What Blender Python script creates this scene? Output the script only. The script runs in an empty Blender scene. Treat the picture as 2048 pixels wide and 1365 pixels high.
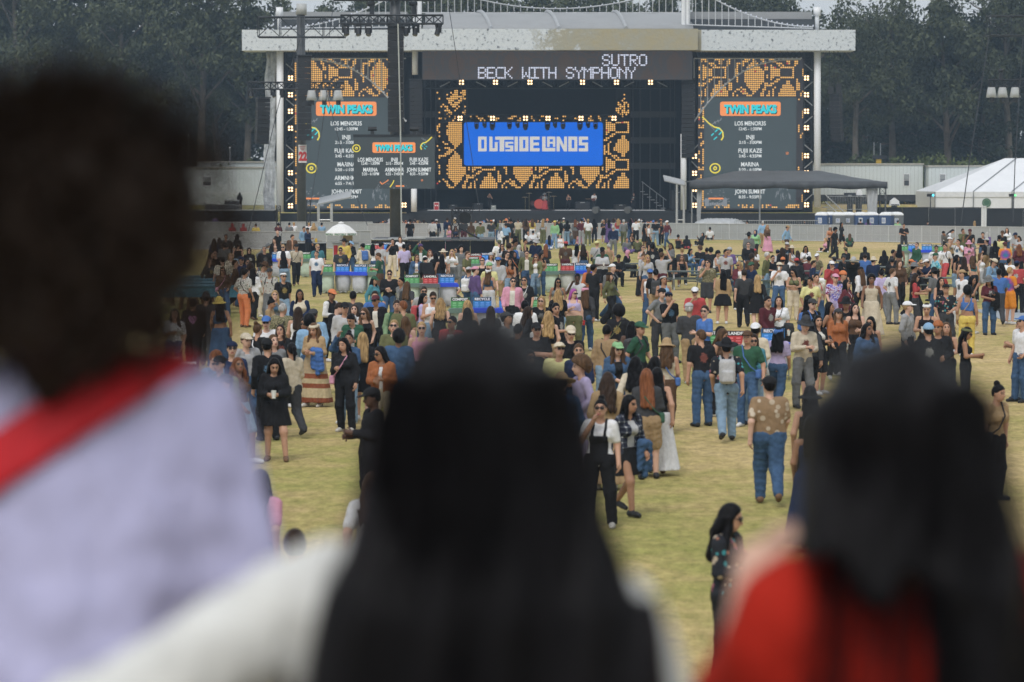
import bpy, math, random
import numpy as np
from mathutils import Vector, Matrix
R = math.radians
sc = bpy.context.scene
COL = sc.collection

# ---------------------------------------------------------------- camera, sky, sun, exposure
CAM_H, FPX = 4.55, 5689.0                      # camera height above the field, focal length in photo pixels (2048 wide)
PITCH = math.atan(328.0 / FPX)
cd = bpy.data.cameras.new('camera')
cd.lens, cd.sensor_width = 100.0, 36.0
cd.clip_start, cd.clip_end = 0.3, 6000.0
cd.dof.use_dof = True
cd.dof.focus_distance = 96.0
cd.dof.aperture_fstop = 2.7
cam = bpy.data.objects.new('camera', cd)
COL.objects.link(cam)
cam.location = (0, 0, CAM_H)
cam.rotation_euler = (R(90) - PITCH, 0, 0)
sc.camera = cam

w = bpy.data.worlds.new('World')
sc.world = w
w.use_nodes = True
nt = w.node_tree
nt.nodes.clear()
out = nt.nodes.new('ShaderNodeOutputWorld')
bg = nt.nodes.new('ShaderNodeBackground')
sky = nt.nodes.new('ShaderNodeTexSky')
sky.sky_type = 'NISHITA'
sky.sun_disc = False
SUN_EL, SUN_ROT = R(52), R(200)
sky.sun_elevation, sky.sun_rotation = SUN_EL, SUN_ROT
sky.dust_density = 6.0
sky.air_density = 1.0
hs = nt.nodes.new('ShaderNodeHueSaturation')   # overcast: the cloud takes nearly all the blue out
hs.inputs['Saturation'].default_value = 0.3
nt.links.new(sky.outputs[0], hs.inputs['Color'])
wtc = nt.nodes.new('ShaderNodeTexCoord')        # a closed, faintly mottled layer of cloud lies over that sky
wno = nt.nodes.new('ShaderNodeTexNoise'); wno.inputs['Scale'].default_value = 2.2; wno.inputs['Detail'].default_value = 5.0
nt.links.new(wtc.outputs['Generated'], wno.inputs['Vector'])
wra = nt.nodes.new('ShaderNodeValToRGB')
wra.color_ramp.elements[0].position, wra.color_ramp.elements[0].color = 0.3, (0.76, 0.83, 0.90, 1)
wra.color_ramp.elements[1].position, wra.color_ramp.elements[1].color = 0.7, (0.94, 1.0, 1.06, 1)
nt.links.new(wno.outputs['Fac'], wra.inputs[0])
wmul = nt.nodes.new('ShaderNodeVectorMath'); wmul.operation = 'SCALE'; wmul.inputs[3].default_value = 5.0
nt.links.new(wra.outputs[0], wmul.inputs[0])
wmix = nt.nodes.new('ShaderNodeMix'); wmix.data_type = 'RGBA'; wmix.inputs[0].default_value = 0.8
nt.links.new(hs.outputs[0], wmix.inputs[6]); nt.links.new(wmul.outputs[0], wmix.inputs[7])
nt.links.new(wmix.outputs[2], bg.inputs[0])
bg.inputs[1].default_value = 0.12
nt.links.new(bg.outputs[0], out.inputs[0])

sd = bpy.data.lights.new('sun', 'SUN')
sd.energy = 1.0
sd.angle = R(22)
sd.color = (1.0, 0.98, 0.95)
sun = bpy.data.objects.new('sun', sd)
COL.objects.link(sun)
sdir = Vector((math.sin(SUN_ROT) * math.cos(SUN_EL), math.cos(SUN_ROT) * math.cos(SUN_EL), math.sin(SUN_EL)))
sun.rotation_euler = sdir.to_track_quat('Z', 'Y').to_euler()
sun.location = sdir * 60

sc.view_settings.view_transform = 'Standard'
sc.view_settings.look = 'None'
sc.view_settings.exposure = 0.52
sc.view_settings.gamma = 1.0
sc.view_settings.use_curve_mapping = False
sc.cycles.use_denoising = True
sc.cycles.max_bounces = 6
sc.cycles.volume_bounces = 0
sc.cycles.transparent_max_bounces = 8

# ---------------------------------------------------------------- helpers
def ray(x, y):
    v = 682.5 - y
    cp, sp = math.cos(PITCH), math.sin(PITCH)
    return ((x - 1024.0), FPX * cp + v * sp, -FPX * sp + v * cp)

def at(x, y, D):                                # the place at distance D that the survey of the photo gives for a sight line
    dx, dy, dz = ray(x, y)
    return Vector((D * dx / dy, D, CAM_H + D * dz / dy))

def on_ground(x, y, z=0.0):
    dx, dy, dz = ray(x, y)
    t = (z - CAM_H) / dz
    return Vector((t * dx, t * dy, z))

def tag(o, label=None, cat=None, group=None, kind=None):
    if label: o['label'] = label
    if cat: o['category'] = cat
    if group: o['group'] = group
    if kind: o['kind'] = kind
    return o

def thing(name, label, cat, loc=(0, 0, 0), rz=0.0, group=None):
    o = bpy.data.objects.new(name, None)
    COL.objects.link(o)
    o.location = loc
    o.rotation_euler = (0, 0, rz)
    o.empty_display_size = 0.2
    return tag(o, label, cat, group)

def np_mesh(name, V, quads=None, tris=None, smooth=True, midx=None):
    me = bpy.data.meshes.new(name)
    V = np.asarray(V, np.float32).reshape(-1, 3)
    qs = np.zeros((0, 4), np.int32) if quads is None else np.asarray(quads, np.int32).reshape(-1, 4)
    ts = np.zeros((0, 3), np.int32) if tris is None else np.asarray(tris, np.int32).reshape(-1, 3)
    me.vertices.add(len(V))
    me.vertices.foreach_set('co', V.ravel())
    nl = qs.size + ts.size
    me.loops.add(nl)
    me.loops.foreach_set('vertex_index', np.concatenate([qs.ravel(), ts.ravel()]).astype(np.int32))
    me.polygons.add(len(qs) + len(ts))
    tot = np.concatenate([np.full(len(qs), 4), np.full(len(ts), 3)]).astype(np.int32)
    st = np.concatenate([[0], np.cumsum(tot)[:-1]]).astype(np.int32) if len(tot) else np.zeros(0, np.int32)
    me.polygons.foreach_set('loop_start', st)
    try:
        me.polygons.foreach_set('loop_total', tot)
    except Exception:
        pass
    me.polygons.foreach_set('use_smooth', np.full(len(tot), bool(smooth)))
    if midx is not None:
        me.polygons.foreach_set('material_index', np.asarray(midx, np.int32))
    me.update(calc_edges=True)
    return me

def link(name, me, mats, parent=None, loc=None, color=None):
    if not isinstance(mats, (list, tuple)): mats = [mats]
    if len(me.materials) == 0:
        for m in mats: me.materials.append(m)
    o = bpy.data.objects.new(name, me)
    COL.objects.link(o)
    if parent is not None: o.parent = parent
    if loc is not None: o.location = loc
    if color is not None: o.color = (color[0], color[1], color[2], 1)
    return o

class MB:
    """collects boxes, bars, tubes, lathes and prisms; build() links them as ONE mesh object"""
    def __init__(s):
        s.v, s.f, s.m, s.cm = [], [], [], 0
    def mat(s, i):
        s.cm = i
        return s
    def add(s, vs, fs):
        n = len(s.v)
        s.v += [tuple(p) for p in vs]
        for f in fs:
            s.f.append(tuple(i + n for i in f))
            s.m.append(s.cm)
        return s
    def box(s, c, d, rz=0.0, rx=0.0):
        M = Matrix.Rotation(rz, 3, 'Z') @ Matrix.Rotation(rx, 3, 'X')
        c = Vector(c)
        vs = [c + M @ Vector((sx * d[0] / 2, sy * d[1] / 2, sz * d[2] / 2)) for sx in (-1, 1) for sy in (-1, 1) for sz in (-1, 1)]
        return s.add(vs, [(0, 1, 3, 2), (4, 6, 7, 5), (0, 4, 5, 1), (2, 3, 7, 6), (0, 2, 6, 4), (1, 5, 7, 3)])
    def span(s, a, b):
        return s.box(((a[0] + b[0]) / 2, (a[1] + b[1]) / 2, (a[2] + b[2]) / 2), (abs(b[0] - a[0]), abs(b[1] - a[1]), abs(b[2] - a[2])))
    def tube(s, p, q, r0, r1=None, n=8, cap=True):
        r1 = r0 if r1 is None else r1
        p, q = Vector(p), Vector(q)
        d = (q - p)
        if d.length < 1e-6: return s
        d.normalize()
        a = d.cross(Vector((0, 0, 1)) if abs(d.z) < 0.95 else Vector((1, 0, 0))).normalized()
        b = d.cross(a)
        vs = []
        for (c, r) in ((p, r0), (q, r1)):
            for i in range(n):
                t = 2 * math.pi * i / n
                vs.append(c + a * math.cos(t) * r + b * math.sin(t) * r)
        fs = [(i, i + n, (i + 1) % n + n, (i + 1) % n) for i in range(n)]
        if cap: fs += [tuple(range(n)), tuple(range(2 * n - 1, n - 1, -1))]
        return s.add(vs, fs)
    def path(s, pts, r, n=6):
        for i in range(len(pts) - 1): s.tube(pts[i], pts[i + 1], r, n=n)
        return s
    def lathe(s, c, prof, n=16):
        c = Vector(c)
        vs, fs = [], []
        for (r, z) in prof:
            for i in range(n):
                t = 2 * math.pi * i / n
                vs.append(c + Vector((r * math.cos(t), r * math.sin(t), z)))
        for k in range(len(prof) - 1):
            for i in range(n):
                fs.append((k * n + i, k * n + (i + 1) % n, (k + 1) * n + (i + 1) % n, (k + 1) * n + i))
        fs.append(tuple(range(n - 1, -1, -1)))
        fs.append(tuple(range((len(prof) - 1) * n, len(prof) * n)))
        return s.add(vs, fs)
    def quad(s, a, b, c, d):
        return s.add([a, b, c, d], [(0, 1, 2, 3)])
    def prism(s, pts, y0, y1):
        """outline in x, z given counter-clockwise as seen from the front, extruded from y0 (front) to y1"""
        n = len(pts)
        vs = [(x, y0, z) for x, z in pts] + [(x, y1, z) for x, z in pts]
        fs = [tuple(range(n)), tuple(range(2 * n - 1, n - 1, -1))] + [(i, i + n, (i + 1) % n + n, (i + 1) % n) for i in range(n)]
        return s.add(vs, fs)
    def truss(s, p, q, w, r=0.03, step=None, h=None):
        """box truss from p to q, width w, chord radius r"""
        h = h or w
        p, q = Vector(p), Vector(q)
        d = (q - p); L = d.length; d.normalize()
        up = Vector((0, 0, 1)) if abs(d.z) < 0.9 else Vector((0, 1, 0))
        a = d.cross(up).normalized(); b = a.cross(d).normalized()
        cs = [a * sx * w / 2 + b * sz * h / 2 for sx, sz in ((-1, -1), (1, -1), (1, 1), (-1, 1))]
        for c in cs: s.tube(p + c, q + c, r, n=5)
        step = step or w
        k = max(1, int(round(L / step)))
        for i in range(k):
            t0, t1 = p + d * (L * i / k), p + d * (L * (i + 1) / k)
            for j in range(4):
                c0, c1 = cs[j], cs[(j + 1) % 4]
                if i % 2: c0, c1 = c1, c0
                s.tube(t0 + c0, t1 + c1, r * 0.6, n=4, cap=False)
                s.tube(t0 + cs[j], t0 + cs[(j + 1) % 4], r * 0.6, n=4, cap=False)
        for j in range(4): s.tube(q + cs[j], q + cs[(j + 1) % 4], r * 0.6, n=4, cap=False)
        return s
    def build(s, name, mats, parent=None, smooth=False, bevel=0.0):
        me = bpy.data.meshes.new(name)
        me.from_pydata(s.v, [], s.f)
        if not isinstance(mats, (list, tuple)): mats = [mats]
        for m in mats: me.materials.append(m)
        for i, p in enumerate(me.polygons):
            p.material_index = s.m[i]
            p.use_smooth = smooth
        o = bpy.data.objects.new(name, me)
        COL.objects.link(o)
        if parent is not None: o.parent = parent
        if bevel:
            b = o.modifiers.new('bevel', 'BEVEL'); b.width = bevel; b.segments = 2; b.limit_method = 'ANGLE'
        return o

def copy_tree(o, parent=None):
    c = o.copy(); COL.objects.link(c)
    if parent is not None:
        c.parent = parent
        c.matrix_parent_inverse = o.matrix_parent_inverse.copy()
    for ch in list(o.children): copy_tree(ch, c)
    return c

# ---------------------------------------------------------------- materials
MATS = {}
def new_mat(name):
    m = bpy.data.materials.new(name)
    m.use_nodes = True
    b = m.node_tree.nodes['Principled BSDF']
    return m, m.node_tree, b

def N(nt, t, **kw):
    n = nt.nodes.new(t)
    for k, v in kw.items():
        if k in n.inputs.keys(): n.inputs[k].default_value = v
        else: setattr(n, k, v)
    return n

def ramp(nt, stops, interp='LINEAR'):
    r = nt.nodes.new('ShaderNodeValToRGB')
    r.color_ramp.interpolation = interp
    el = r.color_ramp.elements
    while len(el) > 1: el.remove(el[-1])
    el[0].position, el[0].color = stops[0][0], (*stops[0][1], 1)
    for p, c in stops[1:]:
        e = el.new(p); e.color = (*c, 1)
    return r

def plain(name, col, rough=0.6, metal=0.0, var=0.12, scale=3.0, bump=0.0, spec=0.4):
    """a paint, cloth or metal with slight wear"""
    if name in MATS: return MATS[name]
    m, nt, b = new_mat(name)
    tc = N(nt, 'ShaderNodeTexCoord')
    no = N(nt, 'ShaderNodeTexNoise', Scale=scale, Detail=6.0, Roughness=0.65)
    nt.links.new(tc.outputs['Object'], no.inputs['Vector'])
    lo = tuple(c * (1 - var) for c in col); hi = tuple(min(1, c * (1 + var)) for c in col)
    r = ramp(nt, [(0.3, lo), (0.7, hi)])
    nt.links.new(no.outputs['Fac'], r.inputs[0])
    nt.links.new(r.outputs[0], b.inputs['Base Color'])
    b.inputs['Roughness'].default_value = rough
    b.inputs['Metallic'].default_value = metal
    b.inputs['Specular IOR Level'].default_value = spec
    if bump:
        bp = N(nt, 'ShaderNodeBump', Strength=bump, Distance=0.02)
        nt.links.new(no.outputs['Fac'], bp.inputs['Height'])
        nt.links.new(bp.outputs[0], b.inputs['Normal'])
    MATS[name] = m
    return m

def glow(name, col, strength=1.0, base=(0.01, 0.01, 0.012)):
    """a lit lamp or the lit picture elements of a screen"""
    if name in MATS: return MATS[name]
    m, nt, b = new_mat(name)
    b.inputs['Base Color'].default_value = (*base, 1)
    b.inputs['Roughness'].default_value = 0.6
    b.inputs['Specular IOR Level'].default_value = 0.2
    b.inputs['Emission Color'].default_value = (*col, 1)
    b.inputs['Emission Strength'].default_value = strength
    MATS[name] = m
    return m

BLACK = plain('black_paint', (0.012, 0.012, 0.014), 0.55, var=0.3)
BLACKCLOTH = plain('black_drape', (0.010, 0.010, 0.012), 0.9, var=0.3, spec=0.1)
DARK = plain('dark_metal', (0.03, 0.032, 0.036), 0.45, 0.4, var=0.25)
STEEL = plain('grey_steel', (0.32, 0.33, 0.34), 0.4, 0.6, var=0.2)
ALU = plain('bright_aluminium', (0.55, 0.56, 0.57), 0.4, 0.5, var=0.1)
WHITE = plain('white_paint', (0.72, 0.73, 0.74), 0.5, var=0.05)
PVC = plain('white_vinyl', (0.74, 0.75, 0.77), 0.5, var=0.05, scale=0.6)
GREYPVC = plain('grey_vinyl', (0.36, 0.37, 0.38), 0.55, var=0.10, scale=0.4)
CABLE = plain('cable_rubber', (0.02, 0.02, 0.022), 0.7)
RED = plain('red_paint', (0.42, 0.02, 0.03), 0.4)
YELLOW = plain('yellow_paint', (0.6, 0.38, 0.03), 0.5)
# ================================================================ SETTING: ground, trees, haze
def ground_z(Y):
    pts = [(-60, 0), (212, 0), (240, -1.0), (300, -1.0), (305, 1.55), (420, 1.7), (5000, 4.0)]
    for (a, za), (b, zb) in zip(pts, pts[1:]):
        if Y <= b: return za + (zb - za) * max(0, (Y - a)) / (b - a)
    return 4.0

def grass_material():
    m, nt, b = new_mat('field_grass')
    tc = N(nt, 'ShaderNodeTexCoord')
    def noise(scale, detail=5.0, rough=0.6, stretch=None):
        no = N(nt, 'ShaderNodeTexNoise', Scale=scale, Detail=detail, Roughness=rough)
        if stretch:
            mp = N(nt, 'ShaderNodeMapping'); mp.inputs['Scale'].default_value = stretch
            nt.links.new(tc.outputs['Object'], mp.inputs['Vector']); nt.links.new(mp.outputs[0], no.inputs['Vector'])
        else:
            nt.links.new(tc.outputs['Object'], no.inputs['Vector'])
        return no
    big = noise(0.075, 7.0, 0.68, (0.8, 0.55, 1.0))       # dry and green patches some metres across
    mid = noise(0.9, 5.0, 0.7, (1.0, 0.7, 1.0))
    fine = noise(5.5, 6.0, 0.85, (1.0, 0.45, 1.0))
    blade = noise(60.0, 3.0, 0.8)
    patch = ramp(nt, [(0.36, (0.53, 0.40, 0.225)), (0.47, (0.43, 0.335, 0.16)), (0.55, (0.335, 0.295, 0.115)), (0.66, (0.265, 0.265, 0.085))])
    ad = N(nt, 'ShaderNodeMath', operation='MULTIPLY_ADD')
    ad.inputs[1].default_value = 0.40; ad.inputs[2].default_value = -0.20
    nt.links.new(mid.outputs['Fac'], ad.inputs[0])
    s2 = N(nt, 'ShaderNodeMath', operation='ADD')
    nt.links.new(big.outputs['Fac'], s2.inputs[0]); nt.links.new(ad.outputs[0], s2.inputs[1])
    nt.links.new(s2.outputs[0], patch.inputs[0])
    rf = ramp(nt, [(0.32, (0.52, 0.53, 0.5)), (0.68, (1.42, 1.40, 1.36))])
    nt.links.new(fine.outputs['Fac'], rf.inputs[0])
    mx = N(nt, 'ShaderNodeMix', data_type='RGBA', blend_type='MULTIPLY')
    mx.inputs[0].default_value = 0.9
    nt.links.new(patch.outputs[0], mx.inputs[6]); nt.links.new(rf.outputs[0], mx.inputs[7])
    rb = ramp(nt, [(0.3, (0.7, 0.7, 0.66)), (0.7, (1.3, 1.3, 1.26))])
    nt.links.new(blade.outputs['Fac'], rb.inputs[0])
    mx2 = N(nt, 'ShaderNodeMix', data_type='RGBA', blend_type='MULTIPLY')
    mx2.inputs[0].default_value = 0.7
    nt.links.new(mx.outputs[2], mx2.inputs[6]); nt.links.new(rb.outputs[0], mx2.inputs[7])
    nt.links.new(mx2.outputs[2], b.inputs['Base Color'])
    b.inputs['Roughness'].default_value = 1.0
    b.inputs['Specular IOR Level'].default_value = 0.05
    bp = N(nt, 'ShaderNodeBump', Strength=0.5, Distance=0.05)
    nt.links.new(fine.outputs['Fac'], bp.inputs['Height'])
    nt.links.new(bp.outputs[0], b.inputs['Normal'])
    return m

GRASS = grass_material()
ys = [-60, 0, 20, 60, 120, 180, 205, 212, 218, 226, 234, 240, 260, 299, 301, 305, 330, 380, 460, 700, 1500, 5000]
xs = [-3000, -600, -200, -100, -50, 0, 50, 100, 200, 600, 3000]
gv = [(x, y, ground_z(y)) for y in ys for x in xs]
gq = [(j * len(xs) + i, j * len(xs) + i + 1, (j + 1) * len(xs) + i + 1, (j + 1) * len(xs) + i) for j in range(len(ys) - 1) for i in range(len(xs) - 1)]
tag(link('ground', np_mesh('ground', gv, gq, smooth=False), GRASS), kind='structure')

mm = MB()
a = on_ground(1945, 622); b_ = on_ground(2140, 640)
mm.box(((a.x + b_.x) / 2, (a.y + b_.y) / 2, 0.012), (b_.x - a.x, abs(b_.y - a.y) + 1.2, 0.016), rz=-0.02)
tag(mm.build('path', plain('pale_path_mat', (0.30, 0.33, 0.36), 0.8, scale=1.5)), kind='structure')

def foliage(name, dark, light):
    m, nt, b = new_mat(name)
    tc = N(nt, 'ShaderNodeTexCoord')
    oi = N(nt, 'ShaderNodeObjectInfo')
    no = N(nt, 'ShaderNodeTexNoise', Scale=0.35, Detail=3.0)
    n2 = N(nt, 'ShaderNodeTexNoise', Scale=3.0, Detail=2.0)
    nt.links.new(tc.outputs['Object'], no.inputs['Vector']); nt.links.new(tc.outputs['Object'], n2.inputs['Vector'])
    ad = N(nt, 'ShaderNodeMath', operation='MULTIPLY_ADD'); ad.inputs[1].default_value = 0.5
    nt.links.new(n2.outputs['Fac'], ad.inputs[0]); nt.links.new(no.outputs['Fac'], ad.inputs[2])
    a2 = N(nt, 'ShaderNodeMath', operation='MULTIPLY_ADD'); a2.inputs[1].default_value = 0.35
    nt.links.new(oi.outputs['Random'], a2.inputs[0]); nt.links.new(ad.outputs[0], a2.inputs[2])
    r = ramp(nt, [(0.5, dark), (1.15 / 1.2, light)])
    nt.links.new(a2.outputs[0], r.inputs[0])
    nt.links.new(r.outputs[0], b.inputs['Base Color'])
    b.inputs['Roughness'].default_value = 0.65
    b.inputs['Specular IOR Level'].default_value = 0.25
    return m

LEAF = foliage('eucalyptus_leaves', (0.018, 0.026, 0.013), (0.066, 0.076, 0.036))
LEAF2 = foliage('cypress_leaves', (0.010, 0.018, 0.010), (0.032, 0.046, 0.022))
LEAF3 = foliage('shrub_leaves', (0.035, 0.055, 0.018), (0.10, 0.125, 0.04))
BARK = plain('tree_bark', (0.105, 0.085, 0.068), 0.9, var=0.45, scale=1.2, bump=0.4)
BARK2 = plain('pale_tree_bark', (0.125, 0.108, 0.09), 0.9, var=0.35, scale=1.2, bump=0.4)

def leaf_mesh(rng, clumps, per, size, droop):
    """thousands of leaf-sized faces gathered in clumps; clumps: (centre, radius vector)"""
    Vs = []
    for (c, rad) in clumps:
        n = per
        d = rng.normal(size=(n, 3)); d /= np.linalg.norm(d, axis=1)[:, None]
        p = np.array(c) + d * np.array(rad) * (rng.random((n, 1)) ** 0.45)
        u = rng.normal(size=(n, 3)); u[:, 2] -= droop; u /= np.linalg.norm(u, axis=1)[:, None]
        w_ = rng.normal(size=(n, 3)); w_ -= (w_ * u).sum(1)[:, None] * u; w_ /= np.linalg.norm(w_, axis=1)[:, None]
        L = size * (0.6 + rng.random((n, 1)) * 0.9); W = L * 0.42
        Vs.append(np.stack([p - w_ * W * 0.3, p + u * L * 0.5 + w_ * W * 0.5, p + u * L, p + u * L * 0.45 - w_ * W * 0.6], 1))
    V = np.concatenate(Vs).reshape(-1, 3)
    return V, np.arange(len(V)).reshape(-1, 4)

def make_tree(seed, H, spread, base, kind, bark, leaf):
    """kind: gum (loose clumps on long limbs), cypress (dark, foliage low), returns (trunk mesh, crown mesh)"""
    rng = np.random.default_rng(seed)
    mb = MB()
    lean = rng.normal(0, 0.03, 2)
    clumps = []
    tr = []
    p = Vector((0, 0, -0.4)); r = 0.024 * H
    nseg = 8
    for i in range(nseg):
        q = p + Vector((lean[0] + rng.normal(0, 0.035), lean[1] + rng.normal(0, 0.035), 1)) * (H * 0.86 / nseg)
        mb.tube(p, q, r, r * 0.86, n=8, cap=False)
        tr.append((p.copy(), q.copy(), r))
        p, r = q, r * 0.86
    nl = 15 if kind == 'gum' else 26
    for i in range(nl):
        f = base + (0.97 - base) * (i + rng.random() * 0.8) / nl
        zz = f * H * 0.86
        k = min(nseg - 1, int(f * nseg))
        pa = tr[k][0].lerp(tr[k][1], f * nseg - k)
        ang = i * 2.4 + rng.normal(0, 0.3)
        if kind == 'gum':
            Lh = spread * (0.45 + 0.75 * rng.random()) * (1.0 - 0.45 * max(0, f - 0.55) / 0.45)
            rise = Lh * (0.45 + 0.7 * rng.random())
        else:
            Lh = spread * (1.05 - 0.7 * (f - base) / (1 - base)) * (0.75 + 0.4 * rng.random())
            rise = Lh * rng.uniform(-0.05, 0.25)
        e = pa + Vector((math.cos(ang) * Lh, math.sin(ang) * Lh, rise))
        mid_ = pa.lerp(e, 0.5) + Vector((0, 0, Lh * 0.08)) + Vector(rng.normal(0, 0.3, 3))
        rb = max(0.05, tr[k][2] * 0.42)
        mb.tube(pa, mid_, rb, rb * 0.7, n=5, cap=False); mb.tube(mid_, e, rb * 0.7, rb * 0.25, n=5, cap=False)
        for t in ((0.55, 0.8, 1.0) if kind == 'gum' else (0.35, 0.6, 0.85, 1.0)):
            c = (pa.lerp(mid_, t * 2) if t < 0.5 else mid_.lerp(e, t * 2 - 1)) + Vector(rng.normal(0, spread * 0.10, 3))
            s_ = spread * rng.uniform(0.19, 0.35)
            clumps.append((tuple(c), (s_, s_, s_ * (0.75 if kind == 'gum' else 0.4))))
            if kind == 'gum' and rng.random() < 0.6:
                c2 = c + Vector(rng.normal(0, spread * 0.16, 3)) - Vector((0, 0, spread * 0.12))
                clumps.append((tuple(c2), (s_ * 0.6, s_ * 0.6, s_ * 0.8)))
                mb.tube(mid_, c2, rb * 0.3, rb * 0.1, n=4, cap=False)
    clumps.append(((p.x, p.y, p.z + 0.2), (spread * 0.22, spread * 0.22, spread * 0.25)))
    V, Q = leaf_mesh(rng, clumps, 170 if kind == 'gum' else 130, 0.52 if kind == 'gum' else 0.46, 1.0 if kind == 'gum' else 0.2)
    me = bpy.data.meshes.new('trunk')
    me.from_pydata(mb.v, [], mb.f)
    for pl in me.polygons: pl.use_smooth = True
    me.materials.append(bark)
    cm = np_mesh('crown', V, Q, smooth=False)
    cm.materials.append(leaf)
    return me, cm

VAR = [make_tree(11, 27, 6.5, 0.36, 'gum', BARK2, LEAF), make_tree(12, 30, 7.5, 0.42, 'gum', BARK, LEAF),
       make_tree(13, 24, 6.0, 0.30, 'gum', BARK, LEAF), make_tree(14, 28, 8.0, 0.45, 'gum', BARK2, LEAF),
       make_tree(15, 22, 6.5, 0.08, 'cypress', BARK, LEAF2), make_tree(16, 26, 7.5, 0.14, 'cypress', BARK, LEAF2),
       make_tree(17, 31, 7.0, 0.50, 'gum', BARK2, LEAF)]
KIND = ['pale trunked gum tree', 'tall loose gum tree', 'bushy gum tree', 'wide gum tree', 'dark low branched cypress', 'tall dark cypress', 'high crowned gum tree']

def tree(v, x, y, s=1.0, rz=0.0, label=''):
    t = thing('tree', label, 'tree', (x, y, ground_z(y) - 0.1), rz, 'trees behind the stage')
    t.scale = (s, s, s)
    link('trunk', VAR[v][0], [], t)
    link('crown', VAR[v][1], [], t)
    return t

rt = random.Random(5)
TR = []
# front row: what the photo shows on each side of the stage and above its roof  (variant, photo x of the trunk, distance, scale)
for (v, px, D, s) in [(3, 40, 330, 1.02), (1, 150, 335, 1.02), (0, 235, 328, .96), (6, 318, 334, .98), (1, 405, 329, .98), (2, 447, 338, 1.05), (0, 492, 331, .95), (2, 545, 334, .86),
                      (2, 668, 340, 1.04), (0, 735, 342, 1.0), (2, 800, 345, 1.12), (3, 885, 342, .98), (1, 985, 346, .92), (2, 1075, 342, 1.14), (3, 1165, 345, 1.0), (0, 1250, 342, 1.0),
                      (2, 1340, 345, 1.13), (1, 1430, 341, .94), (3, 1520, 344, 1.0), (2, 1595, 341, 1.08),
                      (6, 1712, 326, .72), (3, 1790, 332, .88), (4, 1850, 336, 1.05), (2, 1900, 329, 1.06), (5, 1962, 334, .95), (3, 2022, 330, .95), (1, 2090, 333, 1.0), (0, -45, 331, 1.0)]:
    TR.append((v, px, D, s))
for i in range(44):                              # back row, seen between the trunks
    px = -90 + i * 52 + rt.uniform(-14, 14)
    if 560 < px < 640 or 1650 < px < 1720: s = .62
    elif 600 < px < 1650: s = rt.uniform(.98, 1.14)
    else: s = rt.uniform(.95, 1.12)
    TR.append((rt.choice([4, 5, 2, 5, 4]), px, rt.uniform(352, 372), s))
seen = {}
for i, (v, px, D, s) in enumerate(TR):
    p = at(px, 354.5, D)
    left, right = px < 560, px > 1640
    row = 'front' if i < 28 else 'back'
    key = (v, row, left, right)
    seen[key] = seen.get(key, 0) + 1
    zone = 'left of the stage' if left else ('right of the stage' if right else 'above the stage roof')
    order = ['first', 'second', 'third', 'fourth', 'fifth', 'sixth', 'seventh', 'eighth', 'ninth', 'tenth', 'eleventh', 'twelfth', 'thirteenth', 'fourteenth', 'fifteenth', 'sixteenth'][seen[key] - 1]
    tree(v, p.x, D, s, rt.uniform(0, 6.28), f'{order} {KIND[v]} from the left, {row} row {zone}')

def shrub_mesh(seed, w_, h_):
    rng = np.random.default_rng(seed)
    cl = []
    for i in range(34):
        a_ = rng.uniform(0, 6.28); rr = math.sqrt(rng.random()) * w_
        zz = h_ * (0.15 + 0.75 * rng.random()) * math.sqrt(max(0.05, 1 - (rr / w_) ** 2))
        cl.append(((math.cos(a_) * rr, math.sin(a_) * rr * 0.7, zz), (w_ * .24, w_ * .24, h_ * .16)))
    V, Q = leaf_mesh(rng, cl, 95, 0.34, -0.4)
    me = np_mesh('foliage', V, Q, smooth=False); me.materials.append(LEAF3)
    return me
SHM = [shrub_mesh(3, 3.2, 3.6), shrub_mesh(4, 2.6, 4.4)]
stem = MB()
for i in range(6): stem.tube((0, 0, -0.3), (math.cos(i) * 1.2, math.sin(i * 2.1) * 1.0, 2.2), .09, .04, n=5)
SHW = stem.build('stem', BARK); SHMe = SHW.data; bpy.data.objects.remove(SHW)
for i, (px, py, lab) in enumerate([(432, 318, 'rounded green shrub behind the left trailer, beside the antenna pole'), (503, 308, 'taller green shrub behind the left trailer, next to the stage curtain'),
      (1672, 318, 'small green shrub behind the right trailer, next to the white stage column'), (1735, 293, 'tall green shrub behind the right trailer, below the bare trunks'),
      (1800, 303, 'broad green shrub rising behind the right trailer roof'), (1868, 296, 'tallest green shrub, behind the gap between both right trailers'),
      (1925, 305, 'green shrub behind the second right trailer, beside the marquee peak'), (1985, 312, 'green shrub behind the white marquee ridge'), (2040, 318, 'low green shrub at the marquee ridge, rightmost of the shrub row'),
      (1770, 312, 'low green shrub between two taller shrubs behind the right trailer'), (1838, 314, 'low dense shrub behind the right end of the longer trailer')]):
    p = at(px, py, 319 + (i % 3))
    t = thing('shrub', lab, 'shrub', (p.x, p.y, ground_z(p.y)), i * 1.3, 'shrubs behind the trailers')
    k = i % 2
    hs_ = (p.z - ground_z(p.y)) / (3.7 if k == 0 else 4.5)
    t.scale = (hs_ * .9, hs_ * .9, hs_)
    link('foliage', SHM[k], [], t); link('stem', SHMe, [], t)

# the wood that closes the view behind the rows
rng = np.random.default_rng(77)
cl = []
for i in range(300):
    x_ = rng.uniform(-110, 110); cl.append(((x_, 385 + rng.uniform(0, 14), 1.5 + rng.random() * (17 if abs(x_ + 27) > 4 else 9)), (4.2, 3, 3.2)))
V, Q = leaf_mesh(rng, cl, 90, 1.0, 0.2)
wm = np_mesh('woods', V, Q, smooth=False); wm.materials.append(LEAF2)
tag(link('woods', wm, []), 'dark far wood closing the view behind the tree rows', 'woods', kind='stuff')

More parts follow.
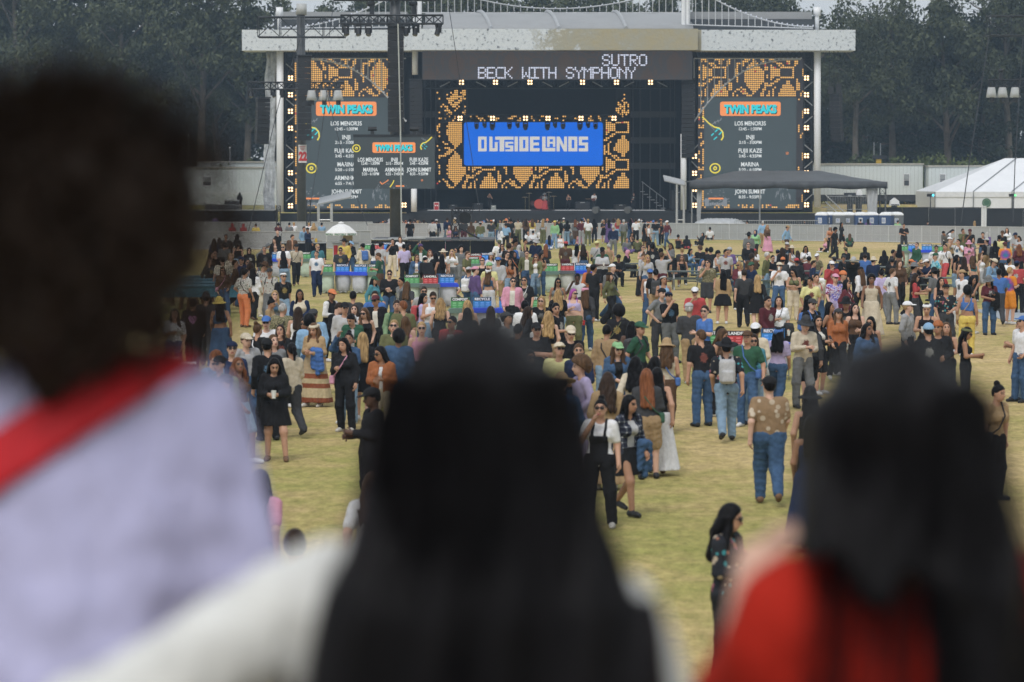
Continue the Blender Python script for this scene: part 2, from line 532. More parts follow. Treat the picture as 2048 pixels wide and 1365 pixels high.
# ================================================================ THE STAGE
SD = 284.0                                       # distance of the stage front
def sx(x, D=SD): return at(x, 354.5, D).x
def sz(y, D=SD): return at(1024, y, D).z

def fascia_mat():
    m, nt, b = new_mat('weathered_white_fascia')
    tc = N(nt, 'ShaderNodeTexCoord')
    sep = N(nt, 'ShaderNodeSeparateXYZ'); nt.links.new(tc.outputs['Object'], sep.inputs[0])
    sp = N(nt, 'ShaderNodeTexNoise', Scale=3.6, Detail=3.0, Roughness=0.5)
    nt.links.new(tc.outputs['Object'], sp.inputs['Vector'])
    rs = ramp(nt, [(0.42, (0.60, 0.635, 0.665)), (0.60, (0.54, 0.58, 0.62)), (0.655, (0.34, 0.37, 0.40)), (0.71, (0.12, 0.13, 0.15))])
    nt.links.new(sp.outputs['Fac'], rs.inputs[0])
    fl = N(nt, 'ShaderNodeTexNoise', Scale=0.55, Detail=8.0, Roughness=0.75)
    nt.links.new(tc.outputs['Object'], fl.inputs['Vector'])
    # flaked part: the pale sheet has come off towards the right of the middle length
    mr = N(nt, 'ShaderNodeMapRange'); mr.inputs['From Min'].default_value = -3.0; mr.inputs['From Max'].default_value = 10.0
    mr.inputs['To Min'].default_value = -0.30; mr.inputs['To Max'].default_value = 0.34
    nt.links.new(sep.outputs[0], mr.inputs['Value'])
    ad = N(nt, 'ShaderNodeMath', operation='ADD')
    nt.links.new(mr.outputs[0], ad.inputs[0]); nt.links.new(fl.outputs['Fac'], ad.inputs[1])
    gate = N(nt, 'ShaderNodeMath', operation='LESS_THAN'); gate.inputs[1].default_value = sx(1399)
    nt.links.new(sep.outputs[0], gate.inputs[0])
    mu = N(nt, 'ShaderNodeMath', operation='MULTIPLY')
    rr = ramp(nt, [(0.52, (0, 0, 0)), (0.60, (1, 1, 1))])
    nt.links.new(ad.outputs[0], rr.inputs[0])
    nt.links.new(rr.outputs[0], mu.inputs[0]); nt.links.new(gate.outputs[0], mu.inputs[1])
    cl2 = ramp(nt, [(0.40, (0.36, 0.315, 0.20)), (0.60, (0.33, 0.32, 0.26)), (0.66, (0.50, 0.53, 0.56))])
    nt.links.new(fl.outputs['Fac'], cl2.inputs[0])
    mx = N(nt, 'ShaderNodeMix', data_type='RGBA')
    nt.links.new(mu.outputs[0], mx.inputs[0]); nt.links.new(rs.outputs[0], mx.inputs[6]); nt.links.new(cl2.outputs[0], mx.inputs[7])
    nt.links.new(mx.outputs[2], b.inputs['Base Color'])
    b.inputs['Roughness'].default_value = 0.7
    bp = N(nt, 'ShaderNodeBump', Strength=0.4, Distance=0.1)
    nt.links.new(sp.outputs['Fac'], bp.inputs['Height']); nt.links.new(bp.outputs[0], b.inputs['Normal'])
    return m
FASCIA = fascia_mat()
TEXT = plain('textured_grey_curtain', (0.42, 0.44, 0.46), 0.85, var=0.45, scale=1.8, bump=0.8)

stage = thing('concert_stage', 'huge black concert stage with white fascia, pale roof and side columns', 'stage', (0, 0, 0))
G0 = -1.0
DK = sz(421, 288)                                # deck height
def sbox(x0, x1, y0, y1, D0, D1, name, mat, parent=stage, bevel=0):
    """front outline measured at D0, runs back to D1"""
    a_, b_ = at(x0, y1, D0), at(x1, y0, D0)
    return MB().span((a_.x, D0, a_.z), (b_.x, D1, b_.z)).build(name, mat, parent, bevel=bevel)

for (x0, x1, y0, y1, D0) in ((484, 822, 60, 101.5, 282), (822, 1396, 58, 100.5, 281.2), (1396, 1711, 60, 101.5, 282)):
    sbox(x0, x1, y0, y1, D0, D0 + 4, 'fascia', FASCIA)
# columns
for (x0, x1, y0, y1, D) in ((553, 567, 101.8, 424, 283.5), (1628, 1641.5, 101.8, 415, 283.5), (1361, 1373, 268, 420, 284.5), (822, 834, 373, 424, 284.5), (824, 836, 100, 150, 284)):
    a_, b_ = at((x0 + x1) / 2, y1, D), at((x0 + x1) / 2, y0, D)
    r_ = (sx(x1, D) - sx(x0, D)) / 2
    MB().tube(a_, b_, r_, n=14).build('column', PVC, stage, smooth=True)
for (x, y0, y1, r_) in ((559, 15, 60, .36), (1634, 15, 60, .36)):
    MB().tube(at(x, y1, 286.5), at(x, y0, 286.5), r_ * .6, n=10).tube(at(x, y0 + 17, 286.5), at(x, y0, 286.5), r_, n=14).build('column_cap', PVC, stage, smooth=True)
# main roof: a low curved canopy with seams, and two lower wings
def canopy(x0, x1, yf, yb, Df, Db, name, mat, sag=0.0, nx=24, ny=8):
    V, Q = [], []
    for j in range(ny + 1):
        t = j / ny
        D = Df + (Db - Df) * t
        zf, zb = at(1024, yf, Df).z, at(1024, yb, Db).z
        z = zf + (zb - zf) * math.sin(t * math.pi / 2) ** 0.9
        for i in range(nx + 1):
            u = i / nx
            xl, xr = sx(x0, Df), sx(x1, Df)
            V.append((xl + (xr - xl) * u + (0.6 if False else 0), D, z - sag * math.sin(u * 12.57) ** 2 * t))
    for j in range(ny):
        for i in range(nx):
            k = j * (nx + 1) + i
            Q.append((k, k + 1, k + nx + 2, k + nx + 1))
    o = link(name, np_mesh(name, V, Q), mat, stage)
    so = o.modifiers.new('thick', 'SOLIDIFY'); so.thickness = 0.12
    return o
ROOF = plain('pale_roof_vinyl', (0.29, 0.295, 0.30), 0.6, var=0.08, scale=0.25)
canopy(846, 1386, 57, 26, 285.3, 300, 'roof', ROOF, 0.12)
for xs_ in (962, 1098, 1232):                    # darker seams laid over the vinyl
    p0, p1 = at(xs_ + 20, 57.5, 285.25), at(xs_ - 6, 26, 300)
    pts = []
    for k in range(9):
        t = k / 8
        pts.append((p0.x + (p1.x - p0.x) * t, 285.25 + 14.75 * t, p0.z + (p1.z - p0.z) * math.sin(t * math.pi / 2) ** .9 + .06))
    MB().path(pts, 0.2, n=6).build('roof_seam', GREYPVC, stage)
for (x0, x1) in ((548, 822), (1378, 1632)):
    sbox(x0, x1, 39, 60, 288, 300, 'roof_wing', plain('dark_wing_panel', (0.05, 0.055, 0.06), .6))
    sbox(x0 + 2, x1 - 8, 24, 38.6, 288.5, 300.5, 'roof_wing_top', ROOF)
    a_, b_ = at(x1 - 8, 24, 288), at(x1 + 10, 38, 288)
# bays behind: dark boxes closing the wings, stage house and deck
sbox(569, 822, 101.8, 425, 286.8, 287.2, 'wing_backing', BLACKCLOTH)
sbox(1393, 1627, 101.8, 425, 286.8, 287.2, 'wing_backing', BLACKCLOTH)
bk = MB()
xl, xr = sx(822, 286), sx(1393, 286)
bk.span((xl - .2, 301, -1), (xr + .2, 301.4, sz(58)))            # back wall
bk.span((xl - .5, 287.3, -1), (xl - .2, 301, sz(62)))
bk.span((xr + .2, 287.3, -1), (xr + .5, 301, sz(62)))
bk.build('stage_house', BLACKCLOTH, stage)
MB().span((sx(828, 285.5), 285.5, DK - .25), (sx(1380, 285.5), 301, DK)).build('deck', plain('black_stage_deck', (.02, .021, .023), .5), stage)
MB().span((sx(560, 285), 285, G0), (sx(1640, 285), 285.3, DK - .26)).build('deck_skirt', plain('dark_skirt_cloth', (.022, .023, .026), .9), stage)
# dark inner wings: decks of scaffold seen inside the right and left bay
sc_ = MB()
for y in (223, 275, 326):
    sc_.span((sx(1262, 293), 293, sz(y + 12, 293)), (sx(1352, 293), 293.6, sz(y, 293)))
    sc_.span((sx(845, 293), 293, sz(y + 12, 293)), (sx(876, 293), 293.6, sz(y, 293)))
for x in (1266, 1280, 1300, 1320, 1340, 1349, 850, 862, 872):
    sc_.tube((sx(x, 293), 292.8, DK), (sx(x, 293), 292.8, sz(160, 293)), .06, n=5)
sc_.build('scaffold', plain('scaffold_dark', (.035, .036, .04), .6), stage)
tr_ = MB()
tr_.truss((sx(845), 289, sz(168, 289)), (sx(1350), 289, sz(168, 289)), .9, .05)
tr_.truss((sx(880), 292, sz(237, 292)), (sx(1250), 292, sz(237, 292)), .7, .04)
tr_.truss((sx(575), 284.8, sz(107)), (sx(822), 284.8, sz(107)), .6, .04); tr_.truss((sx(1385), 284.8, sz(107)), (sx(1622), 284.8, sz(107)), .6, .04)
for x in (577, 1618): tr_.truss((sx(x), 285.6, DK), (sx(x), 285.6, sz(103)), .75, .05)
tr_.truss((sx(1386), 285.6, DK), (sx(1386), 285.6, sz(103)), .5, .05)
tr_.build('rigging_truss', DARK, stage)
br = MB()
for k, y in enumerate((135, 171, 205, 240, 297, 330, 363, 396)):
    s_ = 1 if k % 2 else -1
    for x in (1617, 580, ):
        br.tube(at(x - 8, y + 7 * s_, 284.9), at(x + 8, y - 7 * s_, 284.9), .055, n=4)
    if y > 290: br.tube(at(1383, y - 7 * s_, 284.9), at(1396, y + 7 * s_, 284.9), .055, n=4)
for k, x in enumerate((890, 962, 1025, 1095, 1128, 1195, 1258, 1325)):
    s_ = 1 if k in (0, 2, 4, 6) else -1
    br.tube(at(x - 10, 169 + 5 * s_, 288.3), at(x + 10, 169 - 5 * s_, 288.3), .055, n=4)
br.build('truss_brace', plain('pale_brace', (.3, .31, .32), .5), stage)
# curtain hanging at the left end, ragged
cv = []
for j in range(22):
    z = sz(103 + (432 - 103) * j / 21, 284.4)
    for i in range(9):
        u = i / 8
        x = sx(533 - 7 * j / 21 + u * (20 + 3 * j / 21), 284.4)
        cv.append((x + .08 * math.sin(j * 1.3), 284.6 + .14 * math.sin(u * 19 + j * .25), z))
cq = [(j * 9 + i, j * 9 + i + 1, (j + 1) * 9 + i + 1, (j + 1) * 9 + i) for j in range(21) for i in range(8)]
co = link('side_curtain', np_mesh('side_curtain', cv, cq), TEXT, stage)
co.modifiers.new('thick', 'SOLIDIFY').thickness = .06
sbox(553, 570, 101.8, 424, 285.4, 285.8, 'side_drape', BLACKCLOTH)

# ---- amber dot pattern (a 34-wide repeat read off the screens)
TILE = {}
def dots_tile():
    t = np.zeros((19, 34), bool)
    def put(u, j):
        k = int(math.floor(u + .5)) % 34
        if 0 <= j < 19: t[j, k] = True
    def row(c, hw, j):
        n = int(round(hw * 2))
        for q in range(n): put(c - hw + .5 + q, j)
    for j, h in enumerate([.5, 1, 2, 2.5, 3.5, 4, 5, 5, 5, 5, 5, 5, 4, 3.5, 3, 2, 1, .5]): row(0, h, j)
    for j, h in zip(range(11, 19), [1, 1, 2.5, 3, 3.5, 4, 4.5, 4.5]): row(17, h, j)
    for q in range(-3, 4): put(17 + q, 4); put(17 + q, 9)
    for j in range(5, 9): put(13, j); put(20, j)
    for j, h in zip(range(3), [2.5, 1, 1]): row(17, h, j)
    for u, j0, j1 in ((8.6, 3, 10), (9.6, 4, 9), (10.6, 4, 8), (11.6, 5, 8), (12.4, 6, 7), (-9.4, 5, 8), (-8.4, 3, 11), (25.2, 5, 8)):
        for j in range(j0, j1 + 1): put(u, j)
    for pts in (((14, 9), (13, 10), (12, 10), (11, 11), (12, 11), (10, 12), (9, 12), (7, 12), (6, 12), (9, 13), (8, 13), (6, 13), (7, 13), (6, 14), (6, 15), (5, 15), (5, 16), (5, 17), (4, 17), (4, 18), (5, 18)),
                ((4, 0), (5, 0), (5, 1), (6, 2), (5, 2), (6, 3), (6, 4), (7, 4), (6, 5), (7, 5), (7, 8), (7, 9)),
                ((8, 0), (9, 0), (10, 0), (8, 1), (10, 1), (11, 1), (12, 2), (13, 2), (14, 2), (13, 3), (15, 3), (14, 4)),
                ((-2, 0), (-3, 0), (-4, 0), (-3, 1), (-5, 1), (-4, 1), (-5, 2), (-6, 2), (-7, 2), (-8, 2), (-5, 3), (-8, 3)),
                ((22, 0), (22, 1), (21, 1), (21, 2), (22, 2), (21, 3), (22, 10), (22, 11), (22, 12), (23, 12), (22, 13), (23, 14), (22, 14), (23, 15), (22, 15)),
                ((-6, 14), (-7, 15), (-8, 15), (-5, 15), (-4, 15), (-6, 16), (-5, 16), (-4, 16), (-9, 16), (-4, 17), (-3, 17), (-5, 17), (-3, 18), (-2, 18), (-1, 18), (-10, 17), (-10, 18), (-8, 18)),
                ((8, 16), (8, 17), (8, 18), (7, 18), (10, 15), (10, 16), (10, 17), (10, 18), (11, 14)),
                ((-11, 12), (-12, 12), (-11, 13))):
        for u, j in pts: put(u, j)
    return t
DT = dots_tile()

def dot_mesh(name, cells, pitch, rad, x0, z0, y, mats, parent, n=6, stretch=1.0):
    """cells: (col, row, material index); small lamp discs, each with depth, standing proud of the panel"""
    V, Q, T, mi = [], [], [], []
    c = np.array([(math.cos(2 * math.pi * i / n) * rad * stretch, math.sin(2 * math.pi * i / n) * rad) for i in range(n)])
    k = 0
    fs, vs = [], []
    for (i, j, m) in cells:
        cx, cz = x0 + i * pitch, z0 - j * pitch
        for (a_, b_) in c: vs.append((cx + a_, y, cz + b_))
        for (a_, b_) in c: vs.append((cx + a_, y + .03, cz + b_))
        fs.append((tuple(range(k, k + n)), m))
        for q in range(n): fs.append(((k + q, k + n + q, k + n + (q + 1) % n, k + (q + 1) % n), m))
        k += 2 * n
    me = bpy.data.meshes.new(name)
    me.from_pydata(vs, [], [f for f, m in fs])
    me.polygons.foreach_set('material_index', [m for f, m in fs])
    return link(name, me, mats, parent)

AMBER = glow('amber_lamp', (0.86, 0.46, 0.12), 0.80)
REDL = glow('red_lamp', (0.6, 0.05, 0.04), 0.7)
DIMA = glow('dim_amber_lamp', (0.16, 0.09, 0.05), 0.36)
PANEL = glow('screen_panel', (0.045, 0.060, 0.064), 0.85, (0.015, 0.016, 0.018))
PANEL2 = glow('screen_dark_panel', (0.030, 0.028, 0.030), 0.8, (0.015, 0.015, 0.016))
PANEL3 = glow('header_panel', (0.036, 0.034, 0.036), 0.7, (0.02, 0.02, 0.02))
TXT = glow('screen_white', (0.70, 0.74, 0.74), 0.75)
ORANGE = glow('screen_orange', (0.80, 0.26, 0.08), 0.85)
TEAL = glow('screen_teal', (0.03, 0.50, 0.55), 0.9)
YEL = glow('screen_yellow', (0.72, 0.60, 0.06), 0.85)
INK = glow('screen_ink', (0.012, 0.02, 0.022), 0.6)
GREYL = glow('screen_grey', (0.22, 0.24, 0.26), 0.7)
BLUE = glow('screen_blue', (0.0, 0.105, 0.56), 0.9, (.004, .006, .01))
LOGO = glow('screen_pale_grey', (0.50, 0.49, 0.46), 0.9)
DOTW = glow('white_dot', (0.62, 0.66, 0.80), 0.85)

def text_mesh(lines, y, name, mat, parent, bold=0.03):
    """lines: (words, x centre, z of the middle of the capitals, capital height, width or None)"""
    V, F = [], []
    for (s, cx, cz, hgt, wid) in lines:
        cu = bpy.data.curves.new('t', 'FONT'); cu.body = s; cu.align_x = 'CENTER'; cu.size = 1.0; cu.offset = bold; cu.resolution_u = 3
        o = bpy.data.objects.new('t', cu)
        me = o.to_mesh()
        co = np.array([v.co[:2] for v in me.vertices])
        if len(co):
            x0, x1, z0, z1 = co[:, 0].min(), co[:, 0].max(), co[:, 1].min(), co[:, 1].max()
            k = hgt / 0.73
            kx = k if wid is None else wid / (x1 - x0)
            n = len(V)
            for (a_, b_) in co: V.append((cx + (a_ - (x0 + x1) / 2) * kx, y, cz + (b_ - 0.365) * k))
            for p in me.polygons: F.append([i + n for i in p.vertices])
        o.to_mesh_clear(); bpy.data.objects.remove(o); bpy.data.curves.remove(cu)
    me = bpy.data.meshes.new(name); me.from_pydata(V, [], F)
    o = link(name, me, mat, parent)
    return o

def rrect(x0, z0, x1, z1, r, n=5):
    pts = []
    for (cx, cz, a0) in ((x1 - r, z0 + r, -90), (x1 - r, z1 - r, 0), (x0 + r, z1 - r, 90), (x0 + r, z0 + r, 180)):
        for i in range(n + 1):
            t = R(a0 + 90 * i / n); pts.append((cx + r * math.cos(t), cz + r * math.sin(t)))
    return pts

SCHED = [('LOS MENOR3S', '12:45 - 1:30PM'), ('INJI', '2:15 - 3:00PM'), ('FUJII KAZE', '3:45 - 4:35PM'), ('MARINA', '5:20 - 6:10PM'), ('ARMNHMR', '6:55 - 7:45PM'), ('JOHN SUMMIT', '8:35 - 9:55PM')]

def banner(cx, cz, w_, h_, y, scr):
    MB().prism(rrect(cx - w_ / 2, cz - h_ / 2, cx + w_ / 2, cz + h_ / 2, h_ * .16), y, y + .02).build('banner', ORANGE, scr)
    text_mesh([('TWIN PEAKS', cx + w_ * .012, cz - h_ * .05, h_ * .56, w_ * .87)], y - .012, 'banner_shadow', INK, scr, 0.075)
    text_mesh([('TWIN PEAKS', cx, cz, h_ * .56, w_ * .87)], y - .024, 'banner_lettering', TEAL, scr, 0.06)

def guitar(cx, cz, k, y, scr, flip=1):
    """yellow-edged teal doodle and pale twig"""
    f = flip
    mb = MB()
    pts = [(-.9, 1.0), (-.45, .55), (-.05, .28), (.28, .22), (.52, -.05), (.55, -.4), (.42, -.62)]
    mb.path([(cx + f * a_ * k, y, cz + b_ * k) for a_, b_ in pts], .035 * k + .02, n=4)
    mb.build('doodle_edge', YEL, scr)
    mb = MB()
    for (a_, b_, c_, d_) in ((-.02, -.05, .15, .1), (-.28, -.3, -.1, -.15), (.25, -.25, .48, .0), (-.1, -.58, .12, -.38), (.1, .2, .4, .12)):
        mb.tube((cx + f * a_ * k, y, cz + b_ * k), (cx + f * c_ * k, y, cz + d_ * k), .04 * k, n=4)
    mb.build('doodle_strings', TEAL, scr)
    mb = MB()
    mb.path([(cx + f * a_ * k, y, cz + b_ * k) for a_, b_ in ((-.85, .9), (-.3, .35), (-.05, .05))], .02 * k, n=4)
    mb.path([(cx + f * a_ * k, y, cz + b_ * k) for a_, b_ in ((-.2, .5), (.1, .68), (.42, .78))], .02 * k, n=4)
    for q in range(6):
        a_ = -.2 + q * .11
        mb.tube((cx + f * a_ * k, y, cz + (.5 + q * .055) * k), (cx + f * (a_ + (.07 if q % 2 else -.02)) * k, y, cz + (.5 + q * .055 + (.14 if q % 2 else -.12)) * k), .028 * k, n=4)
    mb.build('doodle_twig', GREYL, scr)

def ring(cx, cz, r_, y, scr, mat):
    mb = MB()
    n = 18
    mb.path([(cx + r_ * math.cos(2 * math.pi * i / n), y, cz + r_ * .92 * math.sin(2 * math.pi * i / n)) for i in range(n + 1)], r_ * .13, n=4)
    mb.path([(cx + r_ * .3 * math.cos(2 * math.pi * i / 8), y, cz + r_ * .3 * math.sin(2 * math.pi * i / 8)) for i in range(9)], r_ * .13, n=4)
    mb.build('doodle_eye', mat, scr)

def murk(cx, cz, w_, h_, y, scr, seed, mat=GREYL, n=60):
    """grainy grey picture pieces at the foot of the poster"""
    r_ = random.Random(seed); mb = MB()
    for i in range(n):
        a_ = r_.uniform(-1, 1); t = r_.random()
        hh = (1 - abs(a_) ** 2) * h_
        x, z = cx + a_ * w_ / 2, cz + t * hh
        q = r_.uniform(.05, .13) * w_ / 2.2
        mb.box((x, y, z), (q, .02, q * r_.uniform(.3, .8)), rx=0)
    mb.build('poster_grain', mat, scr)

def side_screen(px0, px1, pcx, name_label, seed, red):
    """tall LED screen: amber dots round a grey schedule panel"""
    scr = thing('video_screen', name_label, 'screen', (0, 0, 0), 0, 'tall video screens beside the stage opening')
    Y = 286.2
    X0, X1, Z0, Z1 = sx(px0, Y), sx(px1, Y), sz(420, Y), sz(117, Y)
    MB().span((X0, Y, Z0), (X1, Y + .35, Z1)).build('backing', PANEL2, scr)
    pa, pb = sx(pcx - 92, Y), sx(pcx + 92, Y)
    MB().span((pa, Y - .03, sz(417, Y)), (pb, Y - .005, sz(195.5, Y))).build('schedule_panel', PANEL, scr)
    pitch = sx(1003.98, Y) - sx(1000, Y)
    nc = int((X1 - X0) / pitch); nr = int((Z1 - Z0) / pitch)
    rr = random.Random(seed)
    cells = []
    ia, ib = (pa - X0) / pitch, (pb - X0) / pitch
    for j in range(nr):
        for i in range(nc):
            zc = Z1 - .12 - j * pitch
            inside = ia - .6 < i < ib + .1 and zc < sz(195, Y) + .1
            bottom = zc < sz(408, Y)
            jj = j % 21
            on = DT[jj, (i - red) % 34] if jj < 19 else (rr.random() < .3)
            if inside and not bottom: continue
            if bottom: on = (rr.random() < .55 and (i // 4 + seed) % 3 != 0)
            if on: cells.append((i, j, 1 if rr.random() < .015 else 0))
    # the band inside the panel foot
    dot_mesh('amber_dots', cells, pitch, pitch * .44, X0 + pitch * .5, Z1 - .12, Y - .07, [AMBER, REDL], scr)
    c = sx(pcx, Y)
    banner(c, sz(218, Y), sx(pcx + 60.5, Y) - sx(pcx - 60.5, Y), sz(204, Y) - sz(232.5, Y), Y - .06, scr)
    L = []
    ys_ = [(247, 258), (274.5, 285), (301.5, 312.2), (328.8, 339.5), (356, 367), (383.2, 394)]
    wd = [62, 16, 47, 36, 48, 61]
    for (a_, b_), (na, ti), ww in zip(ys_, SCHED, wd):
        L.append((na, c, sz(a_, Y), .43, (sx(pcx + ww / 2, Y) - sx(pcx - ww / 2, Y))))
        L.append((ti, c, sz(b_, Y), .31, (sx(pcx + 22.5, Y) - sx(pcx - 22.5, Y))))
    text_mesh(L, Y - .06, 'schedule_lettering', TXT, scr, 0.02)
    guitar(sx(pcx - 70, Y), sz(263, Y), 1.45, Y - .06, scr)
    ring(sx(pcx - 70, Y), sz(337, Y), .5, Y - .06, scr, YEL)
    ring(sx(pcx + 74, Y), sz(307, Y), .13, Y - .06, scr, ORANGE)
    murk(sx(pcx - 65, Y), sz(404, Y), 2.9, 1.5, Y - .06, scr, seed + 1, plain('poster_dim_grey', (.1, .1, .1)) if False else GREYL, 45)
    MB().box((sx(pcx - 68, Y), Y - .075, sz(397.5, Y)), (1.5, .02, .16)).build('poster_roof', ORANGE, scr)
    mb = MB()                                     # two pale pillars with a row of blobs
    for dx in (-86, -50): mb.box((sx(pcx + dx, Y), Y - .072, sz(405, Y)), (.42, .02, .8))
    for q in range(6): mb.box((sx(pcx - 79 + q * 4.6, Y), Y - .072, sz(409 - (q % 2), Y)), (.2, .02, .3))
    mb.build('poster_pillars', GREYL, scr)
    mb = MB()                                     # streaky head shape
    r2 = random.Random(seed + 9)
    for q in range(26):
        a_ = r2.uniform(-1, 1)
        x = sx(pcx + 66, Y) + a_ * .75; z = sz(396, Y) + r2.uniform(-.2, 1.25) * (1.1 - a_ * a_)
        mb.box((x, Y - .06, z), (.05, .02, r2.uniform(.15, .5)), rx=0)
    mb.build('poster_streaks', GREYL, scr)
    return scr
side_screen(590, 800, 693, 'tall video schedule screen left of the stage opening, partly behind the masts', 3, 8)
side_screen(1396, 1607, 1500, 'tall video schedule screen right of the stage opening, above the dark tent', 8, 27)

# ---- header sign with white dot letters
hd = thing('dot_matrix_sign', 'long dim header display with white dot letters above the stage opening', 'sign')
HY = 283.0
MB().span((sx(845, HY), HY, sz(160, HY)), (sx(1384, HY), HY + .5, sz(101, HY))).build('housing', PANEL3, hd)
pitch = sx(1003.2, HY) - sx(1000, HY)
cells = []
for j in range(17):
    for i in range(165):
        jj = (j + 1) % 19
        if DT[jj, (i - 20) % 34]: cells.append((i, j, 0))
dot_mesh('amber_pattern', cells, pitch, pitch * .42, sx(848, HY), sz(105, HY), HY - .03, [DIMA], hd)
F57 = {'S': ('01110', '10001', '10000', '01110', '00001', '10001', '01110'), 'U': ('10001',) * 6 + ('01110',), 'T': ('11111',) + ('00100',) * 6,
       'R': ('11110', '10001', '10001', '11110', '10100', '10010', '10001'), 'O': ('01110',) + ('10001',) * 5 + ('01110',),
       'B': ('11110', '10001', '10001', '11110', '10001', '10001', '11110'), 'E': ('11111', '10000', '10000', '11110', '10000', '10000', '11111'),
       'C': ('01111', '10000', '10000', '10000', '10000', '10000', '01111'), 'K': ('10001', '10010', '10100', '11000', '10100', '10010', '10001'),
       'W': ('10001', '10001', '10001', '10101', '10101', '11011', '10001'), 'I': ('11111', '00100', '00100', '00100', '00100', '00100', '11111'),
       'H': ('10001', '10001', '10001', '11111', '10001', '10001', '10001'), 'Y': ('10001', '10001', '01010', '00100', '00100', '00100', '00100'),
       'M': ('10001', '11011', '10101', '10001', '10001', '10001', '10001'), 'P': ('11110', '10001', '10001', '11110', '10000', '10000', '10000'),
       'N': ('10001', '11001', '10101', '10011', '10001', '10001', '10001'), ' ': ('00000',) * 7}
cells = []
wp = sx(1003.3, HY) - sx(1000, HY)
def dotword(s, px0, py0, adv):
    for q, ch in enumerate(s):
        for j, rw in enumerate(F57[ch]):
            for i, b_ in enumerate(rw):
                if b_ == '1': cells.append(((px0 - 848 + q * adv + i * 3.35) / 3.3, (py0 - 105 + j * 3.35) / 3.3, 0))
dotword('SUTRO', 1205, 110.5, 18.4)
dotword('BECK WITH SYMPHONY', 957.5, 135.8, 17.55)
dot_mesh('dot_letters', cells, wp, wp * .50, sx(848, HY), sz(105, HY), HY - .06, [DOTW], hd)

# ---- back wall LED with the blue panel
bl = thing('video_screen', 'wide rear video wall of amber dots with a blue lettered panel', 'screen')
BY = 297.0
MB().span((sx(873, BY), BY, sz(380, BY)), (sx(1262, BY), BY + .4, sz(178, BY))).build('backing', plain('led_black', (.012, .012, .014), .7), bl)
pitch = sx(1003.93, BY) - sx(1000, BY)
cells = []
rr = random.Random(4)
for j in range(50):
    for i in range(98):
        jj = (j + 7) % 19
        px, py = 875 + i * 3.93, 182 + j * 3.93
        on = DT[jj, (i - 9) % 34]
        if 925 < px < 1208 and 242 < py < 333: continue
        if 933 < px < 1232 and py < 230: continue
        if px < 895 and rr.random() < .35: on = False
        if py < 243 and rr.random() < .35: on = False
        if on: cells.append((i, j, 1 if rr.random() < .012 else 0))
dot_mesh('amber_dots', cells, pitch, pitch * .45, sx(875, BY), sz(182, BY), BY - .04, [AMBER, REDL], bl)
MB().span((sx(936, BY - 2), BY - 2.2, sz(231, BY - 2)), (sx(1231, BY - 2), BY - 2, sz(176, BY - 2))).build('dark_border', BLACKCLOTH, bl)
MB().prism(rrect(sx(928, BY), sz(331.5, BY), sx(1205.5, BY), sz(245, BY), .25), BY - .1, BY - .02).build('blue_panel', BLUE, bl)
# chunky block letters: (x0, x1, y0, y1) pieces in a 900 x 120 box
LET = [(0, 70, 0, 24), (0, 70, 96, 120), (0, 26, 20, 100), (50, 70, 20, 100),                         # O
       (92, 118, 0, 120), (92, 160, 94, 120), (136, 160, 44, 120), (138, 212, 44, 46),                # U
       (140, 290, 0, 26), (176, 214, 20, 120),                                                         # T
       (222, 288, 42, 58), (222, 246, 42, 86), (222, 288, 72, 90), (262, 288, 72, 120), (222, 288, 104, 120),   # S
       (298, 326, 0, 120),                                                                             # I
       (337, 368, 0, 120), (337, 412, 0, 26), (337, 412, 94, 120), (386, 412, 10, 110),                # D
       (424, 452, 0, 120), (424, 503, 0, 26), (424, 498, 48, 72), (424, 503, 94, 120),                 # E
       (524, 552, 0, 120), (524, 632, 92, 120),                                                        # L
       (564, 586, 0, 84), (564, 632, 0, 22), (612, 632, 0, 84), (564, 632, 42, 58),                    # A
       (642, 668, 0, 120), (704, 728, 0, 120),                                                         # N
       (738, 766, 0, 120), (738, 812, 0, 26), (738, 812, 94, 120), (788, 812, 10, 110),                # D
       (824, 900, 0, 26), (824, 850, 0, 68), (824, 900, 48, 72), (874, 900, 56, 120), (824, 900, 94, 120)]     # S
mb = MB()
lx, lz = sx(956.3, BY), sz(273.7, BY)
k = (sx(1176, BY) - lx) / 900; kz = (lz - sz(303.2, BY)) / 120
for q, (a_, b_, c_, d_) in enumerate(LET):
    yy = BY - .125 - .0006 * q
    mb.span((lx + a_ * k, yy, lz - d_ * kz), (lx + b_ * k, yy + .02, lz - c_ * kz))
mb.prism([(lx + 642 * k, lz - 0), (lx + 668 * k, lz), (lx + 728 * k, lz - 120 * kz), (lx + 702 * k, lz - 120 * kz)][::-1], BY - .155, BY - .13)
mb.build('lettering', LOGO, bl)

# ---- four-lamp blinders
LAMP = glow('warm_lamp_lens', (1.0, 0.66, 0.34), 2.6)
LAMPD = glow('unlit_lens', (0.05, 0.05, 0.05), 1.0)
bmb = MB(); bmb.box((0, .1, 0), (.62, .18, .62)); BODY = bmb.build('housing', BLACK); BODYM = BODY.data; bpy.data.objects.remove(BODY)
lmb = MB()
for dx in (-.14, .14):
    for dz in (-.14, .14): lmb.tube((dx, -.04, dz), (dx, .012, dz), .10, n=10)
LO = lmb.build('lamps', LAMP); LOM = LO.data; bpy.data.objects.remove(LO)
def blinder(x, y, D, label, group):
    t = thing('blinder_light', label, 'light', at(x, y, D), 0, group)
    link('housing', BODYM, [], t); link('lamps', LOM, [], t)
ORD = ['first', 'second', 'third', 'fourth', 'fifth', 'sixth', 'seventh', 'eighth', 'ninth', 'tenth', 'eleventh', 'twelfth', 'thirteenth', 'fourteenth', 'fifteenth', 'sixteenth', 'seventeenth', 'eighteenth', 'nineteenth', 'twentieth']
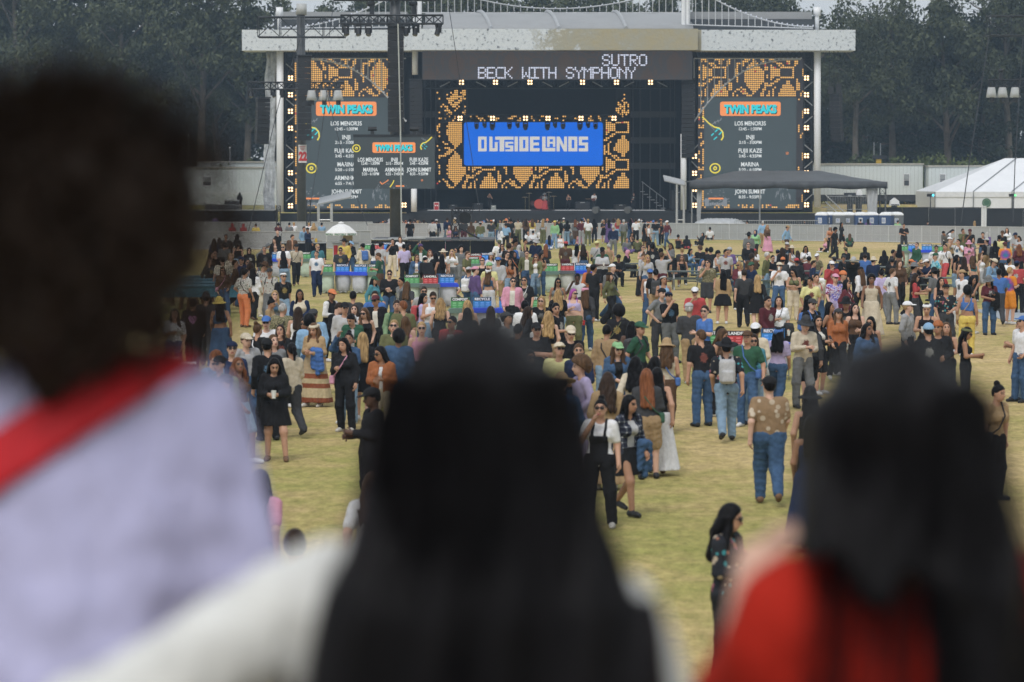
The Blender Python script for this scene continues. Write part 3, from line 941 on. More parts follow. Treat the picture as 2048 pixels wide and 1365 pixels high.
for i, y in enumerate((156.5, 190, 223, 256, 312, 346, 380, 410)):
    blinder(1613, y, 284.6, f'glowing four lamp blinder, {ORD[i]} from the top at the right screen outer edge', 'blinders beside the right screen')
for i, y in enumerate((156.5, 190, 223, 257, 312, 346, 379, 412)):
    blinder(581, y, 284.6, f'glowing four lamp blinder, {ORD[i]} from the top at the left screen outer edge', 'blinders beside the left screen')
for i, y in enumerate((313, 347, 379, 411)):
    blinder(1389, y, 284.4, f'glowing four lamp blinder, {ORD[i]} from the top along the right screen inner edge', 'blinders between right screen and opening')
for i, x in enumerate((923, 991, 1060, 1165, 1233, 1301)):
    blinder(x, 165, 288, f'glowing four lamp blinder, {ORD[i]} from the left right below the header sign', 'blinders under the header sign')
for i, x in enumerate((920, 985, 1051, 1096, 1162, 1228)):
    blinder(x, 237, 291, f'glowing four lamp blinder, {ORD[i]} from the left above the blue panel', 'blinders above the blue panel')
blinder(808, 410.5, 284.4, 'glowing four lamp blinder alone beside the left mast foot, low on the stage', 'lone blinder')

# ---- moving head lamps
def moving_head_mesh():
    a_ = MB(); a_.box((0, 0, -.08), (.42, .3, .16)); a_.box((-.2, 0, -.36), (.07, .2, .46)); a_.box((.2, 0, -.36), (.07, .2, .46))
    a_.tube((0, -.02, -.26), (.02, -.14, -.72), .15, .19, n=12)
    b_ = MB(); b_.tube((.02, -.14, -.72), (.022, -.15, -.735), .17, n=12)
    return a_, b_
a_, b_ = moving_head_mesh()
mo = a_.build('lamp_body', BLACK); MHB = mo.data; bpy.data.objects.remove(mo)
mo = b_.build('lens', plain('lens_glass', (.2, .22, .25), .1, .6)); MHL = mo.data; bpy.data.objects.remove(mo)
def moving_head(p, s, label, group, rz=0.0):
    t = thing('moving_light', label, 'light', p, rz, group); t.scale = (s, s, s)
    link('lamp_body', MHB, [], t); link('lens', MHL, [], t)
    return t
for i, x in enumerate((953, 969, 985, 1019, 1035, 1051, 1095, 1110, 1126, 1160, 1176, 1191)):
    moving_head(at(x, 243, 292), .85 if i % 3 == 1 else 1.0 + .12 * (i % 3 == (2 if i < 6 else 0)), f'black moving head lamp, {ORD[i]} from the left before the blue panel top', 'moving heads before the blue panel', .4 * math.sin(i * 2))

# ---- cable and hanger ornament (white rails like a suspension bridge)
RAIL = plain('pale_rail', (.50, .51, .52), .5)
def bridge(label, D, x0, x1, ydeck, curve, step, up=True):
    t = thing('bridge_ornament', label, 'ornament')
    mb = MB()
    pts = [at(x0 + (x1 - x0) * i / 24, curve((x0 + (x1 - x0) * i / 24)), D) for i in range(25)]
    mb.path(pts, .07, n=5)
    mb.build('main_cable', RAIL, t)
    mb = MB(); mb.tube(at(x0, ydeck(x0), D), at(x1, ydeck(x1), D), .06, n=5); mb.build('rail', RAIL, t)
    mb = MB(); x = x0
    while x <= x1:
        mb.tube(at(x, ydeck(x), D), at(x, curve(x), D), .045, n=4, cap=False); x += step
    mb.build('hangers', RAIL, t)
    mb = MB()
    for p in pts: mb.box((p.x, p.y - .1, p.z + .1), (.13, .13, .16))
    mb.build('festoon_lamps', plain('festoon_white', (.6, .62, .7), .4), t)
bridge('white suspension cable ornament standing on the middle roof edge', 300.5, 830, 1392, lambda x: 26.0 - 3 * math.sin((x - 830) / 562 * math.pi), lambda x: 18 - ((x - 1113) / 281) ** 2 * -62 - 62 * 2 * ((x - 1113) / 281) ** 2, 13.2)
bridge('white suspension cable ornament on the right roof wing, swooping down', 286, 1378, 1626, lambda x: 50 + (x - 1378) * .03, lambda x: 54 - 88 * ((1626 - x) / 248) ** 2, 13.2)
bridge('white suspension cable ornament on the left roof wing, swooping down', 286, 560, 824, lambda x: 57 - (x - 560) * .01, lambda x: 56 - 88 * ((x - 560) / 264) ** 2, 13.2)
bridge('white cable ornament curving over the right video screen', 285.0, 1388, 1602, lambda x: 117.3, lambda x: 119 + 125 * max(0, (1602 - x) / 214) ** 2.6, 13.6)
bridge('white cable ornament curving over the left video screen', 285.0, 600, 812, lambda x: 117.3, lambda x: 119 + 125 * max(0, (x - 600) / 212) ** 2.6, 13.6)
# the two white bridge towers at the wing joints
for x, side in ((834, 'left'), (1371, 'right')):
    t = thing('bridge_tower', f'white ornamental bridge tower post on the roof, {side} end of the middle roof', 'ornament')
    mb = MB(); mb.tube(at(x - 4, 58, 287), at(x - 4, -80, 287), .22, n=8); mb.tube(at(x + 5, 58, 287), at(x + 5, -80, 287), .22, n=8)
    mb.build('posts', WHITE, t)
    mb = MB()
    for y in (-10, -50, -80): mb.box(at(x + .5, y, 287), (.6, .3, .35))
    mb.build('crossbars', WHITE, t)

# ---- line array loudspeakers
def line_array(label, top, n, w_, h_, bend, rz=0.0, hang=0.6):
    t = thing('line_array', label, 'loudspeaker', top, rz, 'hanging line array loudspeakers')
    a = 0.0; y, z = 0.0, -hang
    fr = MB(); fr.box((0, .1, -hang + .06), (w_ * 1.05, .7, .1)); fr.tube((-w_ * .3, .1, 0), (-w_ * .3, .1, -hang), .03, n=5); fr.tube((w_ * .3, .1, 0), (w_ * .3, .1, -hang), .03, n=5)
    fr.build('bumper', DARK, t)
    for k in range(n):
        mb = MB()
        c, s = math.cos(a), math.sin(a)
        mb.box((0, y + s * h_ / 2 + .15, z - h_ / 2 * c), (w_, .55, h_ * .93), rx=a)
        mb.box((-w_ * .22, y + s * h_ / 2 - .135, z - h_ / 2 * c), (w_ * .02, .04, h_ * .8), rx=a)
        mb.box((w_ * .22, y + s * h_ / 2 - .135, z - h_ / 2 * c), (w_ * .02, .04, h_ * .8), rx=a)
        mb.build('cabinet', BLACK if k % 2 else plain('black_grille', (.018, .018, .021), .7, var=.4, scale=30), t)
        y += s * h_; z -= c * h_; a += bend
    return t
line_array('black line array at the right side of the stage opening, beside the tall screen', at(1376, 158, 284.2) + Vector((0, -.3, .5)), 18, 1.25, .43, .006)
line_array('black line array at the left side of the stage opening, behind the mast', at(832, 158, 284.2) + Vector((0, -.3, .5)), 18, 1.25, .43, .006)
line_array('curved line array hanging right of the stage in front of trees', at(1670, 187, 283) + Vector((0, 0, .5)), 13, 1.15, .36, .016, R(-38))
cb = MB()
for dx in (-9, 0, 8): cb.tube(at(1668 + dx, 187, 283), at(1668 + dx, 101, 283), .03, n=4)
cb.box(at(1661, 181, 283), (.5, .5, .7)); cb.box(at(1677, 178, 283), (.5, .5, .9))
tag(cb.build('hoist_cables', CABLE), 'dark hoist chains holding the curved line array right of the stage', 'cable')

# ---- performers' gear on the deck
PY = 287.0
def ondeck(x, D=PY): return Vector((sx(x, D), D, DK))
dr = thing('drum_kit', 'drum kit with a big red bass drum on the stage deck', 'drum kit', ondeck(1080, 290))
MB().tube((-.1, -.3, .62), (-.1, .25, .55), .5, n=20).build('bass_drum', plain('red_drum_skin', (.5, .06, .04), .5), dr)
MB().tube((-.75, -.1, .7), (-.75, .25, .7), .26, n=14).tube((.75, 0, .55), (.75, 0, .95), .28, n=14).tube((.2, -.1, 1.25), (.2, .2, 1.25), .22, n=14).build('toms', plain('dark_drum_shell', (.06, .02, .02), .4), dr)
mb = MB()
for x, z in ((-1.1, 1.7), (.9, 1.8), (1.4, 1.4), (-1.5, 1.3)):
    mb.tube((x, .2, 0), (x, .2, z), .02, n=5); mb.lathe((x, .2, z), [(.33, -.02), (.33, 0), (.02, .04)], 14)
mb.build('cymbals', plain('brass', (.35, .28, .12), .3, .8), dr)
for i, (x, w_, h_, lab) in enumerate([(1165, 1.5, .85, 'black guitar amplifier on the deck right of the drums'), (1375 - 20, 1.4, 2.0, 'tall black amplifier stack at the right end of the deck'),
                                  (905, .9, .55, 'black floor monitor at the left of the deck'), (1240, 1.2, .6, 'black floor monitor near the right stage edge'), (955, 1.0, .7, 'black road case behind the raised arm performer')]):
    t = thing('amplifier', lab, 'amplifier', ondeck(x, 289 if i != 3 else 286.2), .1 * i)
    MB().box((0, 0, h_ / 2), (w_, .5, h_)).build('cabinet', BLACK, t, bevel=.03)
    MB().box((0, -.26, h_ * .45), (w_ * .86, .02, h_ * .7)).build('grille', plain('amp_grille', (.03, .03, .032), .8), t)
    MB().box((0, -.265, h_ * .9), (w_ * .3, .02, .05)).build('badge', ALU, t)
t = thing('fridge', 'small red and white drinks cabinet at the left stage edge', 'cabinet', ondeck(873, 286))
MB().box((0, 0, .42), (.52, .5, .84)).build('cabinet', WHITE, t); MB().box((0, -.26, .42), (.44, .02, .72)).build('door', RED, t)
MB().box((-.1, -.28, .5), (.13, .02, .12)).box((.1, -.28, .5), (.13, .02, .12)).build('label', WHITE, t)
t = thing('stage_box', 'pale grey box on the stage front below the raised arm performer', 'box', ondeck(987, 286))
MB().box((0, 0, .26), (.5, .4, .52)).build('cabinet', plain('grey_box', (.25, .27, .26), .6), t); MB().box((0, -.21, .4), (.2, .02, .06)).build('badge', WHITE, t)
for i, (x, lab) in enumerate([(1192, 'grey round stage wash lamp on the front edge, left one of two'), (1256, 'grey round stage wash lamp on the front edge, right one of two')]):
    t = thing('wash_lamp', lab, 'light', ondeck(x, 285.3) - Vector((0, .6, .15)), 0, 'wash lamps on the stage edge')
    MB().tube((.15, .1, .28), (-.12, -.35, .2), .3, .36, n=16).build('can', plain('grey_lamp_can', (.1, .105, .11), .5), t)
    MB().box((0, .05, -.02), (.6, .1, .08)).build('yoke', DARK, t)
fr = MB()
fr.tube(ondeck(855, 285.6), ondeck(1062, 285.6), .07, n=5); fr.tube(ondeck(1110, 285.6), ondeck(1330, 285.6), .07, n=5)
tag(fr.build('deck_rail', STEEL), 'grey metal strip along the front edge of the stage deck', 'rail')
mb = MB(); p = ondeck(1285, 289)
for k in range(7): mb.box((p.x + .35 * k, 289, DK + .2 + .28 * (6 - k)), (.4, 1.2, .06))
mb.tube((p.x - .1, 288.4, DK + 2.9), (p.x + 2.4, 288.4, DK + 1.0), .04, n=5)
for k in range(4): mb.tube((p.x + .7 * k, 288.4, DK), (p.x + .7 * k, 288.4, DK + 2.8 - .5 * k), .03, n=4)
t = thing('stage_stairs', 'dark metal stairs with handrail at the right inside of the stage', 'stairs')
o = mb.build('flight', STEEL, t)
mic = thing('microphone_stand', 'black microphone stand beside the singer in the red skirt', 'stand', ondeck(1101, 286.4))
MB().lathe((0, 0, 0), [(.16, 0), (.16, .03), (.02, .05)], 12).tube((0, 0, 0), (0, 0, 1.35), .015, n=5).build('pole', BLACK, mic); MB().tube((0, 0, 1.35), (0, -.12, 1.45), .03, n=6).build('microphone', STEEL, mic)
# ================================================================ MASTS, TENTS, TRAILERS, FENCES
def gz(D): return ground_z(D)

def mast(px, D, r0, r1, ytop, label):
    t = thing('mast', label, 'mast')
    b_ = at(px, 354.5, D)
    MB().tube((b_.x, D, gz(D) - .2), (b_.x, D, at(px, ytop, D).z), r0, r1, n=16).build('pole', plain('grey_mast_steel', (.075, .078, .082), .5, .3, var=.2), t, smooth=True)
    MB().lathe((b_.x, D, gz(D)), [(r0 * 2.6, 0), (r0 * 2.6, .18), (r0 * 1.3, .3)], 12).build('base', DARK, t)
    return t
def px_truss(label, x0, x1, ya, yb, D, w=None, extra=None):
    t = thing('lighting_truss', label, 'truss')
    a_, b_ = at(x0, (ya + yb) / 2, D), at(x1, (ya + yb) / 2, D)
    h = at(0, ya, D).z - at(0, yb, D).z
    MB().truss(a_, b_, w or h, .055, step=h * 1.05, h=h).build('frame', DARK, t)
    return t

m1 = mast(603, 230, .37, .33, 12, 'dark grey mast with number 22 sign, left of the stage')
MB().tube(at(603, 30, 230), at(603, 8, 230), .42, n=16).build('head', plain('pale_mast_head', (.42, .43, .43), .5), m1, smooth=True)
px_truss('black box truss across the top of the numbered mast', 517, 690, 35, 75, 230, 1.5)
px_truss('thin lighting truss halfway up the numbered mast', 497, 688, 165, 179, 229)
line_array('straight black line array hanging on the numbered mast', at(609, 108, 229) + Vector((0, -.3, .4)), 15, 1.08, .45, .001)
line_array('curved black line array hanging left of the numbered mast', at(527, 195, 228.6) + Vector((0, 0, .5)), 11, 1.05, .33, .022, R(24))
sg = thing('number_sign', 'white sign with red number 22 strapped to the left mast', 'sign')
Y = 229.55
xa, xb, za, zb = sx(597, Y), sx(613.5, Y), sz(326, Y), sz(290, Y)
MB().span((xa, Y, za), (xb, Y + .05, zb)).build('board', plain('sign_white', (.62, .62, .63), .6), sg)
text_mesh([('22', (xa + xb) / 2 + .03, za + .55, .68, .66)], Y - .02, 'number', plain('sign_red', (.5, .03, .03), .6), sg, .06)
mb = MB()
for q in range(3): mb.box(((xa + xb) / 2, Y - .015, zb - .14 - q * .13), (.5 - .12 * q, .01, .06))
mb.build('small_print', plain('sign_pink', (.5, .2, .2), .6), sg)

m2 = mast(791, 185, .38, .34, -60, 'tallest dark mast behind the small video screen')
px_truss('long black lighting truss through the tall mast', 682, 886, 31, 48, 184.6)
px_truss('upper black truss on the tall mast at the very top of the picture', 668, 872, -9, 1, 184.6)
line_array('straight black line array hanging on the tallest mast', at(791.5, 48, 183.8) + Vector((0, -.3, .4)), 15, 1.02, .45, .001)
for i, (x, lab) in enumerate([(691, 'black moving head lamp at the left end of the tall mast truss'), (716, 'black moving head lamp, second from the left under the tall mast truss'), (737, 'black moving head lamp, third from the left under the tall mast truss'),
                              (813, 'black moving head lamp just right of the tall mast line array'), (832, 'black moving head lamp further right of the tall mast line array'), (877, 'moving head lamp in a clear hood at the truss right end')]):
    moving_head(at(x, 49, 184.3), .95, lab, 'moving heads on the tall mast truss', .5 - i * .3)
for i, (x, lab) in enumerate([(744, 'black follow spot standing on the tall mast truss, left'), (828, 'black follow spot standing on the tall mast truss, right')]):
    t = thing('follow_spot', lab, 'light', at(x, 31, 184.6), .3 * i, 'follow spots on the truss')
    MB().box((0, 0, .4), (.3, .3, .8)).build('bracket', DARK, t); MB().tube((.15, 0, .75), (-.3, -.15, .72), .16, n=10).build('lamp_body', BLACK, t)
for i, (x, lab) in enumerate([(502, 'small lamp at the left tip of the thin mast truss'), (546, 'round lamp left under the thin mast truss, inner one'), (563, 'round lamp left under the thin mast truss, nearest the white column')]):
    moving_head(at(x, 178, 228.8), .9, lab, 'lamps under the thin truss', i)
HOOD, hn, hb = new_mat('clear_plastic_hood')
hb.inputs['Base Color'].default_value = (.75, .78, .8, 1); hb.inputs['Roughness'].default_value = .3; hb.inputs['Alpha'].default_value = .55
def hooded(p, label, s=1.0):
    t = thing('hooded_light', label, 'light', p, 0, 'lamps in clear rain hoods'); t.scale = (s, s, s)
    MB().lathe((0, 0, -.85), [(.44, 0), (.36, .4), (.30, .74), (.28, .8)], 14).build('hood', HOOD, t, smooth=True)
    MB().box((0, 0, -.02), (.4, .34, .14)).tube((0, 0, -.1), (.04, -.1, -1.2), .16, .2, n=10).build('lamp_body', BLACK, t)
hooded(at(623, 180, 228.5), 'lamp in a clear hood, half behind the numbered mast line array')
hooded(at(648, 180, 228.5), 'lamp in a clear hood, middle one under the thin mast truss')
hooded(at(676, 180, 228.5), 'lamp in a clear hood, right one under the thin mast truss')
# right hand mast, most of it outside the picture
m3 = mast(2096, 228, .36, .33, 12, 'dark mast at the right edge carrying the right truss')
px_truss('black box truss entering from the right edge', 1976, 2150, 33, 72, 228, 1.5)
px_truss('thin lighting truss at the right edge above the marquee', 1978, 2150, 160, 174, 227.5)
for i, x in enumerate((1983, 2005, 2030)):
    hooded(at(x, 174, 227), ['lamp in a clear hood on the right truss, left one', 'lamp in a clear hood on the right truss, middle one', 'lamp in a clear hood on the right truss, right one'][i])
t = thing('follow_spot', 'black spot lamp standing on the thin right truss', 'light', at(2002, 160, 227.5))
MB().box((0, 0, .35), (.26, .3, .7)).build('bracket', DARK, t); MB().tube((-.2, 0, .7), (.12, -.12, .75), .16, n=10).build('lamp_body', BLACK, t)

def cable(label, pts, r=.03, mat=CABLE):
    tag(MB().path(pts, r, n=5).build('guy_cable', mat), label, 'cable')
cable('thin guy cable from the numbered mast truss down to the left', [at(600, 80, 229.5), at(562, 190, 226), at(497, 462, 218)])
cable('guy cable from the numbered mast down past the number sign', [at(655, 180, 228), at(634, 330, 224), at(611, 476, 216)], .028)
cable('guy cable from the middle hood lamp slanting right', [at(652, 180, 228), at(690, 330, 224), at(735, 452, 218)], .028)
cable('pale rope hanging along the tall mast', [at(796, 48, 183.2), at(801, 262, 183), at(803, 470, 182.6)], .045, plain('pale_rope', (.4, .42, .4), .8))
cable('long guy cable slanting across the blue stage panel', [at(897, 10, 184), at(946, 330, 179), at(962, 445, 176)], .022)
cable('guy cable from the left truss end to the ground', [at(658, 75, 229.8), at(668, 0, 231)], .03)
cable('guy cable with turnbuckle in front of the white marquee, left one', [at(1978, 74, 227), at(1938, 330, 216), at(1922, 446, 208)], .04)
cable('guy cable in front of the white marquee, right one', [at(2046, 74, 227), at(2030, 330, 216), at(2026, 446, 208)], .04)

# ---- small delay screen on the tall mast
ds = thing('delay_screen', 'small dark video schedule screen hanging on the tall mast', 'screen')
Y = 183.6
xa, xb, za, zb = sx(707, Y), sx(869.5, Y), sz(378, Y), sz(275, Y)
MB().span((xa, Y, za), (xb, Y + .3, zb)).build('panel', glow('delay_panel', (.035, .046, .050), .8, (.02, .02, .02)), ds)
MB().span((xa - .02, Y + .05, zb), (xb + .02, Y + .35, zb + .18)).build('top_bar', DARK, ds)
banner(sx(788, Y), sz(295.6, Y), sx(831, Y) - sx(745, Y), sz(285, Y) - sz(306, Y), Y - .03, ds)
L = []
for r_, (ya, yb) in enumerate(((319.5, 327), (339.5, 348))):
    for c_, (cx, wn, wt) in enumerate((((741, 50, 36), (789, 13, 34), (838, 37, 36)), ((741, 29, 34), (789, 38, 35), (838, 49, 36)))[r_]):
        na, ti = SCHED[r_ * 3 + c_]
        L.append((na, sx(cx, Y), sz(ya, Y), .26, sx(cx + wn / 2, Y) - sx(cx - wn / 2, Y)))
        L.append((ti, sx(cx, Y), sz(yb, Y), .19, sx(cx + wt / 2, Y) - sx(cx - wt / 2, Y)))
text_mesh(L, Y - .03, 'schedule_lettering', TXT, ds, .02)
guitar(sx(850, Y), sz(290, Y), .5, Y - .03, ds, -1); ring(sx(713, Y), sz(297, Y), .24, Y - .03, ds, YEL); ring(sx(844, Y), sz(361, Y), .06, Y - .03, ds, ORANGE)
murk(sx(770, Y), sz(377, Y), 1.2, .6, Y - .03, ds, 31, GREYL, 30); murk(sx(802, Y), sz(377, Y), 1.0, .55, Y - .03, ds, 32, GREYL, 24)
MB().box((sx(800, Y), Y - .045, sz(372.5, Y)), (.55, .02, .09)).build('poster_roof', ORANGE, ds)
mb = MB(); mb.path([(sx(760, Y), Y - .04, sz(364, Y)), (sx(764, Y), Y - .04, sz(369, Y)), (sx(772, Y), Y - .04, sz(364, Y)), (sx(777, Y), Y - .04, sz(360, Y))], .025, n=4); mb.build('doodle_horns', ORANGE, ds)
mb = MB(); mb.path([(sx(780, Y), Y - .04, sz(375, Y)), (sx(786, Y), Y - .04, sz(366, Y)), (sx(788, Y), Y - .04, sz(361, Y))], .03, n=4); mb.build('doodle_flower', YEL, ds)
for i, (x, lab) in enumerate(((745, 'black camera lamp standing on the small screen, left one'), (829, 'black camera lamp standing on the small screen, right one'))):
    t = thing('screen_lamp', lab, 'light', at(x, 270, Y + .2), 0, 'lamps on the small screen')
    MB().box((0, 0, .15), (.24, .2, .3)).build('bracket', DARK, t); MB().tube((-.28, -.05, .38), (.28, -.05, .38), .14, n=10).build('lamp_body', BLACK, t)

# ---- site trailers
TRW = plain('trailer_siding', (.63, .68, .68), .6, var=.04, scale=.8)
TRT = plain('trailer_trim', (.42, .40, .35), .6)
GLASS = plain('dark_window_glass', (.05, .055, .06), .15, var=.2)
def trailer(x0, x1, y0, y1, D, label, wins, depth=3.2, end=None):
    t = thing('site_trailer', label, 'trailer')
    a_, b_ = at(x0, y1, D), at(x1, y0, D)
    MB().span((a_.x, D, a_.z), (b_.x, D + depth, b_.z)).build('wall', TRW, t)
    mb = MB(); x = a_.x + .3
    while x < b_.x: mb.span((x, D - .006, a_.z + .02), (x + .03, D - .001, b_.z - .12)); x += .41
    mb.build('siding_seams', plain('trailer_seam', (.40, .43, .42), .6), t)
    MB().span((a_.x - .1, D - .12, b_.z), (b_.x + .1, D + depth + .1, b_.z + .16)).build('roof', TRT, t)
    MB().span((a_.x + .1, D + .1, a_.z - .7), (b_.x - .1, D + depth - .1, a_.z - .003)).build('undercarriage', plain('trailer_dark_frame', (.04, .04, .042), .8), t)  # near-black box below the trailer floor
    for (wx, wy, ww, wh) in wins:
        c = at(wx, wy, D)
        w_ = MB(); w_.box((c.x, D - .02, c.z), (ww, .06, wh)); f = w_.build('window', WHITE, t)
        MB().box((c.x, D - .056, c.z), (ww * .8, .012, wh * .88)).build('pane', GLASS, f)
        MB().box((c.x, D - .066, c.z), (ww * .8, .012, .05)).build('sash', WHITE, f)
        MB().box((c.x, D - .064, c.z + wh * .25), (ww * .72, .01, wh * .36)).build('blind', plain('blind_grey', (.3, .32, .33), .7), f)
    return t
trailer(280, 553, 337, 400, 313, 'pale grey site trailer left of the stage, with one square window', [(414, 363, 1.1, 1.05)], 3)
trailer(395, 700, 326, 336.5, 318, 'pale trailer roof showing above the left trailer', [], 3)
trailer(1560, 1846, 330, 390, 311, 'long pale grey site trailer right of the stage, one narrow window', [(1813, 360.5, .68, 1.4)], 3.4)
trailer(1857, 2130, 334, 392, 309, 'second pale site trailer, partly behind the white marquee', [(1885, 361, .66, 1.4)], 3.4)
t = thing('low_trailer', 'low white trailer wall behind the generator left of the stage', 'trailer')
a_, b_ = at(330, 430, 306), at(556, 388, 306)
MB().span((a_.x, 306, a_.z), (b_.x, 308.5, b_.z)).build('wall', TRW, t); MB().span((a_.x, 305.97, b_.z), (b_.x, 308.5, b_.z + .1)).build('roof_rail', WHITE, t)
MB().prism([(sx(455, 305.9), sz(387.5, 305.9)), (sx(460, 305.9), sz(387.5, 305.9)), (sx(458, 305.9), sz(380, 305.9))], 306.1, 306.2).prism([(sx(512, 305.9), sz(387.5, 305.9)), (sx(517, 305.9), sz(387.5, 305.9)), (sx(515, 305.9), sz(380, 305.9))], 306.1, 306.2).build('roof_vent', WHITE, t)
for x, y0, lab in ((377, 272, 'thin grey antenna pole behind the left trailer, near the edge of the dark hair'), (460, 297, 'thin grey antenna pole standing behind the left trailer window')):
    t = thing('antenna_pole', lab, 'pole'); p = at(x, 340, 317)
    MB().tube((p.x, 317, 1), (p.x, 317, at(x, y0, 317).z), .06, n=6).build('pole', STEEL, t); MB().tube((p.x, 317, at(x, y0, 317).z), (p.x, 317, at(x, y0 - 3, 317).z), .1, n=6).build('cap', WHITE, t)
lf = thing('boom_lift', 'yellow boom lift mast poking up behind the right trailer', 'lift')
p = at(1759, 322, 316)
MB().span((p.x - .35, 316, 1.5), (p.x + .2, 316.5, p.z + .2)).build('mast', YELLOW, lf)
MB().span((p.x - .75, 315.9, p.z + .2), (p.x + .75, 316.6, p.z + .6)).build('platform', DARK, lf)
MB().tube((p.x - .62, 316, p.z + .5), (p.x - .62, 316, at(0, 285, 316).z), .06, n=5).tube((p.x + .1, 316, p.z + .5), (p.x + .1, 316, at(0, 287, 316).z), .06, n=5).build('arms', STEEL, lf)

# ---- white marquee on the right
mq = thing('marquee', 'big white marquee with sloping roof and walls at the right', 'tent')
D0, D1 = 292, 306
el, er = at(1870, 384, D0), at(2260, 384, D0)
zg = gz(D0)
ridge = at(2022, 316.5, D0 + 4).z
zr = ridge
xr0 = at(2020, 317, D0 + 4).x
mb = MB()
V = [(el.x, D0, el.z), (er.x, D0, el.z), (er.x, D0 + 7, zr), (xr0, D0 + 7, zr), (el.x, D1, el.z), (er.x, D1, el.z)]
mb.add(V, [(0, 1, 2, 3), (3, 2, 5, 4), (0, 3, 4)])
ro = mb.build('roof', PVC, mq); ro.modifiers.new('thick', 'SOLIDIFY').thickness = .05
MB().span((el.x, D0, zg), (er.x, D0 + .06, el.z - .03)).span((el.x, D0 + .06, zg), (el.x + .06, D1, el.z - .03)).build('wall', PVC, mq)
MB().span((el.x - .03, D0 - .08, el.z - .55), (er.x, D0 - .01, el.z)).build('valance', plain('marquee_valance', (.7, .71, .73), .5), mq)
mb = MB()
for x in (1870, 1947, 2024, 2101): mb.tube((sx(x, D0), D0 - .1, zg), (sx(x, D0), D0 - .1, el.z), .06, n=6)
for x in (1947, 2024): mb.tube((sx(x, D0), D0 - .03, el.z + .05), (sx(x + 110, D0), D0 + 6.9, zr + .06), .05, n=5)
mb.build('frame', STEEL, mq)
c = at(1973, 406, D0)
MB().tube((c.x, D0 - .09, c.z), (c.x, D0 - .02, c.z), .46, n=20).build('green_emblem', plain('emblem_green', (.05, .13, .07), .6), mq).scale = (1, 1, 1)
mb = MB()
for i in range(20): mb.tube((c.x + .32 * math.cos(i * .314), D0 - .1, c.z + .32 * math.sin(i * .314)), (c.x + .32 * math.cos(i * .314 + .2), D0 - .1, c.z + .32 * math.sin(i * .314 + .2)), .02, n=4)
mb.build('emblem_ring', plain('emblem_pale', (.4, .5, .4), .6), mq)
for x, cl_, lab in ((1861, (.1, .7, .9), 'small stage lamp glowing cyan by the marquee corner'), (2025, (.15, .8, .25), 'small lamp bar glowing green and violet before the marquee')):
    t = thing('effect_lamp', lab, 'light', at(x, 391, 290))
    MB().box((0, 0, 0), (.7, .3, .3)).build('lamp_body', BLACK, t); MB().tube((.25, -.17, 0), (.25, -.15, 0), .12, n=10).build('lens', glow('lens_' + str(x), cl_, 2.0), t)
    MB().tube((0, 0, -.1), (0, 0, gz(290) - at(x, 391, 290).z), .05, n=5).build('pole', BLACK, t)

# ---- black windbreak fences by the marquee
BF = plain('black_fence_cloth', (.016, .017, .02), .85, var=.25, scale=.6)
def wind(x0, x1, y0, D, label):
    t = thing('black_fence', label, 'fence')
    a_, b_ = at(x0, y0, D), at(x1, y0, D)
    n = max(2, int((b_.x - a_.x) / 2.4))
    for i in range(n):
        xa_, xb_ = a_.x + (b_.x - a_.x) * i / n, a_.x + (b_.x - a_.x) * (i + 1) / n
        MB().box(((xa_ + xb_) / 2, D + .02 * (i % 2), (gz(D) + a_.z) / 2 + .03 * math.sin(i * 2)), (xb_ - xa_ - .02, .04, a_.z - gz(D))).build('panel', BF, t)
    MB().tube((a_.x, D - .06, a_.z + .03), (b_.x, D - .06, a_.z + .03), .03, n=5).build('rail', DARK, t)
wind(1752, 1963, 416, 268, 'black cloth fence between the toilets and the white marquee')
wind(1973, 2120, 418, 262, 'black cloth fence at the right edge before the marquee')
t = thing('goal_post', 'pale post in the gap of the black fence', 'post'); p = at(1968, 420, 266)
MB().tube((p.x, 266, gz(266)), (p.x, 266, p.z + .3), .14, n=8).build('post', WHITE, t); MB().box((p.x, 266, p.z + .3), (.4, .4, .1)).build('cap', WHITE, t)

# ---- dark hospitality tent right of the stage
tn = thing('tent', 'large dark grey hip roofed tent right of the stage front', 'tent')
D0, D1 = 262, 272
e0, e1 = at(1379, 364, D0), at(1775, 364, D0)
r0x, r1x = at(1480, 345, D0).x, at(1655, 345, D0).x
zr = at(1650, 342, D0 + 5).z
rf = plain('dark_tent_vinyl', (.075, .08, .086), .5, var=.2, scale=.5, bump=.2)
nx, nyy = 40, 6
V, Q = [], []
for j in range(nyy * 2 + 1):
    t_ = j / (nyy * 2); D = D0 + (D1 - D0) * t_
    f = 1 - abs(2 * t_ - 1)
    for i in range(nx + 1):
        u = i / nx; x = e0.x + (e1.x - e0.x) * u
        lf_ = min(1, (x - e0.x) / (r0x - e0.x)) if x < r0x else 1
        rf_ = min(1, (e1.x - x) / (e1.x - r1x)) if x > r1x else 1
        z = e0.z + (zr - e0.z) * min(f, lf_, rf_) ** 1.25
        V.append((x, D, z + .02 * math.sin(i * 1.7 + j)))
for j in range(nyy * 2):
    for i in range(nx): k = j * (nx + 1) + i; Q.append((k, k + 1, k + nx + 2, k + nx + 1))
o = link('roof', np_mesh('roof', V, Q), rf, tn); o.modifiers.new('thick', 'SOLIDIFY').thickness = .04
V, Q = [], []
for j in range(3):
    for i in range(81):
        u = i / 80; V.append((e0.x + (e1.x - e0.x) * u, D0 - .05 + .05 * math.sin(i * 1.3) * j / 2, e0.z - .32 * j - .06 * math.sin(u * 25) * j / 2))
for j in range(2):
    for i in range(80): Q.append((j * 81 + i, j * 81 + i + 1, (j + 1) * 81 + i + 1, (j + 1) * 81 + i))
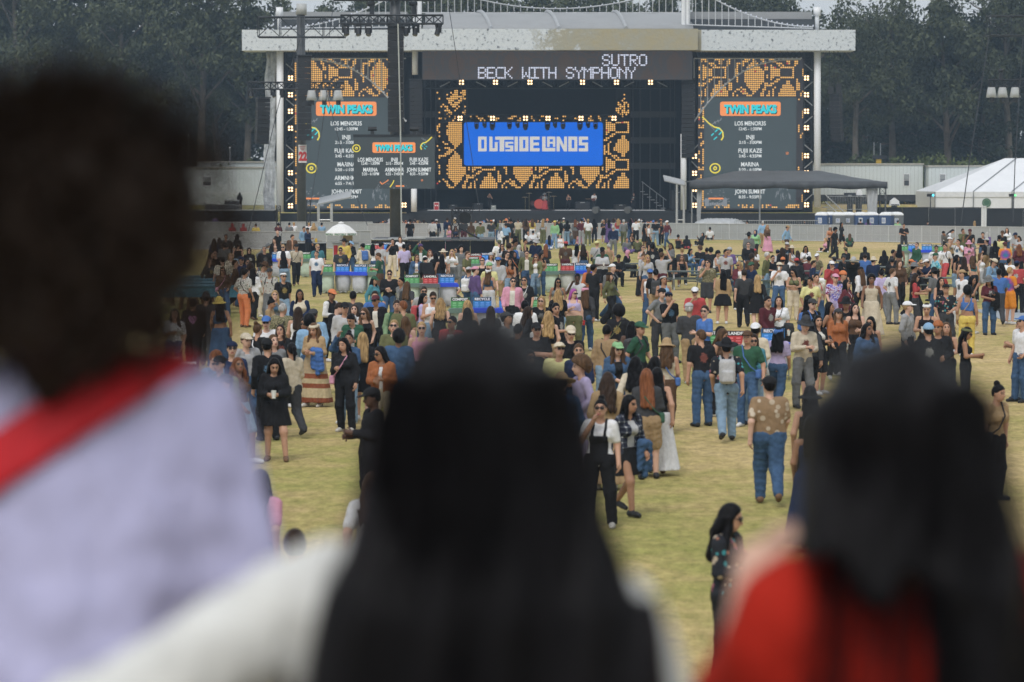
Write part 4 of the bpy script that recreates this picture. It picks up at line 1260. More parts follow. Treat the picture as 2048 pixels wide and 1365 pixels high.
o = link('valance', np_mesh('valance', V, Q), plain('tent_valance', (.05, .053, .058), .6, var=.35, scale=1.2, bump=.3), tn); o.modifiers.new('thick', 'SOLIDIFY').thickness = .03
for x in (1384, 1772, 1520): MB().tube((sx(x, D0), D0 + .1, gz(D0)), (sx(x, D0), D0 + .1, e0.z), .07, n=8).build('post', STEEL, tn)
MB().truss((sx(1766, D0), D0 + .2, gz(D0)), (sx(1766, D0), D0 + .2, e0.z - .5), .55, .03).build('corner_truss', DARK, tn)
for (x, wt, wb) in ((1400, 11, 7), (1745, 24, 18)):
    V, Q = [], []
    for j in range(15):
        t_ = j / 14; w_ = wt + (wb - wt) * math.sin(t_ * 3.14 * .75)
        for i in range(9): V.append((sx(x + (i / 8 - .5) * w_ + (3 * t_ if x > 1500 else -3 * t_), D0), D0 + .35 + .12 * math.sin(i * 2.1 + j * .4), e0.z - .5 + (gz(D0) - e0.z + .5) * t_))
    for j in range(14):
        for i in range(8): Q.append((j * 9 + i, j * 9 + i + 1, (j + 1) * 9 + i + 1, (j + 1) * 9 + i))
    o = link('curtain', np_mesh('curtain', V, Q), plain('pale_curtain', (.45, .46, .47), .6, var=.1), tn); o.modifiers.new('thick', 'SOLIDIFY').thickness = .03
def awning(label, x0, x1, y_lo, y_hi, xp, D, yb, flip):
    t = thing('awning', label, 'awning')
    a_, b_ = at(x0, y_lo if not flip else y_hi, D), at(x1, y_hi if not flip else y_lo, D)
    mb = MB(); mb.add([(a_.x, D - 1, a_.z), (b_.x, D - 1, b_.z), (b_.x, D + 1.4, b_.z + .5), (a_.x, D + 1.4, a_.z + .5)], [(0, 1, 2, 3)])
    o = mb.build('panel', GREYPVC, t); o.modifiers.new('thick', 'SOLIDIFY').thickness = .1
    for x in xp: MB().tube((sx(x, D), D - .8, gz(D)), (sx(x, D), D - .8, at(x, yb, D).z), .11, n=8).build('post', ALU, t)
    mb = MB(); mb.tube((sx(xp[0], D), D - .8, at(0, 440, D).z), (sx(xp[-1] + .1, D), D - .8, at(0, 440, D).z), .05, n=6); mb.build('brace', ALU, t)
awning('grey slanting awning on white posts left of the stage front', 637, 702, 408, 394, (638, 664), 232, 407, False)
awning('grey flat awning on a white post beside the dark tent', 1328, 1370, 371, 361, (1353, 1367), 266, 368, True)
wr = thing('wrapped_gear', 'heap of gear under pale plastic sheet beneath the dark tent', 'gear', (sx(1440, 258), 258, gz(258)))
rng = np.random.default_rng(5)
mb = MB(); mb.add([], [])
V, Q = [], []
for j in range(9):
    for i in range(25):
        u, v = i / 24 * 2 - 1, j / 8 * 2 - 1
        V.append((u * 3.3, v * 1.2, 1.75 * (1 - u ** 4) * (1 - v ** 4) ** .6 + .12 * math.sin(i * 1.9 + j * 2.3)))
for j in range(8):
    for i in range(24): Q.append((j * 25 + i, j * 25 + i + 1, (j + 1) * 25 + i + 1, (j + 1) * 25 + i))
link('sheet', np_mesh('sheet', V, Q), plain('plastic_sheet', (.4, .41, .42), .3, var=.15), wr); MB().box((-1, 0, .5), (2, 1, 1)).box((1.4, 0, .6), (1.6, 1, 1.2)).build('cases', DARK, wr)

# ---- crowd barricades with bars
def barricade(label, x0, x1, D, h=1.15, base=None, step=.16, mat=None):
    t = thing('barricade', label, 'barrier', (0, 0, 0), 0, 'metal bar barricades')
    z0 = gz(D) if base is None else base
    xa_, xb_ = sx(x0, D), sx(x1, D)
    mb = MB(); mb.tube((xa_, D, z0 + h), (xb_, D, z0 + h), .03, n=5); mb.tube((xa_, D, z0 + .12), (xb_, D, z0 + .12), .03, n=5); mb.build('rails', mat or STEEL, t)
    mb = MB(); x = xa_
    while x <= xb_: mb.tube((x, D, z0 + .12), (x, D, z0 + h), .018, n=4, cap=False); x += step
    mb.build('bars', mat or STEEL, t)
barricade('grey bar barricade in front of the gear under the dark tent', 1470, 1638, 252, 1.7)
barricade('grey bar railing on the platform left of the stage', 405, 548, 280, 1.3, sz(437, 280))
barricade('grey bar railing beside the stage stairs right of the dark tent', 1655, 1748, 276, 1.4, sz(422, 276))
pl = thing('side_platform', 'black cloth sided platform left of the stage carrying gear', 'platform')
a_, b_ = at(330, 446, 279), at(549, 422, 279)
MB().span((a_.x, 279, gz(279)), (b_.x, 283, b_.z)).build('platform_body', BLACKCLOTH, pl); MB().span((a_.x, 278.9, b_.z), (b_.x, 283, b_.z + .08)).build('deck', STEEL, pl)
for i, (x0, x1, y0, y1, lab) in enumerate([(410, 433, 410, 421, 'dark road case at the left on the side platform'), (436, 449, 411, 421, 'dark road case beside the silver rack on the side platform'), (449, 478, 401, 421, 'silver framed equipment rack on the side platform')]):
    t = thing('road_case', lab, 'case'); A_, B_ = at(x0, y1, 281), at(x1, y0, 281)
    MB().span((A_.x, 281, b_.z + .08), (B_.x, 282.4, B_.z)).build('case', DARK, t, bevel=.02)
    MB().span((A_.x - .03, 280.95, B_.z - .1), (B_.x + .03, 282.45, B_.z + .05)).build('lid', STEEL if i == 2 else DARK, t)
t = thing('stage_stairs', 'silver stairs with handrail right of the right column', 'stairs'); mb = MB()
for k in range(7): mb.box((sx(1652, 279) + .4 * k, 279, gz(279) + 2.6 - .36 * k), (.5, 1.4, .08))
mb.build('treads', STEEL, t)
MB().tube((sx(1650, 279), 278.3, gz(279) + 3.8), (sx(1650, 279) + 2.8, 278.3, gz(279) + 1.2), .05, n=5).tube((sx(1650, 279), 278.3, gz(279) + 3.1), (sx(1650, 279) + 2.8, 278.3, gz(279) + .6), .05, n=5).build('handrail', ALU, t)
for i, (x0, x1, y0, y1, D, lab) in enumerate([(1690, 1712, 386, 398, 280, 'black equipment case stack behind the stair rail'), (1712, 1726, 376, 394, 281, 'pale pointed tarp over gear behind the stair rail'), (1780, 1800, 396, 412, 284, 'white covered crate on the grass beside the tent corner')]):
    t = thing('gear_stack', lab, 'gear'); A_, B_ = at(x0, y1, D), at(x1, y0, D)
    mt = [DARK, PVC, PVC][i]
    if i == 0: MB().span((A_.x, D, A_.z), (B_.x, D + 1, B_.z)).build('case', mt, t, bevel=.04); MB().span((A_.x + .3, D - .02, A_.z + .2), (B_.x - .4, D, B_.z - .2)).build('door', STEEL, t)
    else: MB().prism([(A_.x, A_.z), (B_.x, A_.z), (B_.x - .1, A_.z + (B_.z - A_.z) * .6), ((A_.x + B_.x) / 2, B_.z), (A_.x + .1, A_.z + (B_.z - A_.z) * .6)], D, D + 1).build('tarp', mt, t); MB().box(((A_.x + B_.x) / 2, D - .03, A_.z + .1), (.8, .03, .1)).build('strap', DARK, t)
    MB().tube(((A_.x + B_.x) / 2, D + .5, gz(D)), ((A_.x + B_.x) / 2, D + .5, A_.z), .3, n=8).build('stand', DARK, t)

# ---- portable toilets
def toilet(px, D, col, label, rz, roofc=WHITE):
    t = thing('portable_toilet', label, 'toilet', (sx(px, D), D, gz(D)), rz, 'portable toilets in a row')
    m = plain('toilet_' + col, {'blue': (.035, .07, .17), 'grey': (.13, .14, .15)}[col], .5)
    MB().box((0, 0, 1.06), (1.12, 1.15, 2.06)).build('wall', m, t, bevel=.04)
    mb = MB(); mb.lathe((0, 0, 2.09), [(.8, 0), (.8, .08), (.56, .26), (.3, .3)], 4)
    o = mb.build('roof', roofc, t); o.rotation_euler.z = R(45)
    MB().box((0, -.59, 1.0), (.84, .03, 1.8)).build('door', m, t); MB().box((.3, -.62, 1.05), (.05, .04, .22)).build('handle', STEEL, t)
    MB().box((-.1, -.612, 1.62), (.36, .015, .5 if col == 'blue' else .4)).build('notice', plain('notice_white', (.6, .62, .64), .6), t)
    mb = MB()
    for z in (1.5, 1.62, 1.74): mb.box((-.1, -.625, z), (.26, .012, .05))
    mb.build('notice_print', plain('print_blue', (.08, .15, .4), .6), t)
for i, (px, col, rz, lab) in enumerate([(1645, 'blue', -.3, 'blue portable toilet at the left end of the row'), (1661, 'blue', -.3, 'blue portable toilet second from the left, partly hidden by the grey ones'),
        (1677, 'grey', 0, 'grey portable toilet, left of the two grey ones with notices'), (1697, 'grey', 0, 'grey portable toilet, right of the two grey ones with notices'),
        (1721, 'blue', .1, 'blue portable toilet just right of the two grey ones'), (1743, 'blue', .12, 'blue portable toilet beside the last gap in the row'), (1775, 'blue', -.5, 'blue portable toilet, last blue one before the right end'), (1793, 'grey', .1, 'grey portable toilet at the right end of the row')]):
    toilet(px, 258 + (i % 2) * .6, col, lab, rz)

# ---- grey scrim fences across the field
SCRIM = plain('grey_scrim', (.35, .36, .365), .85, var=.08, scale=.7, spec=.1)
SCRIMB = plain('scrim_frame', (.50, .51, .515), .6, var=.1)
def fence(label, p0, p1, h, step=2.4, foot=.0):
    t = thing('scrim_fence', label, 'fence')
    p0, p1 = Vector(p0), Vector(p1)
    L = (p1 - p0).length; n = max(1, int(L / step)); d = (p1 - p0) / n
    rz = math.atan2(d.y, d.x)
    for i in range(n):
        a_ = p0 + d * i; c = a_ + d / 2
        tilt = .02 * math.sin(i * 1.7)
        o = MB().box((0, 0, h / 2), (d.length - .03, .03, h)).build('panel', SCRIM, t)
        o.location = c; o.rotation_euler = (tilt, 0, rz)
        mb = MB()
        for z in (.05, h): mb.box((0, -.02, z), (d.length - .02, .05, .045))
        for q in range(5): mb.box((d.length * (q / 4 - .5) * .985, -.022, h / 2), (.03 if q in (0, 4) else .014, .02, h - .05))
        mb.box((0, -.022, h * .45), (d.length - .05, .016, .014))
        f = mb.build('frame', SCRIMB, t); f.location = c; f.rotation_euler = (tilt, 0, rz)
    return t
fence('grey scrim fence between the stage crowd and the lawn', on_ground(735, 480), on_ground(1337, 478.5), 1.16)
fence('long grey scrim fence right of the stage crowd, running to the right edge', on_ground(1338, 478.5), on_ground(2120, 490), 1.16)
fence('grey scrim fence nearest on the left, behind the blue tables', on_ground(280, 500), on_ground(562, 499), 1.12)
fence('grey scrim fence section behind the umbrella cart', on_ground(563, 499), on_ground(742, 497), 1.12)
fence('second grey scrim fence on the left, nearer the stage', Vector((sx(300, 222), 222, -.3)), Vector((sx(745, 222), 222, -.3)), 1.35)
fence('inner grey fence behind the crowd at the right of the stage', Vector((sx(1790, 240), 240, -1)), Vector((sx(2100, 236), 236, -1)), 1.2)

# ---- sound riser and dark truss tower in the middle of the lawn
rs = thing('sound_riser', 'black cloth sided sound riser with metal edged deck', 'riser')
a_, b_ = on_ground(742, 513), on_ground(990, 513)
for i in range(5):
    x0, x1 = a_.x + (b_.x - a_.x) * i / 5, a_.x + (b_.x - a_.x) * (i + 1) / 5
    MB().span((x0 + .01, a_.y, 0), (x1 - .01, a_.y + .05, .88)).build('skirt', BLACKCLOTH, rs)
MB().span((a_.x, a_.y - .06, .89), (b_.x, a_.y + 6.5, .97)).build('deck', plain('riser_deck', (.07, .072, .075), .6), rs)
mb = MB()
for k in range(3): mb.tube((a_.x + k * 1.0, a_.y - .1, .97 + .06 * k), (b_.x - 5 + k, a_.y - .1, .97 + .06 * k), .03, n=5)
mb.build('edge_bars', STEEL, rs)
tw = thing('truss_tower', 'short black truss tower with lamp standing on the riser', 'tower')
p = at(911, 480, a_.y + 2)
MB().truss((p.x, p.y, .97), (p.x, p.y, at(911, 419, p.y).z), .42, .035).build('tower', BLACK, tw)
MB().truss((p.x, p.y, at(911, 421, p.y).z), (p.x + 1.0, p.y, at(911, 421, p.y).z), .3, .03).build('arm', BLACK, tw)
MB().tube((p.x + .55, p.y - .25, at(911, 436, p.y).z), (p.x + .6, p.y + .2, at(911, 433, p.y).z), .36, n=14).build('lamp', BLACK, tw)
MB().tube((p.x + .2, p.y - .3, at(911, 455, p.y).z), (p.x + 1.4, p.y - .4, .98), .05, n=5).build('brace', BLACK, tw)
for i, (x0, x1, yt, yb, lab) in enumerate([(562, 650, 489, 521, 'black draped counter left of the umbrella cart')]):
    t = thing('counter', lab, 'counter'); A_, B_ = on_ground(x0, yb), on_ground(x1, yb)
    MB().span((A_.x, A_.y, 0), (B_.x, A_.y + 1.2, .92)).build('drape', BLACKCLOTH, t); MB().span((A_.x - .05, A_.y - .05, .923), (B_.x + .05, A_.y + 1.25, .97)).build('top', STEEL, t)
    mb = MB()
    for q in range(9): mb.box((A_.x + .2 + q * .24, A_.y + .5 + .2 * math.sin(q * 3), 1.0 + .02 * (q % 3)), (.16, .2, .06 + .05 * (q % 2)), rz=q)
    mb.build('clutter', plain('counter_clutter', (.25, .23, .2), .7), t)
    MB().box((B_.x - .5, A_.y + .3, 1.08), (.12, .12, .22)).build('yellow_box', YELLOW, t)
# ladders / black lattice posts on the left
for x, D, y0, lab in ((557, 219, 412, 'thin black lattice post in front of the left side curtain'), (617, 219, 400, 'thin black lattice post close beside the numbered mast')):
    t = thing('lattice_post', lab, 'post'); p = at(x, 440, D)
    MB().truss((p.x, D, gz(D)), (p.x, D, at(x, y0, D).z), .3, .025).build('lattice', BLACK, t); MB().box((p.x, D, gz(D) + .05), (.6, .6, .08)).build('foot', BLACK, t)

# ---- umbrella cart
UMB = plain('umbrella_white', (.70, .70, .69), .7, var=.04)
um = thing('umbrella', 'white vending umbrella with green lettering on its rim', 'umbrella', (sx(682, 148), 148, 0))
k = 8
zrim, ztop, ru = 1.66, 2.18, .86
pts = [(math.sin(2 * math.pi * (i + .5) / k) * ru, -math.cos(2 * math.pi * (i + .5) / k) * ru) for i in range(k)]
V = [(0, 0, ztop)] + [(x * .55, y * .55, zrim + (ztop - zrim) * .62) for x, y in pts] + [(x, y, zrim) for x, y in pts]
F = [(0, 1 + i, 1 + (i + 1) % k) for i in range(k)] + [(1 + i, 1 + k + i, 1 + k + (i + 1) % k, 1 + (i + 1) % k) for i in range(k)]
o = MB().add(V, F).build('canopy', UMB, um); o.modifiers.new('thick', 'SOLIDIFY').thickness = .012
V = [(x * 1.004, y * 1.004, zrim - .01) for x, y in pts] + [(x * 1.02, y * 1.02, zrim - .13) for x, y in pts]
o = MB().add(V, [(i, k + i, k + (i + 1) % k, (i + 1) % k) for i in range(k)]).build('valance', UMB, um); o.modifiers.new('thick', 'SOLIDIFY').thickness = .012
yf = -math.cos(math.pi / 8) * ru * 1.02 - .02
text_mesh([('PRETZELS', 0, zrim - .075, .085, .58)], yf, 'lettering', plain('print_green', (.03, .16, .06), .6), um, .03)
s_ = math.sin(math.pi / 4) * (ru * .95)
for sg_ in (-1, 1):
    o = text_mesh([('PRETZELS', 0, 0, .085, .58)], 0, 'lettering', plain('print_green', (.03, .16, .06), .6), um, .03)
    a_ = sg_ * math.pi / 4; ra = math.cos(math.pi / 8) * ru * 1.02 + .02
    o.location = (math.sin(a_) * ra, -math.cos(a_) * ra, zrim - .075); o.rotation_euler.z = a_
MB().lathe((0, 0, ztop - .03), [(.16, 0), (.13, .05), (.02, .09)], 10).build('cap', UMB, um); MB().tube((0, 0, .3), (0, 0, ztop), .022, n=8).build('pole', STEEL, um)
ct = thing('food_cart', 'white and beige food cart under the white umbrella', 'cart', (sx(690, 148), 148.5, 0))
MB().box((0, 0, .62), (1.3, .8, .95)).build('cart_body', plain('cart_white', (.5, .5, .48), .5), ct, bevel=.03)
MB().box((-.02, 0, 1.12), (1.4, .9, .05)).build('counter_top', STEEL, ct); MB().box((.1, .05, 1.38), (.5, .4, .5)).build('warmer', plain('cart_tan', (.42, .34, .22), .6), ct)
MB().box((-.5, -.43, .6), (.2, .03, .8)).build('red_panel', RED, ct); MB().box((.2, -.43, .75), (.5, .02, .3)).build('notice', plain('cart_notice', (.33, .3, .25), .6), ct)
for x in (-.4, .4): MB().tube((x, -.44, .18), (x, -.36, .18), .18, n=14).build('wheel', BLACK, ct)

# ---- sorting bins with signs
SIGN = {'COMPOST': ((.10, .34, .12), (.13, .20, .17), (.50, .60, .50)), 'LANDFILL': ((.50, .05, .05), (.11, .12, .13), (.56, .56, .54)), 'RECYCLE': ((.05, .26, .55), (.03, .08, .62), (.54, .56, .62))}
BINP = {}
def bin_proto(kind):
    sc_, lc, bc = SIGN[kind]
    P = {}
    rng = random.Random(len(kind))
    mb = MB()
    for x in (-.28, .28):
        for y in (-.22, .22): mb.tube((x * 1.05, y * 1.1, 0), (x, y, .78), .012, n=5)
    mb.tube((-.29, -.24, .12), (.29, -.24, .12), .01, n=5); mb.tube((-.29, .24, .12), (.29, .24, .12), .01, n=5)
    P['frame'] = (mb, plain('bin_wire', (.18, .19, .19), .4, .6), False)
    mb = MB()
    V, F = [], []
    n = 20
    prof = [(.27, .76), (.275, .6), (.28, .42), (.265, .25), (.22, .12), (.12, .05)]
    for (r, z) in prof:
        for i in range(n):
            t = 2 * math.pi * i / n
            c_, s_ = math.cos(t), math.sin(t)
            q = (abs(c_) ** 4 + abs(s_) ** 4) ** -.25
            rr_ = r * (1 + .05 * math.sin(t * 7 + z * 9) * (1 if z < .7 else .2))
            V.append((c_ * q * rr_, s_ * q * rr_ * .82, z + (.03 * math.sin(t * 3) if z < .5 else 0)))
    for kk in range(len(prof) - 1):
        for i in range(n): F.append((kk * n + i, (kk + 1) * n + i, (kk + 1) * n + (i + 1) % n, kk * n + (i + 1) % n))
    F.append(tuple((len(prof) - 1) * n + i for i in range(n))); mb.add(V, F)
    P['bag'] = (mb, plain('bag_' + kind.lower(), bc, .35, var=.12, scale=6), True)
    mb = MB(); mb.box((0, 0, .785), (.70, .56, .05)); mb.box((0, 0, .83), (.64, .5, .045)); mb.box((0, -.285, .75), (.70, .012, .06))
    P['lid'] = (mb, plain('lid_' + kind.lower(), lc, .4, var=.06), False)
    mb = MB(); mb.tube((-.22, .22, .8), (-.22, .22, 1.15), .01, n=5); mb.tube((.22, .22, .8), (.22, .22, 1.15), .01, n=5); mb.box((0, .2, .99), (.52, .012, .32))
    P['sign'] = (mb, plain('sign_' + kind.lower(), sc_, .5, var=.05), False)
    mb = MB(); mb.box((0, .1915, 1.095), (.5, .005, .105))
    P['sign_header'] = (mb, plain('sign_black', (.02, .02, .022), .5), False)
    mb = MB()
    for x in (-.16, 0, .16):
        mb.box((x, .191, .985), (.09, .005, .04)); mb.box((x, .191, .925), (.11, .005, .03)); mb.box((x, .191, .87), (.08, .005, .02))
    P['pictograms'] = (mb, plain('sign_pale_' + kind.lower(), tuple(min(1, c * 1.3 + .12) for c in sc_), .5), False)
    return P
for kd in SIGN:
    P = bin_proto(kd); D_ = {}
    for nm, (mb, mt, sm) in P.items():
        o = mb.build(nm, mt, None, smooth=sm); D_[nm] = o.data; bpy.data.objects.remove(o)
    o = text_mesh([(kd, 0, 1.095, .068, .44)], .186, 'lettering', plain('sign_white_text', (.75, .76, .76), .5), None, .05)
    D_['lettering'] = o.data; bpy.data.objects.remove(o)
    BINP[kd] = D_
def bin_(kind, p, rz, label):
    t = thing('sorting_bin', label, 'bin', p, rz, 'sorting bins on the lawn')
    parts = {}
    for nm in ('frame', 'bag', 'lid', 'sign'): parts[nm] = link(nm, BINP[kind][nm], [], t)
    for nm in ('sign_header', 'pictograms', 'lettering'): link(nm, BINP[kind][nm], [], parts['sign'])
REG = {'A': (380, 440, .19560), 'B': (740, 440, .19560), 'C': (1080, 440, .19560), 'D': (1400, 440, .19560), 'E': (1648, 440, .19560)}
CO = {'C': ('COMPOST', 'green compost bin'), 'L': ('LANDFILL', 'grey lidded landfill bin with red sign'), 'R': ('RECYCLE', 'blue recycle bin')}
for (g, x, y, kd, where) in [('A', 888, 330, 'R', 'beside the woman in black tank and light jeans'), ('A', 1180, 330, 'C', 'behind the tan shirt man with a black strap'),
        ('A', 1830, 240, 'C', 'in the far row right of the umbrella'), ('A', 1925, 240, 'L', 'in the far row right of the umbrella'), ('A', 2020, 232, 'R', 'in the far row right of the umbrella'),
        ('A', 1395, 455, 'C', 'at the left end of the row beside the white shirt man'), ('A', 1565, 452, 'R', 'left of the two with hanging clear bags'), ('A', 1735, 455, 'R', 'right of the two with hanging clear bags'), ('A', 1885, 455, 'C', 'behind the green shirt man'),
        ('B', 430, 562, 'C', 'left in the row before the black pullover man'), ('B', 615, 565, 'L', 'between a green and a blue bin'), ('B', 795, 558, 'R', 'with a big clear bag left of the purple hoodie'),
        ('B', 925, 795, 'C', 'in the nearest middle row behind the blond woman'), ('B', 1158, 792, 'R', 'in the nearest middle row, left one, large lid'), ('B', 1410, 792, 'R', 'in the nearest middle row, right one, below the pink jacket'), ('B', 1635, 785, 'C', 'at the right end of the nearest middle row'),
        ('B', 1050, 378, 'C', 'close by the olive shirt man, small'), ('B', 1080, 345, 'L', 'just right of the olive shirt man'), ('B', 1200, 338, 'R', 'behind the white beanie woman'),
        ('C', 112, 447, 'C', 'at the left of the three before the brown shirt man'), ('C', 275, 443, 'L', 'middle of three before the brown shirt man'), ('C', 432, 440, 'R', 'at the right of the three, behind the denim vest man'),
        ('D', 80, 1135, 'C', 'nearest of its kind, behind the black shirt man'), ('D', 395, 1138, 'L', 'nearest of its kind, beside the brown cap man'), ('D', 760, 1113, 'R', 'nearest of its kind, behind the blue bandana woman'),
        ('E', 805, 252, 'C', 'left of the green sweater man at the right fence'), ('E', 915, 243, 'R', 'directly behind the green sweater man'), ('E', 1055, 248, 'R', 'right of the green sweater man'), ('E', 1165, 255, 'C', 'right end of the row by the green sweater man')]:
    ox, oy, k = REG[g]
    X_, Y_ = ox + x * k, oy + y * k
    s_ = (Y_ - 354.5) / 3.4
    bin_(CO[kd][0], on_ground(X_, 354.5 + s_ * CAM_H), ((x * 7) % 11 - 5) * .03, CO[kd][1] + ' ' + where)

# ---- tables
TB = plain('blue_table_paint', (.045, .16, .23), .5, var=.15)
WOOD = plain('table_leg_wood', (.22, .12, .05), .6, var=.25)
for i, (x0, x1, yt, lab) in enumerate([(250, 545, 571, 'long blue table nearest, with deep apron and wooden legs'), (250, 526, 565, 'long blue table second from the front, behind the deep apron'), (250, 472, 558.7, 'long blue table third from the front'), (250, 458, 552.5, 'long blue table farthest back, by the seated people')]):
    s_ = (yt - 354.5) / 3.6
    D = FPX / s_
    t = thing('long_table', lab, 'table', (0, 0, 0), 0, 'long blue tables in rows')
    xa_, xb_ = sx(x0, D), sx(x1, D)
    MB().span((xa_, D, .90), (xb_, D + .8, .95)).build('tabletop', TB, t)
    MB().span((xa_, D + .03, .64 if i else .55), (xb_, D + .06, .897)).build('apron', TB, t)
    x = xb_ - .4
    while x > xa_:
        MB().tube((x - .15, D + .2, .9), (x - .3, D + .2, 0), .05, n=4).tube((x + .15, D + .2, .9), (x + .3, D + .2, 0), .05, n=4).build('leg', WOOD, t)
        MB().tube((x - .15, D + .65, .9), (x - .3, D + .65, 0), .05, n=4).tube((x + .15, D + .65, .9), (x + .3, D + .65, 0), .05, n=4).build('leg', WOOD, t)
        x -= 2.2
PT = plain('green_grey_table', (.085, .105, .10), .5, var=.15)
for i, (g, x, y, rz, lab) in enumerate([('C', 1520, 524, .0, 'grey picnic table beside the seated woman with long dark hair'), ('C', 1800, 552, .3, 'grey picnic table behind the camouflage shirt man'), ('D', 560, 615, .2, 'grey picnic table behind the long blond woman'),
        ('D', 990, 520, -.2, 'grey picnic table beside the sitter in navy shirt'), ('E', 280, 415, .1, 'grey picnic table at the back, left of the green sweater man'), ('E', 660, 480, -.15, 'grey picnic table by the black leather jacket woman'),
        ('C', 940, 445, .2, 'grey picnic table before the woman in pink scarf'), ('E', 1280, 590, .1, 'grey picnic table right of the plaid shirt man'), ('D', -50, 400, .1, 'grey picnic table at the far middle, by the purple sweater'), ('D', 260, 360, -.1, 'grey picnic table farthest in the middle lawn')]):
    ox, oy, k = REG[g]
    X_, Y_ = ox + x * k, oy + y * k
    D = FPX / ((Y_ - 354.5) / 3.8)
    t = thing('picnic_table', lab, 'table', (sx(X_, D), D, 0), rz, 'grey picnic tables on the lawn')
    MB().box((0, 0, .74), (1.8, .75, .045)).build('tabletop', PT, t)
    for y in (-.68, .68): MB().box((0, y, .45), (1.8, .27, .04)).build('bench', PT, t)
    for x_ in (-.6, .6): MB().tube((x_, -.68, .43), (x_, .68, .43), .025, n=6).tube((x_, -.25, .72), (x_, -.6, 0), .025, n=6).tube((x_, .25, .72), (x_, .6, 0), .025, n=6).build('leg', STEEL, t)

# ---- red bar cart on the left
bc = thing('bar_cart', 'dark red bar cart with white lettering at the left', 'cart')
D = 54.3
xa_, xb_ = sx(120, D), sx(345, D)
MB().span((xa_, D, .12), (xb_, D + .8, 1.03)).build('cart_body', plain('bar_red', (.26, .012, .02), .45), bc, bevel=.02)
MB().span((xa_ - .03, D - .03, 1.032), (xb_ + .03, D + .83, 1.07)).build('counter_top', STEEL, bc)
MB().tube((xb_ + .02, D + .3, .98), (xb_ + .4, D + .3, .98), .025, n=8).build('handle', WHITE, bc)
text_mesh([('BACARD\u00cd', sx(287, D), sz(757, D), .16, sx(337, D) - sx(237, D))], D - .012, 'lettering', plain('bar_white', (.7, .68, .68), .5), bc, .03)
MB().span((sx(318, D), D - .01, sz(741, D)), (sx(333, D), D - .004, sz(731, D))).build('small_label', plain('bar_white', (.7, .68, .68), .5), bc)
for x in (xa_ + .3, xb_ - .3): MB().tube((x, D + .1, .1), (x, D + .18, .1), .1, n=12).build('wheel', BLACK, bc)
